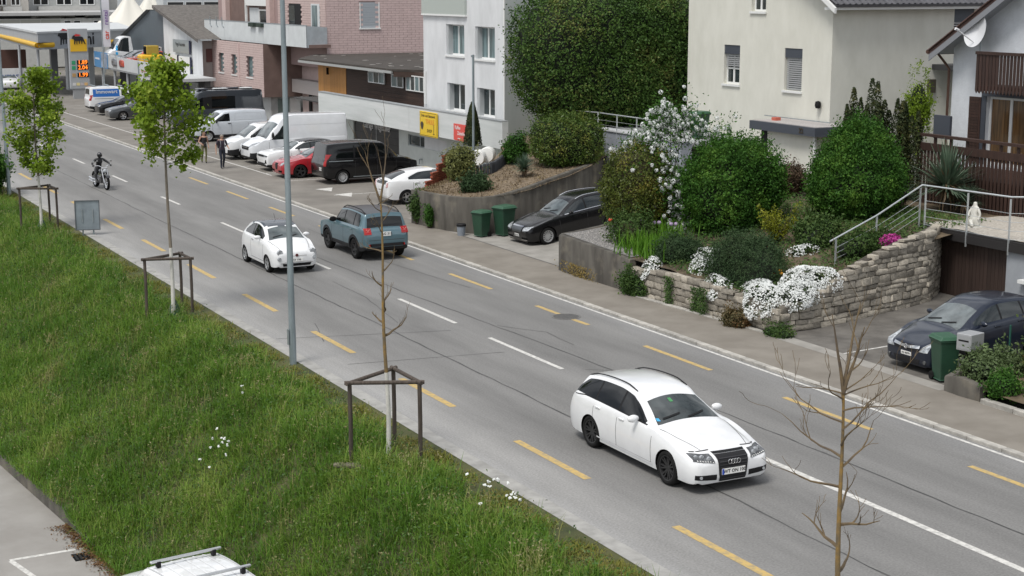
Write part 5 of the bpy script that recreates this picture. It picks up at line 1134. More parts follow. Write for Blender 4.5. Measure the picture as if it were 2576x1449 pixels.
lettering('Vogel Autoteile', .42, EM, t, F.P(18.4,4.8,.21), F.rot(), extrude=.002); lettering('Lenz', .5, ER, t, F.P(15.9,3.55,.21), F.rot(), extrude=.002, bold=.01); lettering('OCCASIONEN', .5, WHL, t, F.P(18.0,2.1,.21), F.rot(), extrude=.002, bold=.01)
window(t, F, 11.0,12.3,3.4,4.4, depth=-.03, bars=(), glass=GLS); 
d = part(t, 'end_window', mat('maroon_blind', (.14,.06,.055), .6), YF(118.38,35), (.5,2.2,3.6,4.6,.0,.03))
# upper car deck with parapet
t = thing('parking_deck', 'raised parking deck with pale metal parapet beside the price pylon', 'deck'); a0, a1 = Vector((32.0,140,0)), Vector((31.5,114,0)); F = Fr(a0, a1-a0, (-1,-.02,0)); L_ = (a1-a0).length
for k in range(9): part(t, 'parapet_panel', WG, F, (k*L_/9+.01,(k+1)*L_/9-.01,2.55,3.55,-.12,0))
MB().prism([(32.1,140),(31.6,114),(35,114.5),(35,140)], 2.4, 2.62).build('deck_slab', WG, t); part(t, 'deck_rail', STEEL, F, (0,L_,3.7,3.74,-.1,-.06))
for k in range(14): part(t, 'rail_post', STEEL, F, (k*L_/13-.02,k*L_/13+.02,3.55,3.7,-.1,-.06))
for k in range(6): MB().tube([F.P(2+k*4.6,0,-.3),F.P(2+k*4.6,2.4,-.3)], .1, 6).build('deck_post', LG, t)
MB().box(34.2,34.6,114.5,140,0,2.4).build('back_wall', mat('undercroft_dark', (.05,.05,.052), .8, var=.3, scale=.6), t)
for k in range(5): MB().box(34.1,34.2,116+k*4.5,118.2+k*4.5,.1,2.2).build('shop_window', mat('shop_pane', (.22,.24,.24), .2), t)
s_ = thing('banner_sign', 'light blue banner at the far end of the parking deck', 'sign'); part(s_, 'panel', mat('sky_blue', (.08,.26,.52), .5), F, (.5,5.6,2.45,3.75,.02,.06)); part(s_, 'picture', mat('pale_blue_print', (.3,.36,.46), .5, var=.3, scale=2), F, (3.2,5.5,2.5,3.7,.06,.065)); part(s_, 'text_bar', WHL, F, (.9,2.6,3.1,3.25,.06,.065))
# things on the deck
for k, (y, cc, lb) in enumerate(((129.3, (.45,.05,.03), 'red hatchback on the raised deck beside the yellow machine'), (131.8, (.20,.21,.23), 'grey hatchback on the raised deck beside the white truck'))):
    P = dict(L=4.0, W=1.7, H=1.5, hood=.82, cowl=(1.02,1.03), head=(1.8,1.42), rend=(3.5,1.40), tail=(3.8,1.02), tend=.86, belt=(.98,1.05), fo=.8, wb=2.5, R=.3, zb=.18, tumble=.68)
    c = Car('hatchback', lb, 'car', (33.7, y, 2.62), R(180), P, paint('deck_%d' % k, cc)); c.windscreen(glass=MATS['screen_reflection_pale']); c.side_windows([(1.4,2.3),(2.36,3.4)], front=(1.2,1.9)); c.rear_window()
P = dict(L=4.4, W=2.1, H=2.5, hood=1.05, cowl=(.55,1.4), head=(1.2,2.3), rend=(2.1,2.45), tail=(2.3,1.2), tend=1.05, belt=(1.3,1.15), fo=.95, wb=2.6, R=.36, zb=.4, nose=.14, tumble=.86, tailw=.95, slab=1, peak=1.6)
c = Car('flatbed_truck', 'white cab truck with blue door stripe on the raised deck', 'truck', (34.2, 136.2, 2.62), R(180), P, PW, wheel='cap', rimc=HUBC)
c.windscreen(); c.side_windows([(.9,1.9)], front=(.75,1.25), hi=.1, lo=.0); c.rear_window(); c.quad('blue_stripe', 'L', [(.75,.9),(.95,.9),(.95,2.2),(.75,2.2)], mat('truck_blue', (.03,.35,.7), .4), 2, 6)
t = thing('mini_loader', 'small yellow construction loader at the end of the raised deck', 'loader', (33.4, 126.6, 2.62)); 
MB().box(-.9,.9,-.6,.6,.35,1.3).build('body', YB, t, bevel=.12); MB().box(-.4,.6,-.5,.5,1.3,2.0).build('cab', mat('cab_frame', (.35,.24,.03), .5), t, bevel=.06); MB().box(-.42,-.38,-.42,.42,1.35,1.95).build('cab_window', CGLASS2, t)
for sx in (-.55,.55):
    for sy in (-.6,.6): MB().lathe([(0,-.12),(.36,-.12),(.38,0),(.36,.12),(0,.12)], 18, 'y').build('wheel', RUBBER, t, (sx, sy, .38))
# advertisement board on poles
t = thing('street_sign_board', 'white board with dark print on two poles before the parking deck', 'sign'); F = YF(112, 28.7); part(t, 'board', FRW, F, (.05,1.05,2.75,3.6,0,.06)); MB().tube([(28.7,112.05,0),(28.7,112.05,4.0)], .06, 6).build('pole', STEEL, t); MB().tube([(29.8,112.05,0),(29.8,112.05,3.6)], .05, 6).build('pole', STEEL, t); lettering('Garage', .26, ER, t, F.P(.5,3.38,.065), F.rot(), extrude=.002); lettering('Service', .22, EM, t, F.P(.6,3.0,.065), F.rot(), extrude=.002)
# sail-like tents
TNT = mat('tent_membrane', (.66,.64,.58), .7)
for k, lb in enumerate(('leftmost of three white peaked membrane tents behind the workshop', 'middle one of three white peaked membrane tents behind the workshop', 'rightmost of three white peaked membrane tents behind the workshop')):
    cx, cy = 43.3+2.7*k, 172.+1.5*k; rows = []
    t = thing('membrane_tent', lb, 'tent', (cx, cy, 0), group='peaked membrane tents')
    for i in range(8):
        q = i/7; z = 5.2+3.4*q**1.7; r = 3.2*(1-q)+.12; rows.append([(r*math.cos(a)*(1-.12*math.cos(4*a)), r*math.sin(a)*(1-.12*math.cos(4*a)), z-.35*(1-q)*math.cos(4*a)) for a in [2*math.pi*j/24 for j in range(25)]])
    MB().grid(rows).build('canopy', TNT, t, smooth=60); MB().tube([(0,0,0),(0,0,9)], .08, 6).build('mast', STEEL, t)
    for a in (45,135,225,315): MB().tube([(3.2*math.cos(R(a)),3.2*math.sin(R(a)),0),(3.2*math.cos(R(a)),3.2*math.sin(R(a)),5.4)], .06, 5).build('corner_post', STEEL, t)
# metal-clad hall
t = thing('metal_hall', 'light grey metal clad hall with ribbon windows behind the workshop', 'building'); F = YF(170, 46.5); part(t, 'hall_body', mat('sheet_metal', (.46,.49,.51), .5, .2), F, (0,30,0,12,-20,0))
for k in range(20): part(t, 'cladding_sheet', MATS['sheet_metal'], F, (0,12,1.0+.33*k,1.29+.33*k,.0,.03))
for k in range(4): w_ = window(t, F, .4+2.0*k, 2.2+2.0*k, 7.05, 7.6, depth=-.04, bars=(), glass=CGLASS2, fw=.05)
# distant commercial block and house fronts
t = thing('office_block', 'distant pale office block with dark window band behind the canopy', 'building'); F = YF(190, 28); OB = mat('office_pale', (.48,.48,.46), .8, var=.06)
part(t, 'block_body', OB, F, (0,24,0,5.6,-20,0)); part(t, 'flat_roof', mat('office_roof', (.42,.42,.42), .8), F, (-.3,24.3,5.9,6.25,-20,.6)); part(t, 'window_band', CGLASS2, F, (4,13.5,5.55,5.9,.0,.05)); part(t, 'window_band', CGLASS2, F, (14.6,20,5.55,5.9,.0,.05))
for a in (12.2,13.3,15.6,16.8): window(t, F, a,a+.8,4.9,5.3, depth=-.03, bars=(), glass=CGLASS2, fw=.05)
for a in (5,7.3,9.6): part(t, 'wall_panel', mat('office_panel', (.34,.34,.30), .8), F, (a,a+2.2,4.55,5.4,.01,.04))
for k, (x0, x1, cc, lb) in enumerate(((27.5,34.2,(.50,.40,.28),'distant sand coloured house at the upper left edge'),(34.4,38.6,(.46,.44,.40),'distant beige house behind the office block'),(39,48.5,(.42,.43,.42),'distant grey house with large windows behind the office block'))):
    t = thing('house', lb, 'building'); F = YF(200+2*k, x0); m_ = mat('far_render_%d' % k, cc, .85, var=.08); part(t, 'wall', m_, F, (0,x1-x0,0,14,-12,0))
    for q in range(3 if k == 2 else 2):
        for r in range(2): window(t, F, .5+(x1-x0-1)*q/(3 if k == 2 else 2), .5+(x1-x0-1)*q/(3 if k == 2 else 2)+(1.9 if k == 2 else 1.1), 6.9+2.9*r, 8.6+2.9*r, depth=-.03, bars=(.5,), glass=CGLASS2, fw=.1)
    part(t, 'balcony', OB, F, (1,x1-x0-1,6.2,6.8,.0,1.0))
t = thing('filler_block', 'distant pale row of flats beyond the tents', 'building'); part(t, 'wall', OB, YF(215, 46), (0,60,0,20,-10,0))
t = thing('filler_block', 'distant grey row of flats beyond the road at the left edge', 'building'); part(t, 'wall', mat('far_grey', (.36,.36,.35), .85, var=.1, scale=.3), YF(260, 0), (0,30,0,22,-10,0))
# white boundary wall with lettering behind the station
t = thing('boundary_wall', 'long white boundary wall with blue lettering by the filling station', 'wall'); F = Fr((23.5,150,0), (6,9,0), (9,-6,0)); F = YF(150, 22.8)
part(t, 'wall_body', RENW, F, (0,8,0,1.9,-.3,0)); lettering('Frei Baumarkt', .7, mat('blue_letters', (.05,.1,.3), .5), t, F.P(3.2,1.25,.02), F.rot(), extrude=.004)
MB().box(24,31,165,166,0,3.0).build('container', mat('container_brown', (.10,.05,.04), .7), thing('container', 'rust brown container under the filling station canopy', 'container'))
# cars at the left edge
P = dict(L=4.3, W=1.78, H=1.48, hood=.80, cowl=(1.2,1.0), head=(2.0,1.37), rend=(3.8,1.35), tail=(4.1,1.02), tend=.88, belt=(.95,1.03), fo=.9, wb=2.6, R=.32, zb=.17, tumble=.66)
for (x, y, h, m_, lb) in ((26.6,150.5,-95,PW,'white car waiting near the filling station, mostly behind the leafy tree'),(21.3,131.5,90,paint('dark_red', (.2,.02,.02)),'dark red car driving away at the left picture edge')):
    c = Car('hatchback', lb, 'car', (x, y, .06 if x > 23.2 else 0), R(h), P, m_); c.windscreen(glass=MATS['screen_reflection_pale']); c.side_windows([(1.5,2.35),(2.41,3.6)], front=(1.4,2.1), rear=(3.7,3.3)); c.rear_window()
# ================================================================ gardens, retaining walls, drives
def xfA(Y): return 25.28 if Y > 40.8 else 25.28+(40.8-Y)*.075
def gzA(X, Y):
    zf = lerp_tab(Y, [(33.8,.80),(35,.84),(38,.98),(41,1.06),(45.3,1.22)])
    return zf+(2.1-zf)*sstep(-1, 9, X-xfA(Y))
def gzB(X, Y): return 1.38+.11*max(0, X-26)
def gzD(X): return .062+.13*max(0, X-27.2)
rows = []
for i in range(34):
    Y = 34.05 + (46.3-34.05)*i/33; row = []
    for j in range(30):
        X = xfA(Y)+.12 + (39.5-xfA(Y)-.12)*j/29; y = min(max(Y, 34.1+(X-25.9)*.19), 45.3+.19*max(0,X-25.9))
        row.append((X, y, gzA(X, y)-.02+random.uniform(-.02,.02)))
    rows.append(row)
tag(MB().grid(rows).build('garden_ground', GSOIL, smooth=180), kind='structure')
MULCH = mat('dry_mulch', (.10,.075,.05), .95, col2=(.24,.185,.125), scale=5, detail=8, bump=.6, bscale=20, coords='World')
WB = [(25.26,57.2,1.39),(25.40,55.7,1.40),(25.62,54.6,1.40),(25.95,53.75,1.42),(26.35,53.3,1.46),(26.9,53.1,1.50),(27.65,53.15,1.6),(28.6,53.5,1.72),(29.6,53.95,1.86),(30.8,54.6,2.0),(32.5,55.8,2.1),(34.4,57.6,2.14)]
back = [(25.6,57.3),(26.6,58.3),(27.6,59.3),(28.8,60.2),(29.9,61.0),(30.9,61.6),(31.8,62.4),(32.4,63.2),(32.9,64.4),(33.4,65.4),(33.9,66.0),(38,64)]
rows = []
for j in range(9):
    v = j/8; rows.append([(a[0]+.1+(b[0]-a[0]-.1)*v, a[1]+(b[1]-a[1])*v, gzB(a[0]+(b[0]-a[0])*v, 0)-.02+random.uniform(-.03,.03) - (.25*sstep(.8,1,v) if k < 6 else 0)) for k, (a, b) in enumerate(zip(WB, back))])
tag(MB().grid(rows).build('garden_slope', MULCH, smooth=180), kind='structure')
tag(MB().grid([[(x, y, 2.1 + .12*(x-33)) for x in (33.2,36,40,48)] for y in (58.5,60,62,64,66.05)]).build('garden_terrace', GSOIL), kind='structure')
# sloping drive and garage forecourt
rows = []
for i in range(12):
    X = 25.62 + i*.82; rows.append([(X, 45.3+.02*i, gzD(X)-.002), (X, 48.5, gzD(X)), (X, 51, gzD(X)), (X, 58.5, gzD(X))])
tag(MB().grid(rows).build('sloping_drive', CONCP, smooth=180), kind='structure')
tag(MB().add([(25.62,26.6,.055),(26.8,26.6,.055),(26.8,34.6,.055),(25.62,34.4,.055),(33.5,26.6,.12),(33.5,36.6,.12)], [(0,1,2,3),(1,4,5,2)]).build('garage_drive', DRIVE), kind='structure')
mb = MB(); strip(mb, (25.65,31.2), (29.6,31.6), .07, .062); tag(mb.build('drive_line', WLN), kind='structure')
mb = MB(); strip(mb, (25.55,34.0), (25.55,27.2), .45, .066); tag(mb.build('worn_drive_edge', CONCP), kind='structure')
mb = MB(); strip(mb, (25.6,53.3), (25.6,45.3), .05, .066); tag(mb.build('drive_joint', TAR), kind='structure')
# ---- concrete walls
CON = bpy.data.materials.new('stained_concrete'); CON.use_nodes = True
def stained(m, c1, c2, c3):
    t = m.node_tree; b = t.nodes['Principled BSDF']; g = t.nodes.new('ShaderNodeNewGeometry')
    mp = t.nodes.new('ShaderNodeMapping'); mp.inputs['Scale'].default_value = (2.2, 2.2, .5); t.links.new(g.outputs['Position'], mp.inputs[0])
    n1 = t.nodes.new('ShaderNodeTexNoise'); n1.inputs['Scale'].default_value = 1.3; n1.inputs['Detail'].default_value = 7; t.links.new(mp.outputs[0], n1.inputs['Vector'])
    n2 = t.nodes.new('ShaderNodeTexNoise'); n2.inputs['Scale'].default_value = 1.1; n2.inputs['Detail'].default_value = 8; t.links.new(g.outputs['Position'], n2.inputs['Vector'])
    r1 = t.nodes.new('ShaderNodeValToRGB'); r1.color_ramp.elements[0].position = .36; r1.color_ramp.elements[1].position = .66; r1.color_ramp.elements[0].color = (*c1, 1); r1.color_ramp.elements[1].color = (*c2, 1); t.links.new(n1.outputs[0], r1.inputs[0])
    r2 = t.nodes.new('ShaderNodeValToRGB'); r2.color_ramp.elements[0].position = .52; r2.color_ramp.elements[1].position = .72; t.links.new(n2.outputs[0], r2.inputs[0])
    mx_ = t.nodes.new('ShaderNodeMixRGB'); mx_.inputs[2].default_value = (*c3, 1); t.links.new(r2.outputs[0], mx_.inputs[0]); t.links.new(r1.outputs[0], mx_.inputs[1]); t.links.new(mx_.outputs[0], b.inputs['Base Color']); b.inputs['Roughness'].default_value = .95
    bp = t.nodes.new('ShaderNodeBump'); bp.inputs['Strength'].default_value = .3; t.links.new(n2.outputs[0], bp.inputs['Height']); t.links.new(bp.outputs[0], b.inputs['Normal'])
stained(CON, (.055,.05,.043), (.108,.10,.086), (.18,.16,.125))
def wall_path(name, label, path, thick, m, bottom=-.1, coping=None):
    t = thing(name, label, 'wall'); n = len(path); A = []
    for k, p in enumerate(path):
        q = Vector(path[min(k+1, n-1)][:2]) - Vector(path[max(k-1, 0)][:2]); q.normalize(); nn = Vector((-q.y, q.x))
        A.append((Vector(p[:2]), Vector(p[:2])+nn*thick, p[2]))
    mb = MB(); r = []
    for a, b, z in A: r.append([(a.x,a.y,bottom),(a.x,a.y,z-.03),(a.x+(b.x-a.x)*.1,a.y+(b.y-a.y)*.1,z),(b.x-(b.x-a.x)*.1,b.y-(b.y-a.y)*.1,z),(b.x,b.y,z-.03),(b.x,b.y,bottom)])
    mb.grid(r); mb.add(r[0], [tuple(range(6))]); mb.add(r[-1], [tuple(range(6))[::-1]]); mb.build('wall_body', m, t, smooth=40)
    return t
w_ = wall_path('retaining_wall', 'curved dark stained concrete wall sweeping into the sloping drive behind the bins', [(p[0], p[1], p[2]) for p in WB], .22, CON)
def lower_paint(parent, pts): pass
wall_path('retaining_wall', 'weathered concrete wall with sharp corner beside the black estate car', [(33.5,46.9,2.15),(31.5,46.4,1.9),(29,45.9,1.6),(27,45.6,1.38),(25.9,45.45,1.28),(25.45,45.4,1.25),(25.25,45.2,1.24),(25.22,44.9,1.24),(25.24,43,1.18),(25.25,40.75,1.08)], .22, CON)
# ---- rubble stone wall built stone by stone
STN = mat('limestone', (.37,.335,.28), .9, col2=(.21,.19,.155), scale=4, detail=6, bump=.5, bscale=16, rnd=.38, coords='Object'); MORT = mat('wall_joint', (.06,.05,.04), .95, var=.3, scale=5)
def stone_mesh(seed):
    r = random.Random(seed); bm = bmesh.new(); bmesh.ops.create_cube(bm, size=1.0)
    bmesh.ops.bevel(bm, geom=bm.edges[:], offset=.07, segments=1, affect='EDGES')
    for v in bm.verts: v.co += Vector((r.uniform(-.05,.05), r.uniform(-.04,.04), r.uniform(-.06,.06)))
    me = bpy.data.meshes.new('stone'); bm.to_mesh(me); bm.free(); me.materials.append(STN); me.polygons.foreach_set('use_smooth', [True]*len(me.polygons)); me.set_sharp_from_angle(angle=R(50)); return me
STONES = [stone_mesh(i) for i in range(10)]
def stone_wall(name, label, path, hs=(.10,.20), ls=(.18,.42), cap=True, seed=1):
    # path: (X, Y, ztop); stones laid in uneven courses along it
    t = thing(name, label, 'wall'); r = random.Random(seed); seg = []; L_ = 0
    for a, b in zip(path, path[1:]): d = math.dist(a[:2], b[:2]); seg.append((L_, d, a, b)); L_ += d
    def at(s):
        for l, d, a, b in seg:
            if s <= l+d+1e-6: f = (s-l)/d; return tuple(a[k]+(b[k]-a[k])*f for k in range(3)), math.atan2(b[1]-a[1], b[0]-a[0])
        return path[-1], math.atan2(path[-1][1]-path[-2][1], path[-1][0]-path[-2][0])
    mb = MB(); rr = []
    for k in range(int(L_/.4)+2):
        p, a = at(min(L_, k*.4)); n = Vector((-math.sin(a), math.cos(a))); rr.append([(p[0]+n.x*.06,p[1]+n.y*.06,-.1),(p[0]+n.x*.06,p[1]+n.y*.06,p[2]-.06),(p[0]+n.x*.34,p[1]+n.y*.34,p[2]-.06),(p[0]+n.x*.34,p[1]+n.y*.34,-.1)])
    mb.grid(rr).build('wall_core', MORT, t); cnt = 0
    z = .06; zmax = max(p[2] for p in path)
    while z < zmax:
        h = r.uniform(*hs); s = -r.uniform(0,.15)
        while s < L_:
            l = r.uniform(*ls)*(1.0 if h > .13 else 1.15); c_ = min(max(s+l/2, 0), L_); p, a = at(c_)
            zt_ = p[2] - z
            if zt_ > .05 and cnt < 300 and s+l/2 > 0:
                hh = min(h, zt_) if zt_ < h*1.5 else h; n = Vector((-math.sin(a), math.cos(a)))
                o = link('stone', STONES[r.randrange(10)], t, (p[0]+n.x*(.10+r.uniform(-.02,.02)), p[1]+n.y*.10, z+hh/2+r.uniform(-.01,.01)))
                o.scale = (l*.965, .26+r.uniform(-.03,.03), hh*.95); o.rotation_euler = (r.uniform(-.05,.05), r.uniform(-.06,.06), a+r.uniform(-.05,.05)); cnt += 1
            s += l
        z += h
    return t
stone_wall('stone_wall', 'pale rubble stone wall along the pavement below the white flowers', [(25.27,40.7,.86),(25.34,39.2,.98),(25.45,37.6,1.0),(25.55,36.2,.93),(25.66,35,.85),(25.78,33.95,.83)], hs=(.12,.23), ls=(.24,.58), seed=4)
stone_wall('stone_wall', 'taller rough stone wall rising from the pavement corner to the garage', [(25.8,33.9,.83),(26.8,33.97,.92),(27.6,34.08,1.2),(28.3,34.22,1.5),(29.6,34.55,1.84),(31,34.9,2.1),(32.2,35.25,2.25),(33.45,36.2,2.2)], hs=(.10,.24), ls=(.22,.62), seed=9)
for nm, x0, y0, y1 in (('kerb_edge', 25.16, 34.2, 40.2),):
    t = thing('border_kerb', None, None); tag(t, kind='structure')
    for k in range(7): link('kerb_stone', ks, t, (25.13+.075*k*.8, 40.2-k*.98, 0.02)).rotation_euler.z = .075
# ---- brick steps and timber border
BRK = mat('red_brick', (.27,.075,.04), .85, var=.25, scale=9, rnd=.2); 
t = thing('brick_steps', 'stepped red brick wall behind the white liftback', 'wall'); bme = MB().box(-.12,.12,-.06,.06,-.033,.033).mesh('brick', BRK, bevel=.006); BD = Vector((2.0,1.55,0)).normalized(); ba = math.atan2(BD.y, BD.x)
for k in range(10):
    zt_ = 1.30+.30*(k//2); mb_n = int((zt_-.75)/.075)
    for q in range(mb_n):
        p = Vector((25.95,57.75,0))+BD*(.25*k+(.06 if q % 2 else 0)); o = link('brick', bme, t, (p.x, p.y, .75+.075*q+.035)); o.rotation_euler = (0,0,ba)
o = MB().obox((0,0,0), 2.5, .16, .6, ba).build('brick_core', MORT, t, (25.95+BD.x*1.1, 57.83+BD.y*1.1, 1.0))
t = thing('timber_border', 'curved border of dark grey palisades across the dry garden slope', 'border'); TB = mat('grey_palisade', (.055,.06,.07), .85, rnd=.25)
pp = [(28.1,58.0),(28.7,57.9),(29.2,58.0),(29.6,58.35),(30.0,58.8),(30.4,59.3),(30.8,59.7)]; k = 0
for a, b in zip(pp, pp[1:]):
    n = int(math.dist(a,b)/.13)
    for i in range(n):
        x = a[0]+(b[0]-a[0])*i/n; y = a[1]+(b[1]-a[1])*i/n; MB().lathe([(0,.48),(.05,.47),(.063,.44),(.063,0)], 8).build('palisade', TB, t, (x, y, gzB(x, y)-.05+random.uniform(0,.04)))
# gravel strip on the corner bed
n = 1500; V = []; Fc = []
for i in range(n):
    x = 25.5+random.random()**1.2*2.9; y = 41.2+random.random()*3.9
    if x > 26.2+(y-41.2)*.62: continue
    z = gzA(x, y)+.01; s = random.uniform(.018,.045); b0 = len(V); a = random.random()*6.3
    V += [(x+s*math.cos(a), y+s*math.sin(a), z), (x+s*math.cos(a+2.1), y+s*math.sin(a+2.1), z), (x+s*math.cos(a+4.2), y+s*math.sin(a+4.2), z), (x, y, z+s)]; Fc += [(b0,b0+1,b0+3),(b0+1,b0+2,b0+3),(b0+2,b0,b0+3)]
tag(link('gravel', npmesh('gravel', V, Fc, mat('grey_gravel', (.25,.24,.23), .9, var=.4, scale=25))), 'grey gravel strip on the corner bed of the concrete wall', 'gravel', kind='stuff')
tag(MB().grid([[(25.45+dx, y, gzA(25.45+dx, y)+.008) for dx in (0,.4,.8,1.1+(y-41)*.35)] for y in (41,42,43,44,45.2)]).build('gravel_base', mat('gravel_base', (.17,.165,.16), .95, var=.4, scale=22, detail=5)), kind='structure')
# lower right bed with its broken wall
wall_path('retaining_wall', 'low broken concrete wall beside the letterbox at the pavement', [(27.6,27.35,.75),(26.6,27.3,.72),(25.7,27.25,.45),(25.42,27.15,.42),(25.38,26.6,.5),(25.42,26.0,.40)], .2, CON)
tag(MB().grid([[(x, y, .32+.06*(x-25.4)+random.uniform(-.04,.04)) for x in (25.5,26,27,28.5,31,33)] for y in (16,20,23,25,26,27.1)]).build('front_bed', GSOIL, smooth=180), kind='structure')
for k in range(5): link('kerb_stone', ks, kb, (25.42, 25.4-k, .1))
# white drums and box on the slope by the flats
for x, y in ((29.9,60.6),(30.5,60.9)): tag(MB().lathe([(0,-.28),(.3,-.28),(.33,-.2),(.33,.2),(.3,.28),(0,.28)], 18, 'x').build('drum', PLATE, None, (x, y, gzB(x,y)+.30), (0,0,.9), smooth=40), 'white drum lying on the dry slope beside the %s' % ('flagpole' if x < 30 else 'cypress'), 'drum')
# ================================================================ plants
rs_ = np.random.default_rng(11)
def leaves(P, N, size, asp=.55, jit=.6, fold=.15, droop=0.0):
    """one folded rhombus per leaf at points P, facing roughly N; returns verts, faces"""
    n = len(P); N = N + rs_.normal(0, jit, (n,3)); N /= np.linalg.norm(N, axis=1, keepdims=True)
    T = rs_.normal(0, 1, (n,3)); T[:,2] -= droop; T -= N*(T*N).sum(1, keepdims=True); T /= np.linalg.norm(T, axis=1, keepdims=True); B = np.cross(N, T)
    s = (np.asarray(size)*rs_.uniform(.65, 1.3, n))[:,None]
    V = np.stack([P - T*s*.5, P + B*s*asp*.5 + N*s*fold*.4 + T*s*.05, P + T*s*.5 - N*s*fold, P - B*s*asp*.5 + N*s*fold*.4 + T*s*.05], 1).reshape(-1,3)
    F = np.arange(4*n).reshape(-1,4); return V, F
def lumps(seed, k=9, amp=.16):
    r = np.random.default_rng(seed); D = r.normal(0,1,(k,3)); D /= np.linalg.norm(D, axis=1, keepdims=True); A = r.uniform(-amp, amp, k); W = r.uniform(3, 9, k)
    def f(d): return 1 + (A*np.exp(W*(d@D.T-1))).sum(1)
    return f
def sph(n, zmin=-1.0):
    d = rs_.normal(0,1,(int(n*2.6)+50,3)); d /= np.linalg.norm(d, axis=1, keepdims=True); d = d[d[:,2] > zmin]; return d[:n]
def superell(d, rad, e):
    # rounded-box radius along direction d
    q = (np.abs(d/np.array(rad))**e).sum(1)**(-1/e); return q
def blob(name, label, cat, base, rad, n, leaf, m, core, e=2.4, zmin=-.75, amp=.14, seed=1, depth=.16, jit=.6, asp=.55, group=None, stem=True, cz=None, droop=0.0, squash=None, shoots=.35, spike=1.0):
    """dense bush: base = ground point, rad = half axes, leaves through the outer shell of a lumpy rounded volume, solid core inside, coloured dark as the shade between the leaves"""
    t = thing(name, label, cat, base, group=group); cz = rad[2]*.92 if cz is None else cz; f = lumps(seed, 14, amp)
    d = sph(n, zmin); r = superell(d, rad, e)*f(d)*(1-depth*rs_.random(len(d))**1.6 + .05*rs_.normal(0,1,len(d))*(rs_.random(len(d)) < .25))
    P = d*r[:,None]; 
    if squash: P[:,:2] *= (1+squash*(P[:,2:3]/rad[2]))
    P[:,2] += cz; N = d/np.array(rad)**1.2; N /= np.linalg.norm(N, axis=1, keepdims=True)
    sh = rs_.random(len(P)); ns = max(12, int(len(P)/45)); cid = rs_.integers(0, ns, len(P)); use = sh < shoots
    cd = d[:ns]; cr_ = superell(cd, rad, e)*f(cd); cp = cd*cr_[:,None]
    if squash: cp[:,:2] *= (1+squash*(cp[:,2:3]/rad[2]))
    cp[:,2] += cz; up = cd*.7+np.array([0,0,.6])+rs_.normal(0,.25,(ns,3)); ln = leaf*rs_.uniform(.6,3.2,ns)*spike
    P[use] = (cp[cid]+up[cid]*(ln[cid]*(rs_.random(len(P))*1.25-.25))[:,None]+rs_.normal(0,leaf*.75,(len(P),3)))[use]
    N = N*.8 + np.array([0,0,.35]); V, F = leaves(P, N, leaf, asp, jit, droop=droop)
    link('crown', npmesh('crown', V, F, m), t)
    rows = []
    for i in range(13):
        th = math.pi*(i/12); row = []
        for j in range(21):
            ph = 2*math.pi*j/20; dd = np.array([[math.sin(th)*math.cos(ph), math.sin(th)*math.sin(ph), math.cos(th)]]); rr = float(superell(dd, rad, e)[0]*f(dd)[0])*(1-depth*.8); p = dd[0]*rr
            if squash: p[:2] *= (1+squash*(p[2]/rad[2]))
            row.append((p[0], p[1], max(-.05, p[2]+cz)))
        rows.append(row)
    MB().grid(rows).build('shade_core', core, t, smooth=180)
    if stem:
        for k in range(3): MB().tube([(.05*k,.04*k,-.1), (.1*(k-1), .08*(1-k), cz*.8)], [.05,.02], 5).build('stem', mat('bark_brown', (.07,.05,.035), .9, var=.3, scale=8), t)
    return t
CORE = mat('inner_leaf_shade', (.006,.012,.004), .95, var=.4, scale=5); COREB = mat('inner_shade_brown', (.03,.025,.010), .95, var=.4, scale=5)  # solid plant cores: shade between the leaves put into their dark colour
L_HEDGE = leafmat('laurel_leaf', (.024,.060,.013), (.066,.13,.023), (.18,.17,.05), rough=.55, trans=.15, scale=.5)
L_BALL = leafmat('box_leaf', (.025,.06,.012), (.085,.135,.025), (.24,.23,.055), rough=.4, trans=.15, scale=1.3)
L_PHOT = leafmat('golden_leaf', (.032,.058,.012), (.10,.125,.022), (.25,.21,.04), rough=.4, trans=.15, scale=1.2)
L_BIG = leafmat('green_leaf', (.016,.058,.009), (.05,.135,.017), (.13,.24,.035), rough=.65, trans=.25, scale=1.3)
L_MAPLE = leafmat('fresh_leaf', (.09,.165,.013), (.20,.30,.024), (.38,.46,.06), rough=.5, trans=.38, scale=1.5)
L_YEW = leafmat('yew_needle', (.014,.026,.010), (.04,.055,.018), (.12,.11,.03), rough=.6, trans=.1, scale=2.5)
L_HEATH = leafmat('cushion_needle', (.020,.045,.018), (.04,.075,.028), (.07,.10,.045), rough=.7, trans=.1, scale=1.6)
L_YELL = leafmat('yellowgreen_leaf', (.10,.13,.012), (.24,.26,.02), (.38,.36,.04), rough=.5, trans=.35)
L_IRIS = leafmat('iris_blade', (.05,.14,.012), (.11,.25,.02), (.17,.30,.04), rough=.5, trans=.3, scale=2)
L_YUC = leafmat('yucca_blade', (.04,.075,.045), (.10,.15,.10), (.17,.21,.15), rough=.5, trans=.15, scale=2)
PET = leafmat('white_petal', (.62,.64,.62), (.76,.78,.77), (.80,.81,.80), rough=.7, trans=.2)
L_LOW = leafmat('bed_leaf', (.02,.05,.012), (.06,.11,.025), (.12,.16,.05), rough=.6, trans=.2, scale=2)
BARK = mat('bark_grey', (.13,.11,.085), .9, col2=(.22,.19,.15), scale=9, bump=.4, stretch=(1,1,.3)); BARKB = mat('bark_dark', (.05,.04,.03), .9, var=.3, scale=8)
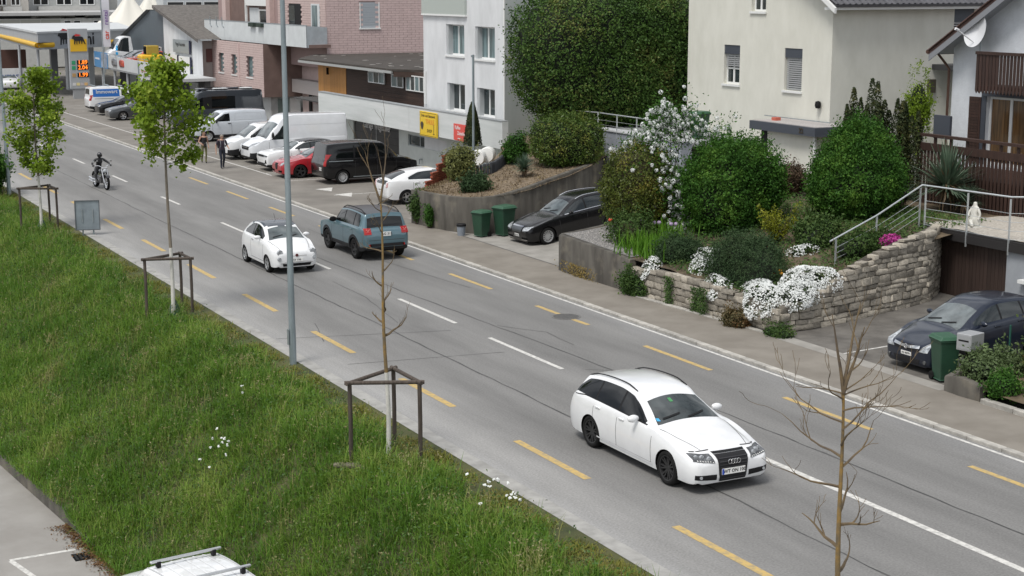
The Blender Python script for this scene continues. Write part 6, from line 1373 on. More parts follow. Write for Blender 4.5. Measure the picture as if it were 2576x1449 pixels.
# ---- the clipped hedges and big shrubs
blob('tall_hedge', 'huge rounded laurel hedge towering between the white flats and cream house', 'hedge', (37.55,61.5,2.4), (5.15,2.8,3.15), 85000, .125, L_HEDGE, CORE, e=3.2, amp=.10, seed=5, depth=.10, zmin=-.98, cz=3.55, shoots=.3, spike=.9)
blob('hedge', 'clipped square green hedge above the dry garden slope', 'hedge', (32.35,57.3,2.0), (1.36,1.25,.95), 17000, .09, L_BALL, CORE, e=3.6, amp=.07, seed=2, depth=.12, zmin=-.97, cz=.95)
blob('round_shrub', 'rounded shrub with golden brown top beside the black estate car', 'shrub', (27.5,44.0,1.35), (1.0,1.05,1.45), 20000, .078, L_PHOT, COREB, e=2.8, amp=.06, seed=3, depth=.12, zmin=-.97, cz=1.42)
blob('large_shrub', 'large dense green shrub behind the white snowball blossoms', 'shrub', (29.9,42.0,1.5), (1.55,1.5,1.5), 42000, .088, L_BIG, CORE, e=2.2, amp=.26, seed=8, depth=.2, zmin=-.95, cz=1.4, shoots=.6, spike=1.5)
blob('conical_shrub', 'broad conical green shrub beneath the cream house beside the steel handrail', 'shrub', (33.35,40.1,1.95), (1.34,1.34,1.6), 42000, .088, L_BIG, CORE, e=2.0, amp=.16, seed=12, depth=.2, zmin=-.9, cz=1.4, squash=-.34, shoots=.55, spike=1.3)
for k, (x, y, h, r_, lb) in enumerate(((35.2,42.7,3.5,.46,'leftmost dark yew column against the cream wall'),(36.05,42.4,4.15,.62,'tallest dark yew column against the cream wall'),(36.85,41.9,3.45,.5,'dark yew column nearest the chalet deck'))):
    t = thing('yew_column', lb, 'shrub', (x, y, 2.1), group='dark yew columns'); f = lumps(30+k, 10, .3); Vs = []; Fs = []; nb = 0
    for q in range(9):
        ox, oy = rs_.normal(0, r_*.55, 2); hh = h*rs_.uniform(.72, 1.0); n = 1500; u = rs_.random(n); a = rs_.random(n)*6.283; rr = r_*.42*np.sin(np.pi*(.08+.9*u))**.7*rs_.uniform(.6,1.1,n)
        P = np.stack([ox+rr*np.cos(a), oy+rr*np.sin(a), u*hh], 1); N = np.stack([np.cos(a), np.sin(a), .5+0*a], 1); V, F = leaves(P, N, .10, .4, .5); Vs.append(V); Fs.append(F+nb); nb += len(V)
    link('crown', npmesh('crown', np.concatenate(Vs), np.concatenate(Fs), L_YEW), t); MB().tube([(0,0,-.1),(0,0,h*.75)], [.09,.03], 6).build('trunk', BARKB, t)
    MB().lathe([(0,h*.8),(r_*.5,h*.5),(r_*.6,h*.2),(r_*.4,0)], 10).build('shade_core', CORE, t)
# thuja column before the band
t = thing('cypress', 'slim dark green cypress standing before the red sign', 'tree', (31.45,64.3,2.1)); n = 5000; u = rs_.random(n)**.8; a = rs_.random(n)*6.283; rr = .42*(1-u)**.62*rs_.uniform(.8,1.05,n)+.02
V, F = leaves(np.stack([rr*np.cos(a), rr*np.sin(a), .12+u*1.95], 1), np.stack([np.cos(a), np.sin(a), .2+0*a], 1), .09, .4, .4); link('crown', npmesh('crown', V, F, L_YEW), t); MB().lathe([(0,1.9),(.2,1.3),(.34,.4),(.2,.1)], 12).build('shade_core', CORE, t); MB().tube([(0,0,-.1),(0,0,.4)], .05, 6).build('trunk', BARKB, t)
# smaller bushes
blob('variegated_shrub', 'pale variegated shrub at the top of the brick steps', 'shrub', (27.75,57.95,1.5), (.52,.52,.68), 4500, .10, leafmat('variegated_leaf', (.08,.10,.03), (.20,.21,.07), (.34,.34,.14), trans=.2), CORE, e=2.2, amp=.2, seed=14, zmin=-.9, cz=.6)
blob('low_pine', 'small round dark green cushion pine on the dry slope near the wall', 'shrub', (26.95,55.0,1.42), (.48,.48,.34), 3500, .10, L_HEATH, CORE, e=2, amp=.1, seed=15, zmin=-.6, cz=.3)
blob('juniper', 'small leafy green bush between the white drums and the clipped hedge', 'shrub', (31.0,59.3,1.95), (.45,.45,.6), 3000, .10, L_BIG, CORE, e=2.1, amp=.25, seed=16, zmin=-.8, cz=.5)
blob('wall_shrub', 'dark climbing shrub at the end of the curved concrete wall', 'shrub', (25.3,56.75,.06), (.2,.28,.66), 2500, .09, L_LOW, CORE, e=2.4, amp=.25, seed=17, zmin=-.98, cz=.68)
blob('wall_shrub', 'narrow bright green shrub growing against the curved concrete wall', 'shrub', (25.3,55.6,.06), (.14,.2,.5), 1600, .08, L_BIG, CORE, e=2.4, amp=.25, seed=18, zmin=-.98, cz=.48)
blob('brown_ball_shrub', 'small brownish rounded shrub beneath the porch of the cream house', 'shrub', (34.2,44.6,2.1), (.55,.55,.55), 3500, .08, leafmat('brownish_leaf', (.07,.05,.03), (.13,.085,.055), trans=.1), COREB, seed=19, amp=.1, cz=.5)
blob('leaf_wall_shrub', 'light leafy shrub climbing the white chalet corner', 'shrub', (39.2,43.9,3.3), (.5,.5,1.6), 4200, .085, L_MAPLE, CORE, e=2, amp=.35, seed=20, depth=.5, cz=1.6, zmin=-.98)
# flowering cushions on the stone wall
def flower_mat(name, label, base, rad, n, leafn, seed, drop=0.0, cz=.12):
    t = thing(name, label, 'flowers', base); f = lumps(seed, 16, .38); d = sph(n, -.35); r = superell(d, rad, 2.1)*f(d)*rs_.uniform(.92,1.06,len(d)); P = d*r[:,None]; P[:,2] += cz
    P[:,2] -= drop*np.clip(-P[:,0]/rad[0], 0, 1)**2
    keep = rs_.random(len(P)) < .62+.6*np.sin(P[:,0]*11+1)*np.sin(P[:,1]*10+P[:,2]*7); P = P[keep]; d = d[keep]
    V1, F1 = leaves(P, d*.7+np.array([-.2,-.2,.6]), .05, .95, .45, .05); link('blossoms', npmesh('blossoms', V1, F1, PET), t)
    d = sph(leafn, -.5); r = superell(d, rad, 2.1)*f(d)*rs_.uniform(.82,.98,len(d)); P = d*r[:,None]; P[:,2] += cz; P[:,2] -= drop*np.clip(-P[:,0]/rad[0], 0, 1)**2; V, F = leaves(P, d, .07, .3, .7); link('foliage', npmesh('foliage', V, F, L_LOW), t)
    rows = [[tuple((np.array([math.sin(th)*math.cos(ph), math.sin(th)*math.sin(ph), math.cos(th)])*np.array(rad)*.62+np.array([0,0,cz*.6])-np.array([0,0,drop*max(0,-math.sin(th)*math.cos(ph)*.8)**2])).tolist()) for ph in [2*math.pi*j/16 for j in range(17)]] for th in [math.pi*i/8 for i in range(9)]]
    MB().grid(rows).build('shade_core', CORE, t, smooth=180); return t
flower_mat('candytuft', 'small white flower cushion at the start of the stone wall', (25.5,39.9,.85), (.28,.42,.28), 900, 500, 40, drop=.25)
flower_mat('candytuft', 'diagonal drift of white flowers between two dark green cushions', (26.3,38.2,1.02), (.55,.45,.30), 1900, 900, 41, drop=.2)
flower_mat('candytuft', 'upper end of the white flower drift beside the iris leaves', (27.1,39.1,1.14), (.6,.42,.30), 1500, 800, 42)
flower_mat('candytuft', 'white flowers spilling over the wall below the large dark cushion', (25.75,36.75,.85), (.28,.62,.30), 1300, 700, 43, drop=.35)
flower_mat('candytuft', 'long mass of white flowers hanging over the stone wall corner', (25.98,35.05,.80), (.55,1.2,.32), 5200, 1600, 44, drop=.5)
flower_mat('candytuft', 'white flowers trailing down the outer corner of the stone wall', (26.55,34.3,.78), (.95,.5,.40), 4600, 1400, 47, drop=.2)
flower_mat('candytuft', 'tall mound of white flowers beside the steel handrail foot', (27.35,34.75,1.0), (.98,.65,.6), 6500, 1600, 45, drop=.3, cz=.15)
flower_mat('candytuft', 'small patch of white flowers beneath the yellow green bush', (29.2,37.5,1.4), (.5,.3,.2), 700, 600, 46)
blob('needle_cushion', 'large dark green needle cushion above the stone wall', 'shrub', (26.75,36.9,.98), (.85,1.15,.66), 24000, .075, L_HEATH, CORE, e=2.1, amp=.3, seed=22, zmin=-.5, cz=.35, asp=.25, jit=.8, stem=False, shoots=.6, spike=1.2)
blob('needle_cushion', 'smaller dark green needle cushion beside the iris leaves', 'shrub', (26.5,39.8,1.08), (.75,.62,.45), 9000, .09, L_HEATH, CORE, e=2.1, amp=.3, seed=23, zmin=-.5, cz=.28, asp=.25, jit=.8, stem=False)
blob('ground_shrub', 'low dark shrub right of the yellow green bush', 'shrub', (30.3,38.0,1.6), (.8,.7,.5), 5000, .10, L_LOW, CORE, e=2.1, amp=.25, seed=24, zmin=-.6, cz=.3)
blob('ground_shrub', 'rusty green low plant at the foot of the stone wall corner', 'shrub', (25.33,35.3,.06), (.25,.42,.30), 2200, .07, leafmat('rusty_leaf', (.05,.06,.025), (.12,.09,.04), (.24,.09,.03), trans=.15), COREB, seed=25, zmin=-.6, cz=.16)
blob('ground_shrub', 'dark mat of weeds at the pavement corner of the stone wall', 'shrub', (25.6,33.75,.06), (.3,.5,.14), 1800, .07, L_LOW, CORE, seed=26, zmin=-.5, cz=.06)
blob('ground_shrub', 'weedy green plants between the concrete wall and the pavement', 'shrub', (25.2,40.4,.06), (.2,.85,.36), 3600, .09, L_LOW, CORE, seed=27, amp=.35, zmin=-.6, cz=.2)
blob('ground_shrub', 'mixed rose and weed growth behind the gravel strip', 'shrub', (26.6,42.6,1.25), (.55,.9,.5), 4000, .085, L_LOW, COREB, seed=28, amp=.35, zmin=-.6, cz=.25, depth=.4)
blob('ground_shrub', 'green bedding plants behind the low broken wall', 'shrub', (26.5,26.7,.3), (.75,.45,.4), 5500, .085, leafmat('grey_green_leaf', (.05,.08,.03), (.12,.17,.07), (.2,.25,.12), trans=.2), CORE, seed=29, amp=.3, zmin=-.6, cz=.22)
blob('ground_shrub', 'reddish leafed shrub at the right picture edge before the dark car', 'shrub', (27.6,25.9,.35), (.6,.55,.75), 4200, .12, leafmat('red_tip_leaf', (.03,.06,.015), (.09,.12,.03), (.26,.10,.03), trans=.2), CORE, seed=31, amp=.35, zmin=-.8, cz=.7)
blob('ground_shrub', 'small green shrub at the corner of the low broken wall', 'shrub', (25.75,25.6,.3), (.3,.4,.3), 2000, .07, L_BIG, CORE, seed=32, zmin=-.6, cz=.15)
blob('roadside_bush', 'dark green bush on the verge at the left picture edge', 'shrub', (11.6,74.5,-.1), (1.25,1.6,1.25), 9000, .16, L_BIG, CORE, seed=33, amp=.3, zmin=-.9, cz=1.1)
# ivy strands on walls
for k, (x, y, z0, z1) in enumerate(((25.3,38.6,.1,.9),(25.36,37.3,.1,.8),(25.32,36.9,.1,.85),(25.22,40.7,.2,1.0),(25.19,43.8,.05,.45))):
    t = thing('ivy_strand', ('ivy trailing down the stone wall near its start','yellowish ivy strand on the stone wall below the flowers','second ivy strand on the stone wall below the flowers','ivy clump where concrete wall meets stone wall','ochre weeds at the foot of the concrete corner wall')[k], 'plant', (x, y, 0)); n = 420
    P = np.stack([rs_.normal(-.03,.04,n), rs_.normal(0,.11 if k != 4 else .5,n), rs_.uniform(z0,z1,n)], 1); V, F = leaves(P, np.tile([-1.,-.2,.3],(n,1)), .06, .7, .4); link('foliage', npmesh('foliage', V, F, L_LOW if k != 4 else leafmat('ochre_weed', (.16,.12,.04), (.26,.19,.06), trans=.2)), t)
# snowball viburnum: arching branches with white flower balls
t = thing('snowball_bush', 'tall snowball bush with white blossom balls in front of the large shrub', 'shrub', (28.35,43.2,1.5)); n_b = 0; Vs = []; Fs = []; nv = 0; Lv = []; Lf = []; nl = 0; tw = MB()
path = [(-1.1,.9,2.55),(-.7,.6,2.3),(-.2,.6,3.5),(.1,.4,3.75),(.5,.2,3.6),(-.5,.5,3.0),(-.9,.55,2.0),(-.4,.1,2.2),(-.2,-.2,1.6),(-.1,-.3,1.1),(.05,-.45,.6),(.15,-.5,.2),(-.35,.0,1.7),(.25,.1,3.2),(.9,-.2,3.2),(1.3,-.4,3.0),(1.6,-.6,2.9)]
for px, py, pz in path:
    tw.tube([(0,0,0),(px*.4,py*.4,pz*.6),(px,py,pz)], [.03,.02,.008], 5)
    m_ = 34 if pz < 2.9 or px < .6 else 16
    for q in range(m_):
        c_ = np.array([px,py,pz])+rs_.normal(0,1,3)*np.array([.24,.24,.27]); r_ = rs_.uniform(.05,.088); d = sph(36)
        V, F = leaves(c_+d*r_, d, .055, .95, .2, .03); Vs.append(V); Fs.append(F+nv); nv += len(V)
        V, F = leaves(c_+rs_.normal(0,.16,(18,3))+np.array([.06,.08,-.05]), rs_.normal(0,1,(18,3))+np.array([-.2,-.2,.8]), .085, .6, .4); Lv.append(V); Lf.append(F+nl); nl += len(V)
link('blossoms', npmesh('blossoms', np.concatenate(Vs), np.concatenate(Fs), PET), t); link('foliage', npmesh('foliage', np.concatenate(Lv), np.concatenate(Lf), L_BIG), t); tw.build('branches', BARKB, t)
# yellow-green upright bush
t = thing('yellow_green_bush', 'upright bright yellow green bush in the middle of the garden', 'shrub', (29.4,38.9,1.5)); Lv = []; Lf = []; nl = 0; tw = MB()
for k in range(26):
    a = rs_.random()*6.28; s = rs_.uniform(.15,.75); top = np.array([math.cos(a)*s, math.sin(a)*s, rs_.uniform(.7,1.35)]); tw.tube([(0,0,0), tuple(top*.5*np.array([.8,.8,1])), tuple(top)], [.015,.01,.004], 4)
    m_ = 75; u = rs_.random(m_)[:,None]; P = top*np.array([1,1,1])*(.25+.75*u)+rs_.normal(0,.05,(m_,3)); V, F = leaves(P, rs_.normal(0,1,(m_,3))+np.array([-.3,-.3,.5]), .075, .5, .4); Lv.append(V); Lf.append(F+nl); nl += len(V)
link('foliage', npmesh('foliage', np.concatenate(Lv), np.concatenate(Lf), L_YELL), t); tw.build('branches', BARKB, t)
# strap-leaved plants: irises and yuccas
def blades(n, l0, l1, wd, spread, lean, curve=.5, area=(0,0)):
    V = []; F = []; 
    for i in range(n):
        a = rs_.random()*6.283; L_ = rs_.uniform(l0, l1); o = np.array([rs_.normal(0,area[0]) if area[0] else 0, rs_.normal(0,area[1]) if area[1] else 0, 0]); tilt = lean*rs_.random()**spread; d = np.array([math.cos(a), math.sin(a), 0]); s = np.array([-math.sin(a), math.cos(a), 0]); b = len(V)
        for k in range(4):
            q = k/3; th = tilt*(1+curve*q); p = o + d*L_*q*math.sin(th) + np.array([0,0,L_*q*math.cos(th)]); w2 = wd*(1-q**2*.95)*.5
            V += [p-s*w2, p+s*w2]
        for k in range(3): F.append((b+2*k, b+2*k+1, b+2*k+3, b+2*k+2))
    return np.array(V), np.array(F)
for (x, y, n, ar, lb) in ((26.15,41.0,420,(.32,.55),'bright green clump of iris leaves above the end of the concrete wall'),(27.4,42.0,160,(.3,.4),'taller iris leaves below the white snowball blossoms')):
    t = thing('iris_clump', lb, 'plant', (x, y, gzA(x,y)-.02)); V, F = blades(n, .45, .85, .04, 1.2, .5, .6, ar); link('leaves', npmesh('leaves', V, F, L_IRIS), t)
for (x, y, z, s, lb) in ((29.7,56.1,1.76,.8,'spiky yucca on the dry slope beside the clipped hedge'),(36.2,39.0,2.1,1.9,'large spiky yucca before the dark wooden deck'),(35.2,40.0,2.1,.8,'smaller spiky yucca between conical shrub and wooden deck'),(36.2,38.2,2.12,.85,'spiky yucca behind the steel railing of the terrace')):
    t = thing('yucca', lb, 'plant', (x, y, z)); V, F = blades(230, .6*s, .95*s, .05*s, .75, 1.35, .25); V[:,2] += .35*s; link('leaves', npmesh('leaves', V, F, L_YUC), t); V, F = blades(90, .3*s, .55*s, .05*s, .5, 2.4, .2); V[:,2] += .45*s; link('dry_leaves', npmesh('dry_leaves', V, F, leafmat('dry_blade', (.14,.10,.06), (.25,.18,.11), trans=.1)), t); MB().tube([(0,0,-.1),(0,0,.5*s)], .09*s, 7).build('trunk', BARKB, t)
# scattered blossoms: tulips, alliums, azalea
def blossom_spots(name, label, pts, col, r, stem=.3):
    t = thing(name, label, 'flowers', (pts[0][0], pts[0][1], 0)); m_ = mat('petal_'+'%02d%02d%02d' % tuple(int(99*c) for c in col), col, .6, var=.2)
    for k, (x, y, z) in enumerate(pts):
        x -= pts[0][0]; y -= pts[0][1]; MB().lathe([(0,-r),(r*.8,-r*.5),(r,.1*r),(r*.7,r*.8),(0,r*.9)], 8).build('blossom', m_, t, (x, y, z+stem), smooth=60); MB().tube([(x,y,z),(x,y,z+stem-r*.5)], .007, 4).build('stem', L_LOW, t)
blossom_spots('tulips', 'red tulips before the dark cushion below the large shrub', [(27.9+.24*math.sin(k*2.3)*2, 38.3+.2*math.cos(k*1.7)*2, 1.32) for k in range(9)], (.55,.05,.03), .05)
blossom_spots('allium_flowers', 'pale violet allium balls before the golden shrub', [(26.9+.16*k, 43.0-.25*k+.2*(k % 2), 1.3) for k in range(6)], (.36,.27,.42), .075, .55)
blossom_spots('rose_blossom', 'single red rose blossom beside the black estate car', [(26.5,44.0,1.3)], (.65,.06,.03), .07, .5)
blossom_spots('orange_flowers', 'orange and yellow flowers behind the white flower mass', [(27.0,35.9,1.05),(27.15,35.7,1.05),(26.9,36.1,1.05),(27.3,35.95,1.08)], (.75,.32,.02), .05, .25)
t = thing('azalea', 'magenta azalea on top of the rough stone wall', 'flowers', (30.9,35.5,1.95)); n = 700; d = sph(n,-.3); P = d*np.array([.42,.22,.25])*rs_.uniform(.6,1.05,(len(d),1)); V, F = leaves(P, d, .07, .9, .5); link('blossoms', npmesh('blossoms', V, F, leafmat('magenta_petal', (.38,.04,.22), (.55,.08,.34), trans=.2)), t)
blob('ground_shrub', 'green ground cover on top of the rough stone wall below the handrail', 'shrub', (30.4,36.0,1.6), (1.4,.5,.4), 5000, .08, L_LOW, CORE, seed=35, amp=.3, zmin=-.4, cz=.2, stem=False)
# lawn patch, dry grass on the slope
def tuft_field(name, label, pts, h, wd, m, kind='stuff', lean=.5, hs=1.0):
    n = len(pts); a = rs_.random(n)*6.283; L_ = h*rs_.uniform(.5,1.25,n)*hs; th = lean*rs_.random(n)**.8+.05; d = np.stack([np.cos(a), np.sin(a), 0*a], 1); s = np.stack([-np.sin(a), np.cos(a), 0*a], 1)*(wd*rs_.uniform(.7,1.3,n)*.5)[:,None]
    p0 = np.asarray(pts); p1 = p0 + d*(L_*.5*np.sin(th))[:,None] + np.array([0,0,1])*(L_*.55*np.cos(th))[:,None]; p2 = p0 + d*(L_*np.sin(th*1.7))[:,None] + np.array([0,0,1])*(L_*np.cos(th*1.5))[:,None]
    V = np.stack([p0-s, p0+s, p1+s*.8, p1-s*.8, p2], 1).reshape(-1,3); b = np.arange(n)[:,None]*5
    F3 = np.concatenate([b+np.array([[0,1,2]]), b+np.array([[0,2,3]]), b+np.array([[3,2,4]])]); return link(name, npmesh(name, V, F3, m))
G1 = leafmat('meadow_grass', (.044,.118,.012), (.125,.24,.026), (.31,.37,.09), rough=.6, trans=.3, scale=.45); G2 = leafmat('dry_grass', (.12,.16,.035), (.22,.24,.07), (.36,.33,.15), rough=.7, trans=.25, scale=.8)
G3 = leafmat('verge_grass', (.11,.14,.02), (.19,.19,.038), (.25,.22,.08), rough=.7, trans=.25, scale=.9)
n = 9000; X = rs_.uniform(30.5,35.5,n); Y = rs_.uniform(37.5,43,n); o = tuft_field('lawn_grass', '', [(x, y, gzA(x,y)-.02) for x, y in zip(X, Y)], .09, .012, L_IRIS); tag(o, 'bright green lawn behind the garden shrubs', 'grass', kind='stuff')
n = 16000; pts = []
while len(pts) < n:
    v = random.random(); k = random.randrange(11); u = random.random(); a = [WB[k][i]+(WB[k+1][i]-WB[k][i])*u for i in (0,1)]; b = [back[k][i]+(back[k+1][i]-back[k][i])*u for i in (0,1)]; x = a[0]+.15+(b[0]-a[0]-.15)*v; y = a[1]+(b[1]-a[1])*v
    pts.append((x, y, gzB(x, y)-.05 - (.25*sstep(.8,1,v) if k < 6 else 0)))
o = tuft_field('slope_litter', '', pts, .11, .03, leafmat('dry_litter', (.10,.07,.04), (.20,.15,.09), (.30,.24,.13), trans=.1), lean=1.3); tag(o, 'dry leaves and withered grass covering the garden slope', 'leaves', kind='stuff')
# ---- the long meadow grass of the bank
def bank_pts(n, x0, x1, y0, y1, dens):
    X = []; Y = []
    out = []
    u = rs_.random(n)*(x1-x0)+x0; v = y0+(y1-y0)*rs_.random(n)**dens
    for x, y in zip(u, v):
        if x > lot_edge_x(y)-.15: out.append((x, y, bank_z(min(x,13.1), y)-.03))
    return out
pt = bank_pts(330000, 4.8, 13.0, 15, 82, 1.45); PT = np.array(pt); nse = np.sin(PT[:,0]*1.9+PT[:,1]*.8)*np.sin(PT[:,1]*1.3-PT[:,0]*.7)+.6*np.sin(PT[:,0]*4.1-PT[:,1]*3.3)+rs_.normal(0,.5,len(PT)); far = PT[:,0] > 12.4+.2*np.sin(PT[:,1]*1.7)
sel = ~far
rb_ = rs_.random(len(PT)); isB = (nse >= 1.6) | (rb_ < .05); A = PT[sel & ~isB]; B = PT[sel & isB]; hA = .75+.35*np.sin(A[:,0]*2.7+np.sin(A[:,1]*1.1)*2)*np.sin(A[:,1]*2.2+A[:,0])+.25*np.sin(A[:,0]*7.1)*np.sin(A[:,1]*6.3); C = PT[far]
o = tuft_field('meadow_grass', '', A, .54, .0155, G1, lean=.95, hs=hA); tag(o, 'tall green meadow grass covering the road bank', 'grass', kind='stuff')
o = tuft_field('seeding_grass', '', B, .55, .012, G2, lean=.6); tag(o, 'straw coloured seeding grass mixed into the road bank', 'grass', kind='stuff')
sh_ = B[rs_.random(len(B)) < .25]; P = np.repeat(sh_, 3, 0)+rs_.normal(0,.03,(3*len(sh_),3))+np.array([0,0,.42]); V, F = leaves(P, rs_.normal(0,1,P.shape)+np.array([-.3,-.4,.4]), .055, .35, .5); o = link('grass_seed_heads', npmesh('grass_seed_heads', V, F, leafmat('seed_head', (.17,.16,.07), (.27,.25,.12), (.36,.32,.19), trans=.2))); tag(o, 'pale seed heads standing above the meadow grass', 'grass', kind='stuff')
C2 = np.repeat(C, 2, 0)+rs_.normal(0,.07,(2*len(C),3))*np.array([1,1,0]); C2[:,0] = np.minimum(C2[:,0], 13.2+.07*np.sin(C2[:,1]*2.3)+.08*rs_.normal(0,1,len(C2))); o = tuft_field('verge_grass', '', C2, .16, .02, G3, lean=1.1, hs=.7+.5*np.sin(C2[:,1]*3.1)*np.sin(C2[:,1]*1.3)); tag(o, 'short yellowish grass strip along the road edge', 'grass', kind='stuff')
# broad weeds and daisies in the meadow
pw = np.array(bank_pts(7500, 5.2, 12.6, 16, 70, 1.3)); V, F = leaves(np.repeat(pw, 7, 0)+rs_.normal(0,1,(7*len(pw),3))*np.array([.14,.14,.1])+np.array([0,0,.24]), np.tile([-.1,-.1,1.],(7*len(pw),1)), .065, .45, .7); o = link('meadow_weeds', npmesh('meadow_weeds', V, F, leafmat('weed_leaf', (.025,.075,.015), (.065,.13,.03), (.20,.22,.08), trans=.15, scale=.6))); tag(o, 'broad leaved weeds scattered through the meadow grass', 'weeds', kind='stuff')
dz = []
for cx, cy, k, s in ((9.8,33.2,9,.25),(10.0,33.6,3,.2),(12.6,24.9,8,.35),(12.45,24.1,6,.35),(11.0,34.7,2,.3)):
    for q in range(k): x = cx+random.gauss(0,s*.6); y = cy+random.gauss(0,s); dz.append((x, y, bank_z(x,y)+random.uniform(.34,.48)))
V, F = leaves(np.repeat(np.array(dz), 5, 0)+rs_.normal(0,.012,(5*len(dz),3)), np.tile([-.4,-.5,1.],(5*len(dz),1)), .05, .8, .2, .02); o = link('daisies', npmesh('daisies', V, F, PET)); tag(o, 'white ox-eye daisies in the meadow grass', 'flowers', kind='stuff')
# fallen brown leaves along the lot edge
n = 2600; Y = rs_.uniform(31.0,36.0,n); X = np.array([lot_edge_x(y) for y in Y])-np.abs(rs_.normal(0,.22,n))+.05; V, F = leaves(np.stack([X, Y, -2.985+rs_.random(n)*.03], 1), np.tile([0,0,1.],(n,1)), .06, .6, .35); o = link('fallen_leaves', npmesh('fallen_leaves', V, F, leafmat('brown_leaf', (.10,.055,.025), (.22,.12,.05), trans=.1))); tag(o, 'brown fallen leaves along the edge of the lower lot', 'leaves', kind='stuff')
wall_path('lot_wall', 'low mossy concrete wall between the meadow bank and the lower lot', [(lot_edge_x(y)-.04, y, -3.0+.42*sstep(33.6,36.5,y)) for y in (60,52,46,42,40,38.5,37.2,36.2,35.2,34.2,33.6)], .14, CON, bottom=-3.2)

# ground cover between the garden shrubs
n = 26000; X = rs_.uniform(25.6,35.5,n); Y = rs_.uniform(34.2,45.6,n); k_ = (Y > 34.4+(X-25.9)*.19) & (Y < 45.2+.15*(X-25.9)) & ~((X < 28.3) & (Y > 41) & (X < 26.3+(Y-41)*.62)) & (np.sin(X*2.3+1)*np.sin(Y*1.9)+rs_.normal(0,.4,n) > -.35); X = X[k_]; Y = Y[k_]
P = np.stack([X, Y, np.array([gzA(x, y) for x, y in zip(X, Y)])+rs_.uniform(0,.16,len(X))], 1); V, F = leaves(P, np.tile([-.3,-.3,1.],(len(P),1)), .085, .6, .6); o = link('ground_cover', npmesh('ground_cover', V, F, L_LOW)); tag(o, 'low leafy ground cover between the garden shrubs', 'ground cover', kind='stuff')
# ================================================================ street furniture and young trees
GALV = mat('lamp_post_zinc', (.27,.32,.34), .5, .55, var=.15, scale=4, stretch=(1,1,.2))
t = thing('lamp_post', 'tall grey galvanised lamp post rising from the verge in mid picture', 'lamp post', (13.02, 36.9, 0)); t.rotation_euler = (R(.4), R(-.35), 0)
MB().lathe([(.088,-.2),(.088,.9),(.082,1.0),(.052,11),(0,11)], 14).build('pole', GALV, t, smooth=40); MB().box(-.02,1.2,-.06,.06,10.9,11.02).build('lamp_arm', GALV, t); MB().box(1.0,1.7,-.14,.14,10.88,10.98).build('lamp_head', GALV, t, bevel=.03); MB().box(-.12,-.105,-.05,.05,.5,.9).build('access_door', STEEL, t)
t = thing('lamp_post', 'tall grey lamp post at the left picture edge beside the dark bush', 'lamp post', (12.75, 73.6, 0)); t.rotation_euler = (0, R(-.6), 0)
MB().lathe([(.09,-.2),(.09,.9),(.082,1.0),(.055,11),(0,11)], 12).build('pole', GALV, t, smooth=40); MB().box(-.02,1.2,-.06,.06,10.9,11.02).build('lamp_arm', GALV, t); MB().box(1.0,1.7,-.14,.14,10.88,10.98).build('lamp_head', GALV, t)
t = thing('flag_pole', 'thin grey pole standing before the white flats beside the cypress', 'pole', (31.15, 63.6, 1.6)); MB().lathe([(.06,0),(.05,4.7),(0,4.7)], 10).build('pole', GALV, t); MB().box(-.09,.05,-.03,.03,4.6,4.68).build('pole_cap', GALV, t)
# back of a traffic board
t = thing('traffic_board', 'grey back of a rectangular traffic board at the verge', 'sign'); F = Fr((12.82,60.45,0), (.93,-.28,0), (-.28,-.93,0)); SB = mat('board_back_grey', (.25,.29,.32), .5, .4, var=.12, scale=3)
part(t, 'board', SB, F, (0,.92,.20,1.32,-.02,0), bevel=.008); part(t, 'rim', mat('board_rim', (.12,.13,.14), .5, .4), F, (.0,.92,1.30,1.33,.0,.03),(.0,.92,.19,.22,.0,.03),(0,.03,.22,1.30,.0,.03),(.89,.92,.22,1.30,.0,.03))
for u in (.27,.66): part(t, 'clamp', STEEL, F, (u-.015,u+.015,.5,1.0,.0,.03)); MB().tube([F.P(u,-.3,-.05),F.P(u,1.25,-.05)], .028, 6).build('post', GALV, t)
# ---- support frames
WD = mat('weathered_stake', (.04,.03,.024), .85, col2=(.085,.068,.055), scale=6, stretch=(4,4,.4), rnd=.15)
def stake_frame(label, P3, zt_):
    t = thing('tree_stake_frame', label, 'tree stakes', (P3[0][0], P3[0][1], 0), group='wooden tree stake frames'); o = Vector((P3[0][0], P3[0][1], 0)); Q = [Vector((p[0], p[1], zt_))-o for p in P3]
    for q in Q: MB().tube([(q.x*1.0, q.y, -.35), (q.x+.01, q.y, zt_*.5), (q.x, q.y, zt_)], .044, 9).build('stake', WD, t, smooth=50)
    for a, b in ((0,1),(1,2),(2,0)):
        d = (Q[b]-Q[a]).normalized()*.1; MB().tube([Q[a]-d+Vector((0,0,.02)), Q[b]+d+Vector((0,0,.02))], .042, 8).build('rail', WD, t, smooth=50)
    return t
frames = [((12.45,63.3),(11.25,62.75),(12.5,62.1)), ((12.53,45.1),(11.33,44.5),(12.55,44.1)), ((12.43,29.15),(11.18,28.42),(12.43,27.85))]
for f, lb in zip(frames, ('dark wooden stake frame round the farthest leafy tree', 'dark wooden stake frame round the middle leafy tree', 'dark wooden stake frame round the bare sapling nearest the lamp post')): stake_frame(lb, f, 1.6)
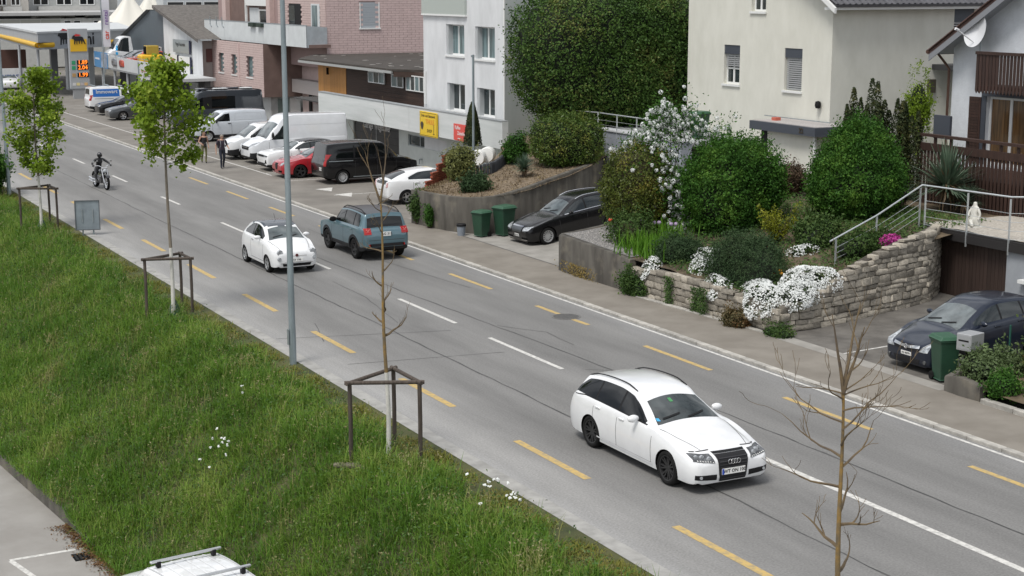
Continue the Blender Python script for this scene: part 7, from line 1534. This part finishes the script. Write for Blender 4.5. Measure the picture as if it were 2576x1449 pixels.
# ---- trees
WASH = mat('whitewash', (.55,.54,.50), .9, var=.12, scale=6); LICH = mat('lichen_bark', (.10,.085,.06), .9, col2=(.27,.165,.04), scale=5, detail=6, bump=.3, rnd=0)
def sapling_trunk(t, h, r0, wash, lean, m, bend=.03):
    pts = []; rad = []
    for k in range(15):
        q = k/14; pts.append((lean[0]*q+bend*math.sin(q*9), lean[1]*q+bend*math.cos(q*7), -.2+(h+.2)*q)); rad.append(r0*(1-.8*q)+.006)
    w_ = [i for i, p in enumerate(pts) if p[2] <= wash]; n = w_[-1]+1 if wash else 0
    if wash: MB().tube(pts[:n+1], [x*1.04 for x in rad[:n+1]], 10).build('painted_trunk', WASH, t, smooth=60); MB().tube(pts[n:], rad[n:], 9).build('trunk', m, t, smooth=60)
    else: MB().tube(pts, rad, 9).build('trunk', m, t, smooth=60)
    return lambda z: Vector(pts[0]).lerp(Vector(pts[-1]), (z+.2)/(h+.2))
TWIG = mat('twig_brown', (.085,.066,.048), .9, col2=(.17,.12,.06), scale=4)
def branch(mb, p, d, L_, r, rg, depth, tips, curl=.25, up=.25):
    pts = [p]; rad = [r]; n = 6; cur = p.copy(); dd = d.copy()
    for k in range(n):
        dd = (dd + Vector((rg.uniform(-curl,curl), rg.uniform(-curl,curl), rg.uniform(-curl,curl)+up*.35))).normalized(); cur = cur + dd*L_/n; pts.append(cur.copy()); rad.append(max(.003, r*(1-.8*(k+1)/n)))
        if depth > 0 and k >= 1 and rg.random() < .5:
            sd2 = (dd + Vector((rg.uniform(-1,1), rg.uniform(-1,1), rg.uniform(-.3,.7)))*.8).normalized(); branch(mb, cur.copy(), sd2, L_*rg.uniform(.35,.6), rad[-1]*.7, rg, depth-1, tips, curl, up)
    mb.tube(pts, rad, 5); tips.append((cur.copy(), dd.copy(), pts))
def bare_tree(label, loc, h, r0, wash, zs_, lens, seed, lean=(0,0), m=None, group=None, leaders=0):
    t = thing('bare_sapling', label, 'tree', loc, group=group); rg = random.Random(seed); ax = sapling_trunk(t, h, r0, wash, lean, m or LICH)
    for k, (z, L_) in enumerate(zip(zs_, lens)):
        a = k*2.4+rg.uniform(-.5,.5); mb = MB(); tips = []; d = Vector((math.cos(a), math.sin(a), .35)).normalized(); branch(mb, ax(z), d, L_, max(.012, .034*(1-z/h)+.011), rg, 2, tips); mb.build('branch', TWIG, t)
    for k in range(leaders):
        mb = MB(); a = k*2.1+.6; branch(mb, ax(h-.12), Vector((.28*math.cos(a), .28*math.sin(a), 1)).normalized(), 1.15-.12*k, .028, rg, 2, [], .14, .3); mb.build('branch', TWIG, t)
    return t
bare_tree('bare sapling with twisted branches in the right foreground', (12.62,15.2,-.05), 4.45, .046, 0, (1.95,2.3,2.6,2.75,3.1,3.35,3.5,3.65,3.85,3.95,4.1,4.2,4.25,4.3,4.32,4.35), (.5,.65,.75,.6,.85,.8,1.0,.9,1.0,.9,.95,.8,.85,.7,.6,.55), 6, lean=(-.02,.02), leaders=3)
bare_tree('bare sapling with whitewashed foot beside the lamp post', (12.05,28.55,-.05), 5.3, .044, 1.75, (2.5,2.75,3.0,3.2,3.5,3.8,4.2,4.6,4.8,5.0,5.15), (.6,.35,.7,.4,.45,.4,.5,.45,.4,.35,.3), 21, lean=(-.08,.05), leaders=2)
def leafy_tree(label, loc, h, z0, wid, seed, n_cl, wash):
    t = thing('leafy_tree', label, 'tree', loc, group='young leafy street trees'); rg = random.Random(seed); ax = sapling_trunk(t, h, .055, wash, (-.05,.05), BARK, bend=.02); Lv = []; Lf = []; nl = 0; mb = MB(); tips = []
    for k in range(n_cl):
        q = (k+.5)/n_cl; z = z0+(h-z0)*q*.96; prof = math.sin(math.pi*min(1, (.16+.80*q)))**.75; a = k*2.399+rg.uniform(-.5,.5); L_ = wid*prof*rg.uniform(.6,1.12)
        branch(mb, ax(z-.15), Vector((math.cos(a), math.sin(a), .32)).normalized(), L_, .014, rg, 1, tips, .22, .2)
    mb.build('branches', BARKB, t)
    for tip, d, pts in tips:
        m_ = int(rg.uniform(44,66)); base = np.array([tuple(pts[rg.randrange(2, len(pts))]) for _ in range(m_)]); P = base+rs_.normal(0,.12,(m_,3)); P[:,2] -= .05; V, F = leaves(P, rs_.normal(0,.6,(m_,3))+np.array([-.15,-.25,.8]), .125, .85, .45, .22, droop=.6); Lv.append(V); Lf.append(F+nl); nl += len(V)
    link('crown', npmesh('crown', np.concatenate(Lv), np.concatenate(Lf), L_MAPLE), t); return t
leafy_tree('young leafy street tree farthest left, crown over the far road', (12.0,62.7,-.05), 6.3, 2.2, 1.25, 3, 30, 1.7)
leafy_tree('young leafy street tree in front of the parked camper van', (12.08,44.4,-.05), 7.4, 4.45, 1.12, 8, 24, 1.7)
for x, y in ((12.15,44.55),(12.05,62.9)): tag(MB().lathe([(.03,.45),(.13,.25),(.2,.05),(.22,0)], 10).build('watering_bag', mat('bag_green', (.02,.06,.05), .6), None, (x, y, -.05)), 'dark green watering bag at the foot of the %s leafy tree' % ('middle' if y < 50 else 'farthest'), 'bag')
# ---- wheelie bins
BING = mat('bin_green', (.018,.058,.033), .5, var=.12, scale=3)
def wheelie(label, loc, rz, h=.95, w_=.5, d_=.55):
    t = thing('wheelie_bin', label, 'bin', loc, rz, group='green wheelie bins'); b = MB(); lo = [(-d_*.36,-w_*.38),(d_*.36,-w_*.38),(d_*.36,w_*.38),(-d_*.36,w_*.38)]; hi = [(-d_*.5,-w_*.5),(d_*.5,-w_*.5),(d_*.5,w_*.5),(-d_*.5,w_*.5)]
    b.add([(*p,.05) for p in lo]+[(*p,h*.9) for p in hi], [(0,1,2,3),(4,5,6,7)]+[(i,(i+1)%4,4+(i+1)%4,4+i) for i in range(4)]); b.build('body', BING, t, bevel=.02)
    MB().box(-d_*.54,d_*.54,-w_*.54,w_*.54,h*.87,h*.92).build('rim', BING, t, bevel=.01)
    l = MB(); l.add([(-d_*.55,-w_*.54,h*.925),(d_*.58,-w_*.54,h*.925),(d_*.58,w_*.54,h*.925),(-d_*.55,w_*.54,h*.925),(-d_*.45,-w_*.42,h*.99),(d_*.5,-w_*.44,h),(d_*.5,w_*.44,h),(-d_*.45,w_*.42,h*.99)], [(0,1,2,3),(4,5,6,7),(0,1,5,4),(1,2,6,5),(2,3,7,6),(3,0,4,7)]); lid = l.build('lid', mat('bin_lid_green', (.025,.085,.045), .45), t, bevel=.015)
    MB().tube([(d_*.6,-w_*.4,h*.9),(d_*.6,w_*.4,h*.9)], .018, 6).build('handle', BING, t)
    for sg in (-1,1): MB().lathe([(0,-.03),(.1,-.03),(.1,.03),(0,.03)], 14, 'y').build('wheel', RUBBER, t, (d_*.36, sg*w_*.42, .1))
    return t
wheelie('smaller green wheelie bin at the mouth of the sloping drive', (26.15,52.75,.06), R(20), 1.0, .52, .56); wheelie('larger green wheelie bin beside the nose of the black estate car', (27.0,52.55,.07), R(15), 1.15, .6, .66); wheelie('green wheelie bin before the grey letterbox at the right', (26.1,27.9,.06), R(75), 1.12, .52, .56)
t = thing('pail', 'small grey pail with black lid on the pavement below the curved wall', 'bin', (25.6,53.35,.06)); MB().lathe([(0,0),(.14,0),(.17,.38),(0,.38)], 16).build('body', mat('pail_grey', (.22,.25,.29), .5), t, smooth=40); MB().lathe([(.185,.36),(.185,.42),(.15,.45),(0,.45)], 16).build('lid', BLACK, t)
t = thing('letterbox', 'grey metal letterbox on a post beside the green bin', 'letterbox', (26.3,27.3,.06), R(12)); MB().box(-.26,.26,-.2,.2,.86,1.26).build('box', mat('letterbox_grey', (.42,.43,.44), .4, .4), t, bevel=.01); MB().box(-.27,-.262,-.14,.14,1.08,1.12).build('mail_slot', BLACK, t); MB().box(-.268,-.26,-.18,.18,.9,1.22).build('door', mat('letterbox_door', (.38,.39,.40), .4, .4), t); MB().tube([(0,0,0),(0,0,.86)], .035, 8).build('post', mat('wood_post', (.16,.11,.06), .8), t)
t = thing('fence_post', 'thin green metal fence post in the bed right of the letterbox', 'post', (26.95,26.7,.3)); MB().tube([(0,0,0),(0,0,1.25)], .025, 8).build('post', mat('post_green', (.01,.07,.05), .5), t); MB().tube([(.02,0,.7),(.45,-.1,.0)], .018, 6).build('brace', MATS['post_green'], t)
wheelie('green wheelie bin on the paved terrace behind the snowball bush', (36.4,53.6,3.22), R(10), 1.1, .6, .66)
t = thing('letterbox', 'small grey letterbox block at the top of the brick steps', 'letterbox', (28.3,61.3,.9)); MB().box(-.15,.15,-.25,.25,0,.7).build('box', mat('mail_dark_grey', (.10,.105,.11), .5), t, bevel=.01)
# drain grate, log in the grass
t = thing('drain_grate', 'black iron drain grate at the edge of the lower lot', 'drain', (7.1,33.75,-2.995))
for k in range(8): MB().box(-.32+.09*k,-.27+.09*k,-.2,.2,0,.012).build('grate_bar', mat('grate_iron', (.02,.02,.02), .7, .4), t)
MB().box(-.36,.4,-.24,.24,-.004,.003).build('frame', UNDER, t)
o = MB().tube([(0,0,0),(.25,-.35,.05),(.5,-.75,.02)], [.05,.06,.045], 8).build('log', mat('grey_log', (.16,.14,.11), .9, var=.3, scale=8), None, (10.9,28.6,bank_z(10.9,28.6)+.3)); tag(o, 'weathered grey branch lying in the grass near the stake frame', 'log')
# statue on the terrace
t = thing('statue', 'small white seated garden statue on the gravel terrace', 'statue', (34.2,35.6,2.13)); SW = mat('statue_white', (.58,.57,.52), .8, var=.12, scale=6)
def skin_mesh(name, V, E, Rr, mats, assign=None, sub=2, root=0):
    me = bpy.data.meshes.new(name); me.from_pydata(V, E, []); o = bpy.data.objects.new(name, me); COL.objects.link(o); md = o.modifiers.new('s', 'SKIN'); md.use_smooth_shade = True
    for i, r in enumerate(Rr): me.skin_vertices[0].data[i].radius = (r, r) if not isinstance(r, tuple) else r
    me.skin_vertices[0].data[root].use_root = True
    ss = o.modifiers.new('u', 'SUBSURF'); ss.levels = sub; ss.render_levels = sub
    me2 = bpy.data.meshes.new_from_object(o.evaluated_get(bpy.context.evaluated_depsgraph_get())); bpy.data.objects.remove(o); bpy.data.meshes.remove(me); me2.name = name; me2.materials.clear()
    for m_ in (mats if isinstance(mats, (list, tuple)) else [mats]): me2.materials.append(m_)
    me2.polygons.foreach_set('use_smooth', [True]*len(me2.polygons))
    if assign: me2.polygons.foreach_set('material_index', [assign(p.center) for p in me2.polygons])
    return me2
V = [(0,0,.22),(0,0,.42),(0,0,.60),(0,0,.70),(0,0,.80),(0,.13,.58),(-.08,.18,.42),(-.16,.1,.34),(0,-.13,.58),(.02,-.2,.42),(-.04,-.18,.26),(-.2,.07,.24),(-.22,.08,.03),(-.2,-.05,.22),(-.26,-.2,.08),(.1,.1,.06),(.1,-.1,.06)]
E = [(0,1),(1,2),(2,3),(3,4),(2,5),(5,6),(6,7),(2,8),(8,9),(9,10),(0,11),(11,12),(0,13),(13,14),(0,15),(0,16)]
link('figure', skin_mesh('figure', V, E, [.13,.10,.11,.05,.075,.05,.04,.03,.05,.04,.03,.075,.05,.07,.05,.12,.12], SW), t); MB().box(-.24,.2,-.22,.2,0,.06).build('plinth', SW, t, bevel=.01)
# ================================================================ people and motorcycle
SKIN = mat('skin', (.42,.25,.18), .6); HAIRB = mat('hair_brown', (.045,.028,.018), .7); HAIRG = mat('hair_grey', (.22,.19,.16), .7)
def body_skeleton(J):
    """J: joint name -> position. Returns verts, edges, radii for one continuous figure with fingers."""
    V = []; E = []; Rr = []; idx = {}
    def add(n, p, r, par=None):
        V.append(tuple(p)); Rr.append(r); idx[n] = len(V)-1
        if par is not None: E.append((idx[par], idx[n]))
    g = lambda n: Vector(J[n])
    k = J.get('bulk', 1.0)
    add('pelvis', g('pelvis'), .125*k); add('waist', g('waist'), .115*k, 'pelvis'); add('chest', g('chest'), .135*k, 'waist'); add('collar', g('neck')-Vector((0,0,.05)), .085*k, 'chest'); add('neck', g('neck'), .052, 'collar'); add('jaw', g('neck').lerp(g('head'), .55), .070, 'neck'); add('head', g('head'), .092, 'jaw'); add('crown', g('head')+Vector((0,0,.07)), .068, 'head')
    for s in 'LR':
        add('sh'+s, g('sh'+s), .062*k, 'collar'); add('el'+s, g('el'+s), .043*k, 'sh'+s); add('wr'+s, g('wr'+s), .029, 'el'+s); d = (g('wr'+s)-g('el'+s)).normalized(); add('pa'+s, g('wr'+s)+d*.07, .032, 'wr'+s)
        sd2 = d.cross(Vector((0,1,0))); sd2 = sd2.normalized() if sd2.length > .1 else Vector((1,0,0))
        for q in range(4): b = g('wr'+s)+d*.09+sd2*(.024*(q-1.5)); add('f%d' % q+s, b+d*.03, .0095, 'pa'+s); add('g%d' % q+s, b+d*(.07-.008*abs(q-1.4))+Vector((0,0,-.012)), .008, 'f%d' % q+s)
        add('t'+s, g('wr'+s)+d*.055+sd2*-.045, .010, 'pa'+s); add('u'+s, g('wr'+s)+d*.09+sd2*-.055, .009, 't'+s)
        add('hip'+s, g('hip'+s), .095*k, 'pelvis'); add('kn'+s, g('kn'+s), .062*k, 'hip'+s); add('ca'+s, g('kn'+s).lerp(g('an'+s), .35)+Vector((-.012,0,0)), .058*k, 'kn'+s); add('an'+s, g('an'+s), .042, 'ca'+s); add('he'+s, g('an'+s)+Vector((-.03,0,-.05)), .04, 'an'+s); add('to'+s, g('to'+s), .036, 'an'+s)
    return V, E, Rr
def face(parent, head):
    h = Vector(head)
    for sg in (-1,1): MB().lathe([(0,.012),(.010,.006),(.013,0)], 8, 'x', (h.x+.088, h.y+sg*.033, h.z+.012)).build('eye', BLACK, parent); MB().lathe([(0,.01),(.02,.004),(.028,-.004)], 8, 'y', (h.x-.005, h.y+sg*.088, h.z-.01)).build('ear', SKIN, parent)
    MB().add([(h.x+.088,h.y-.012,h.z-.02),(h.x+.088,h.y+.012,h.z-.02),(h.x+.116,h.y,h.z-.022),(h.x+.092,h.y,h.z+.015)], [(0,2,1),(0,3,2),(1,2,3)]).build('nose', SKIN, parent)
    MB().box(h.x+.078,h.x+.088,h.y-.022,h.y+.022,h.z-.052,h.z-.045).build('mouth', mat('lips', (.28,.09,.08), .6), parent)
# woman walking towards us
S = 1.70
J = dict(pelvis=(0,0,.94), waist=(0,0,1.10), chest=(.01,0,1.28), neck=(.02,0,1.45), head=(.04,0,1.58), shL=(0,.17,1.38), elL=(-.10,.23,1.12), wrL=(.02,.24,.90), shR=(0,-.17,1.38), elR=(-.04,-.27,1.13), wrR=(.14,-.17,1.04), hipL=(0,.09,.90), knL=(.10,.09,.50), anL=(.02,.08,.10), toL=(.14,.08,.03), hipR=(0,-.09,.90), knR=(.03,-.09,.50), anR=(-.20,-.09,.13), toR=(-.10,-.09,.035), bulk=.88)
V, E, Rr = body_skeleton(J); TOPB = mat('black_top', (.014,.013,.014), .8); OLV = mat('olive_trousers', (.13,.125,.055), .85, var=.15, scale=7); SHOE = mat('dark_shoes', (.015,.015,.017), .7)
def dress(c):
    if c.z < .085: return 3
    if c.z < .985 and abs(c.y) < .185 and not (c.x > .12 and c.z > .8): return 2
    if .985 <= c.z < 1.36 and abs(c.y) < .155 and c.x < .16: return 1
    return 0
t = thing('person', 'woman in black sleeveless top and olive trousers walking on the pavement', 'person', (24.3, 82.0, .06), R(-92)); link('body', skin_mesh('body', V, E, Rr, [SKIN, TOPB, OLV, SHOE], dress), t); face(t, J['head'])
hb = MB(); rows = []
for i in range(9):
    q = i/8; z = 1.70-.32*q; r = .105*math.sin(math.pi*(.12+.62*q))+.012; rows.append([(.02-.035*q+r*math.cos(a)*(1 if math.cos(a) < .1 or q < .22 else .62-.5*q), r*1.08*math.sin(a)*(1+.12*q), z) for a in [2*math.pi*j/16 for j in range(17)]])
hb.grid(rows).build('hair', HAIRB, t, smooth=60); tag(MB().obox((0,0,0), .12, .16, .2).build('bag', TOPB, None, (24.33,81.86,1.03), bevel=.03), 'black bag held before the woman in olive trousers', 'bag')
# man walking in front of her
J = dict(pelvis=(0,0,.98), waist=(0,0,1.14), chest=(.01,0,1.33), neck=(.02,0,1.51), head=(.05,0,1.64), shL=(0,.20,1.43), elL=(.0,.29,1.15), wrL=(.2,.28,1.08), shR=(0,-.20,1.43), elR=(-.06,-.30,1.15), wrR=(-.02,-.31,.88), hipL=(0,.10,.94), knL=(.02,.10,.52), anL=(-.16,.10,.12), toL=(-.06,.10,.035), hipR=(0,-.10,.94), knR=(.12,-.09,.52), anR=(.08,-.09,.10), toR=(.2,-.09,.03), bulk=1.05)
V, E, Rr = body_skeleton(J); TEE = mat('dark_violet_shirt', (.035,.026,.04), .85, var=.2, scale=9); JEAN = mat('dark_jeans', (.014,.018,.03), .85)
def dress2(c):
    if c.z < .09: return 3
    if c.z < .99 and abs(c.y) < .21: return 2
    if c.z < 1.47 and abs(c.y) < .30 and c.z > .99 and not (c.x > .1 and abs(c.y) > .2) and not (abs(c.y) > .24 and c.z < 1.2): return 1
    return 0
t = thing('person', 'bald man in dark shirt and jeans with a backpack walking beside the vans', 'person', (24.38, 79.1, .06), R(-88)); link('body', skin_mesh('body', V, E, Rr, [SKIN, TEE, JEAN, SHOE], dress2), t); face(t, J['head'])
MB().lathe([(0,.098),(.06,.085),(.092,.045),(.098,.0)], 14, 'z', (.03,0,1.65)).build('cropped_hair', HAIRG, t, smooth=60)
for sg in (-1,1): MB().tube([(.13,sg*.1,1.12),(.165,sg*.11,1.3),(.10,sg*.12,1.47),(-.05,sg*.11,1.49)], .018, 5).build('strap', mat('strap_grey', (.2,.2,.22), .8), t)
tag(MB().obox((0,0,0), .17, .32, .44).build('backpack', mat('pack_black', (.015,.015,.02), .8), None, (24.37,79.32,1.30), (0,0,R(92)), bevel=.05), 'black backpack on the back of the bald man', 'backpack')
# motorcycle
MX, MY = 17.07, 74.35; t = thing('motorcycle', 'black and chrome cruiser motorcycle ridden towards us on the road', 'motorcycle', (MX, MY, 0), R(-86)); MBK = paint('bike_black', (.012,.012,.014)); ENG = mat('engine_metal', (.20,.20,.21), .35, .8)
def bwheel(x, r, wd, name='wheel'):
    o = MB().lathe([(r-.09,-wd*.4),(r-.02,-wd*.5),(r,0),(r-.02,wd*.5),(r-.09,wd*.4)], 28, 'y').build(name, RUBBER, t, (x, 0, r), smooth=50); MB().lathe([(r-.085,-wd*.38),(r-.11,-wd*.3),(r-.11,wd*.3),(r-.085,wd*.38)], 28, 'y').build('rim', CHROME, o); sp_ = MB()
    for k in range(12): a = k*math.pi/6; sp_.tube([(0,.02*(-1)**k,0),((r-.1)*math.cos(a),0,(r-.1)*math.sin(a))], .005, 4)
    sp_.lathe([(0,-.05),(.04,-.05),(.04,.05),(0,.05)], 10, 'y'); sp_.build('spokes', CHROME, o)
bwheel(.82, .34, .11); bwheel(-.80, .33, .17)
for sg in (-1,1):
    MB().tube([(.82,sg*.11,.34),(.50,sg*.12,.98)], .030, 8).build('fork_tube', CHROME, t, smooth=60)
    MB().tube([(.45,sg*.06,1.02),(.38,sg*.22,1.10),(.22,sg*.42,1.08)], .016, 6).build('handlebar', CHROME, t); MB().tube([(.24,sg*.34,1.09),(.20,sg*.46,1.07)], .022, 7).build('grip', BLACK, t)
    MB().tube([(.28,sg*.36,1.1),(.26,sg*.40,1.24)], .008, 5).build('mirror_stalk', CHROME, t); MB().lathe([(0,.015),(.06,.01),(.06,-.01),(0,-.015)], 12, 'x', (.26,sg*.40,1.27)).build('mirror', CHROME, t)
    MB().tube([(.05,sg*.2,.32),(.22,sg*.30,.30)], .025, 6).build('foot_peg', BLACK, t)
MB().lathe([(0,.10),(.07,.085),(.10,.02),(.095,-.06),(.05,-.1),(0,-.11)], 18, 'x', (.62,0,.86)).build('headlight', LAMP, t, smooth=50); MB().box(.52,.60,-.13,.13,.93,1.02).build('fork_bridge', CHROME, t, bevel=.02)
MB().lathe([(0,-.32),(.09,-.28),(.145,-.1),(.15,.1),(.10,.28),(0,.33)], 16, 'x', (.14,0,.80)).build('fuel_tank', MBK, t, smooth=60); MB().tube([(-.15,0,.72),(-.45,0,.70),(-.72,0,.80)], [.13,.17,.10], 10).build('seat', BLACK, t, smooth=60)
MB().box(-.22,.28,-.15,.15,.26,.62).build('engine', ENG, t, bevel=.04)
for sx in (-.1,.14): MB().lathe([(.10,0),(.10,.08),(.09,.09),(.10,.1),(.1,.2),(0,.21)], 12, 'z', (sx,0,.5)).build('cylinder_head', CHROME, t)
for z in (.30,.42): MB().tube([(.2,-.18,.45),(.1,-.22,z),(-.5,-.24,z-.02),(-1.02,-.24,z+.02)], [.028,.03,.045,.048], 8).build('exhaust_pipe', CHROME, t, smooth=60)
for c_, r_, a0, a1 in ((.82,.39,40,170),(-.80,.40,20,165)): MB().grid([[(c_+r_*math.cos(R(a)), w2, .34+r_*math.sin(R(a))) for w2 in (-.09,-.05,.05,.09)] for a in range(a0, a1, 10)]).build('mudguard', MBK, t, smooth=60)
MB().tube([(.48,0,.98),(.3,0,.55),(-.2,0,.3),(-.8,0,.33)], .035, 7).build('frame', MBK, t)
# rider
J = dict(pelvis=(-.32,0,.88), waist=(-.30,0,1.02), chest=(-.22,0,1.22), neck=(-.14,0,1.40), head=(-.08,0,1.52), shL=(-.16,.20,1.32), elL=(-.02,.40,1.16), wrL=(.17,.40,1.11), shR=(-.16,-.20,1.32), elR=(-.02,-.40,1.16), wrR=(.17,-.40,1.11), hipL=(-.28,.13,.84), knL=(.10,.27,.72), anL=(.16,.27,.37), toL=(.28,.27,.32), hipR=(-.28,-.13,.84), knR=(.10,-.27,.72), anR=(.16,-.27,.37), toR=(.28,-.27,.32), bulk=1.12)
V, E, Rr = body_skeleton(J); LEA = mat('black_leather', (.016,.016,.018), .5, var=.3, scale=9); t = thing('person', 'motorcyclist in black leather and dark helmet riding the cruiser', 'person', (MX, MY, 0), R(-86))
link('body', skin_mesh('body', V, E, Rr, [LEA, SKIN], lambda c: 1 if (1.45 < c.z < 1.56 and c.x > -.06) else 0), t); hm = MB()
rows = [[(-.09+.128*math.sin(th)*math.cos(ph), .118*math.sin(th)*math.sin(ph), 1.545+.135*math.cos(th)) for ph in [2*math.pi*j/20 for j in range(21)]] for th in [math.pi*.72*i/9 for i in range(10)]]
hm.grid(rows).build('helmet', mat('helmet_black', (.018,.018,.02), .2, spec=.8), t, smooth=60); MB().grid([[(-.09+.134*math.cos(a)*math.cos(b), .124*math.sin(a), 1.53+.13*math.sin(b)) for a in [R(-55+11*j) for j in range(11)]] for b in [R(-22+9*i) for i in range(5)]]).build('visor', CGLASS2, t, smooth=60)
for sg in (-1,1): MB().box(-.09,-.075,sg*.13-.03,sg*.13+.03,1.24,1.32).build('jacket_patch', mat('patch_grey', (.3,.3,.3), .7), t)
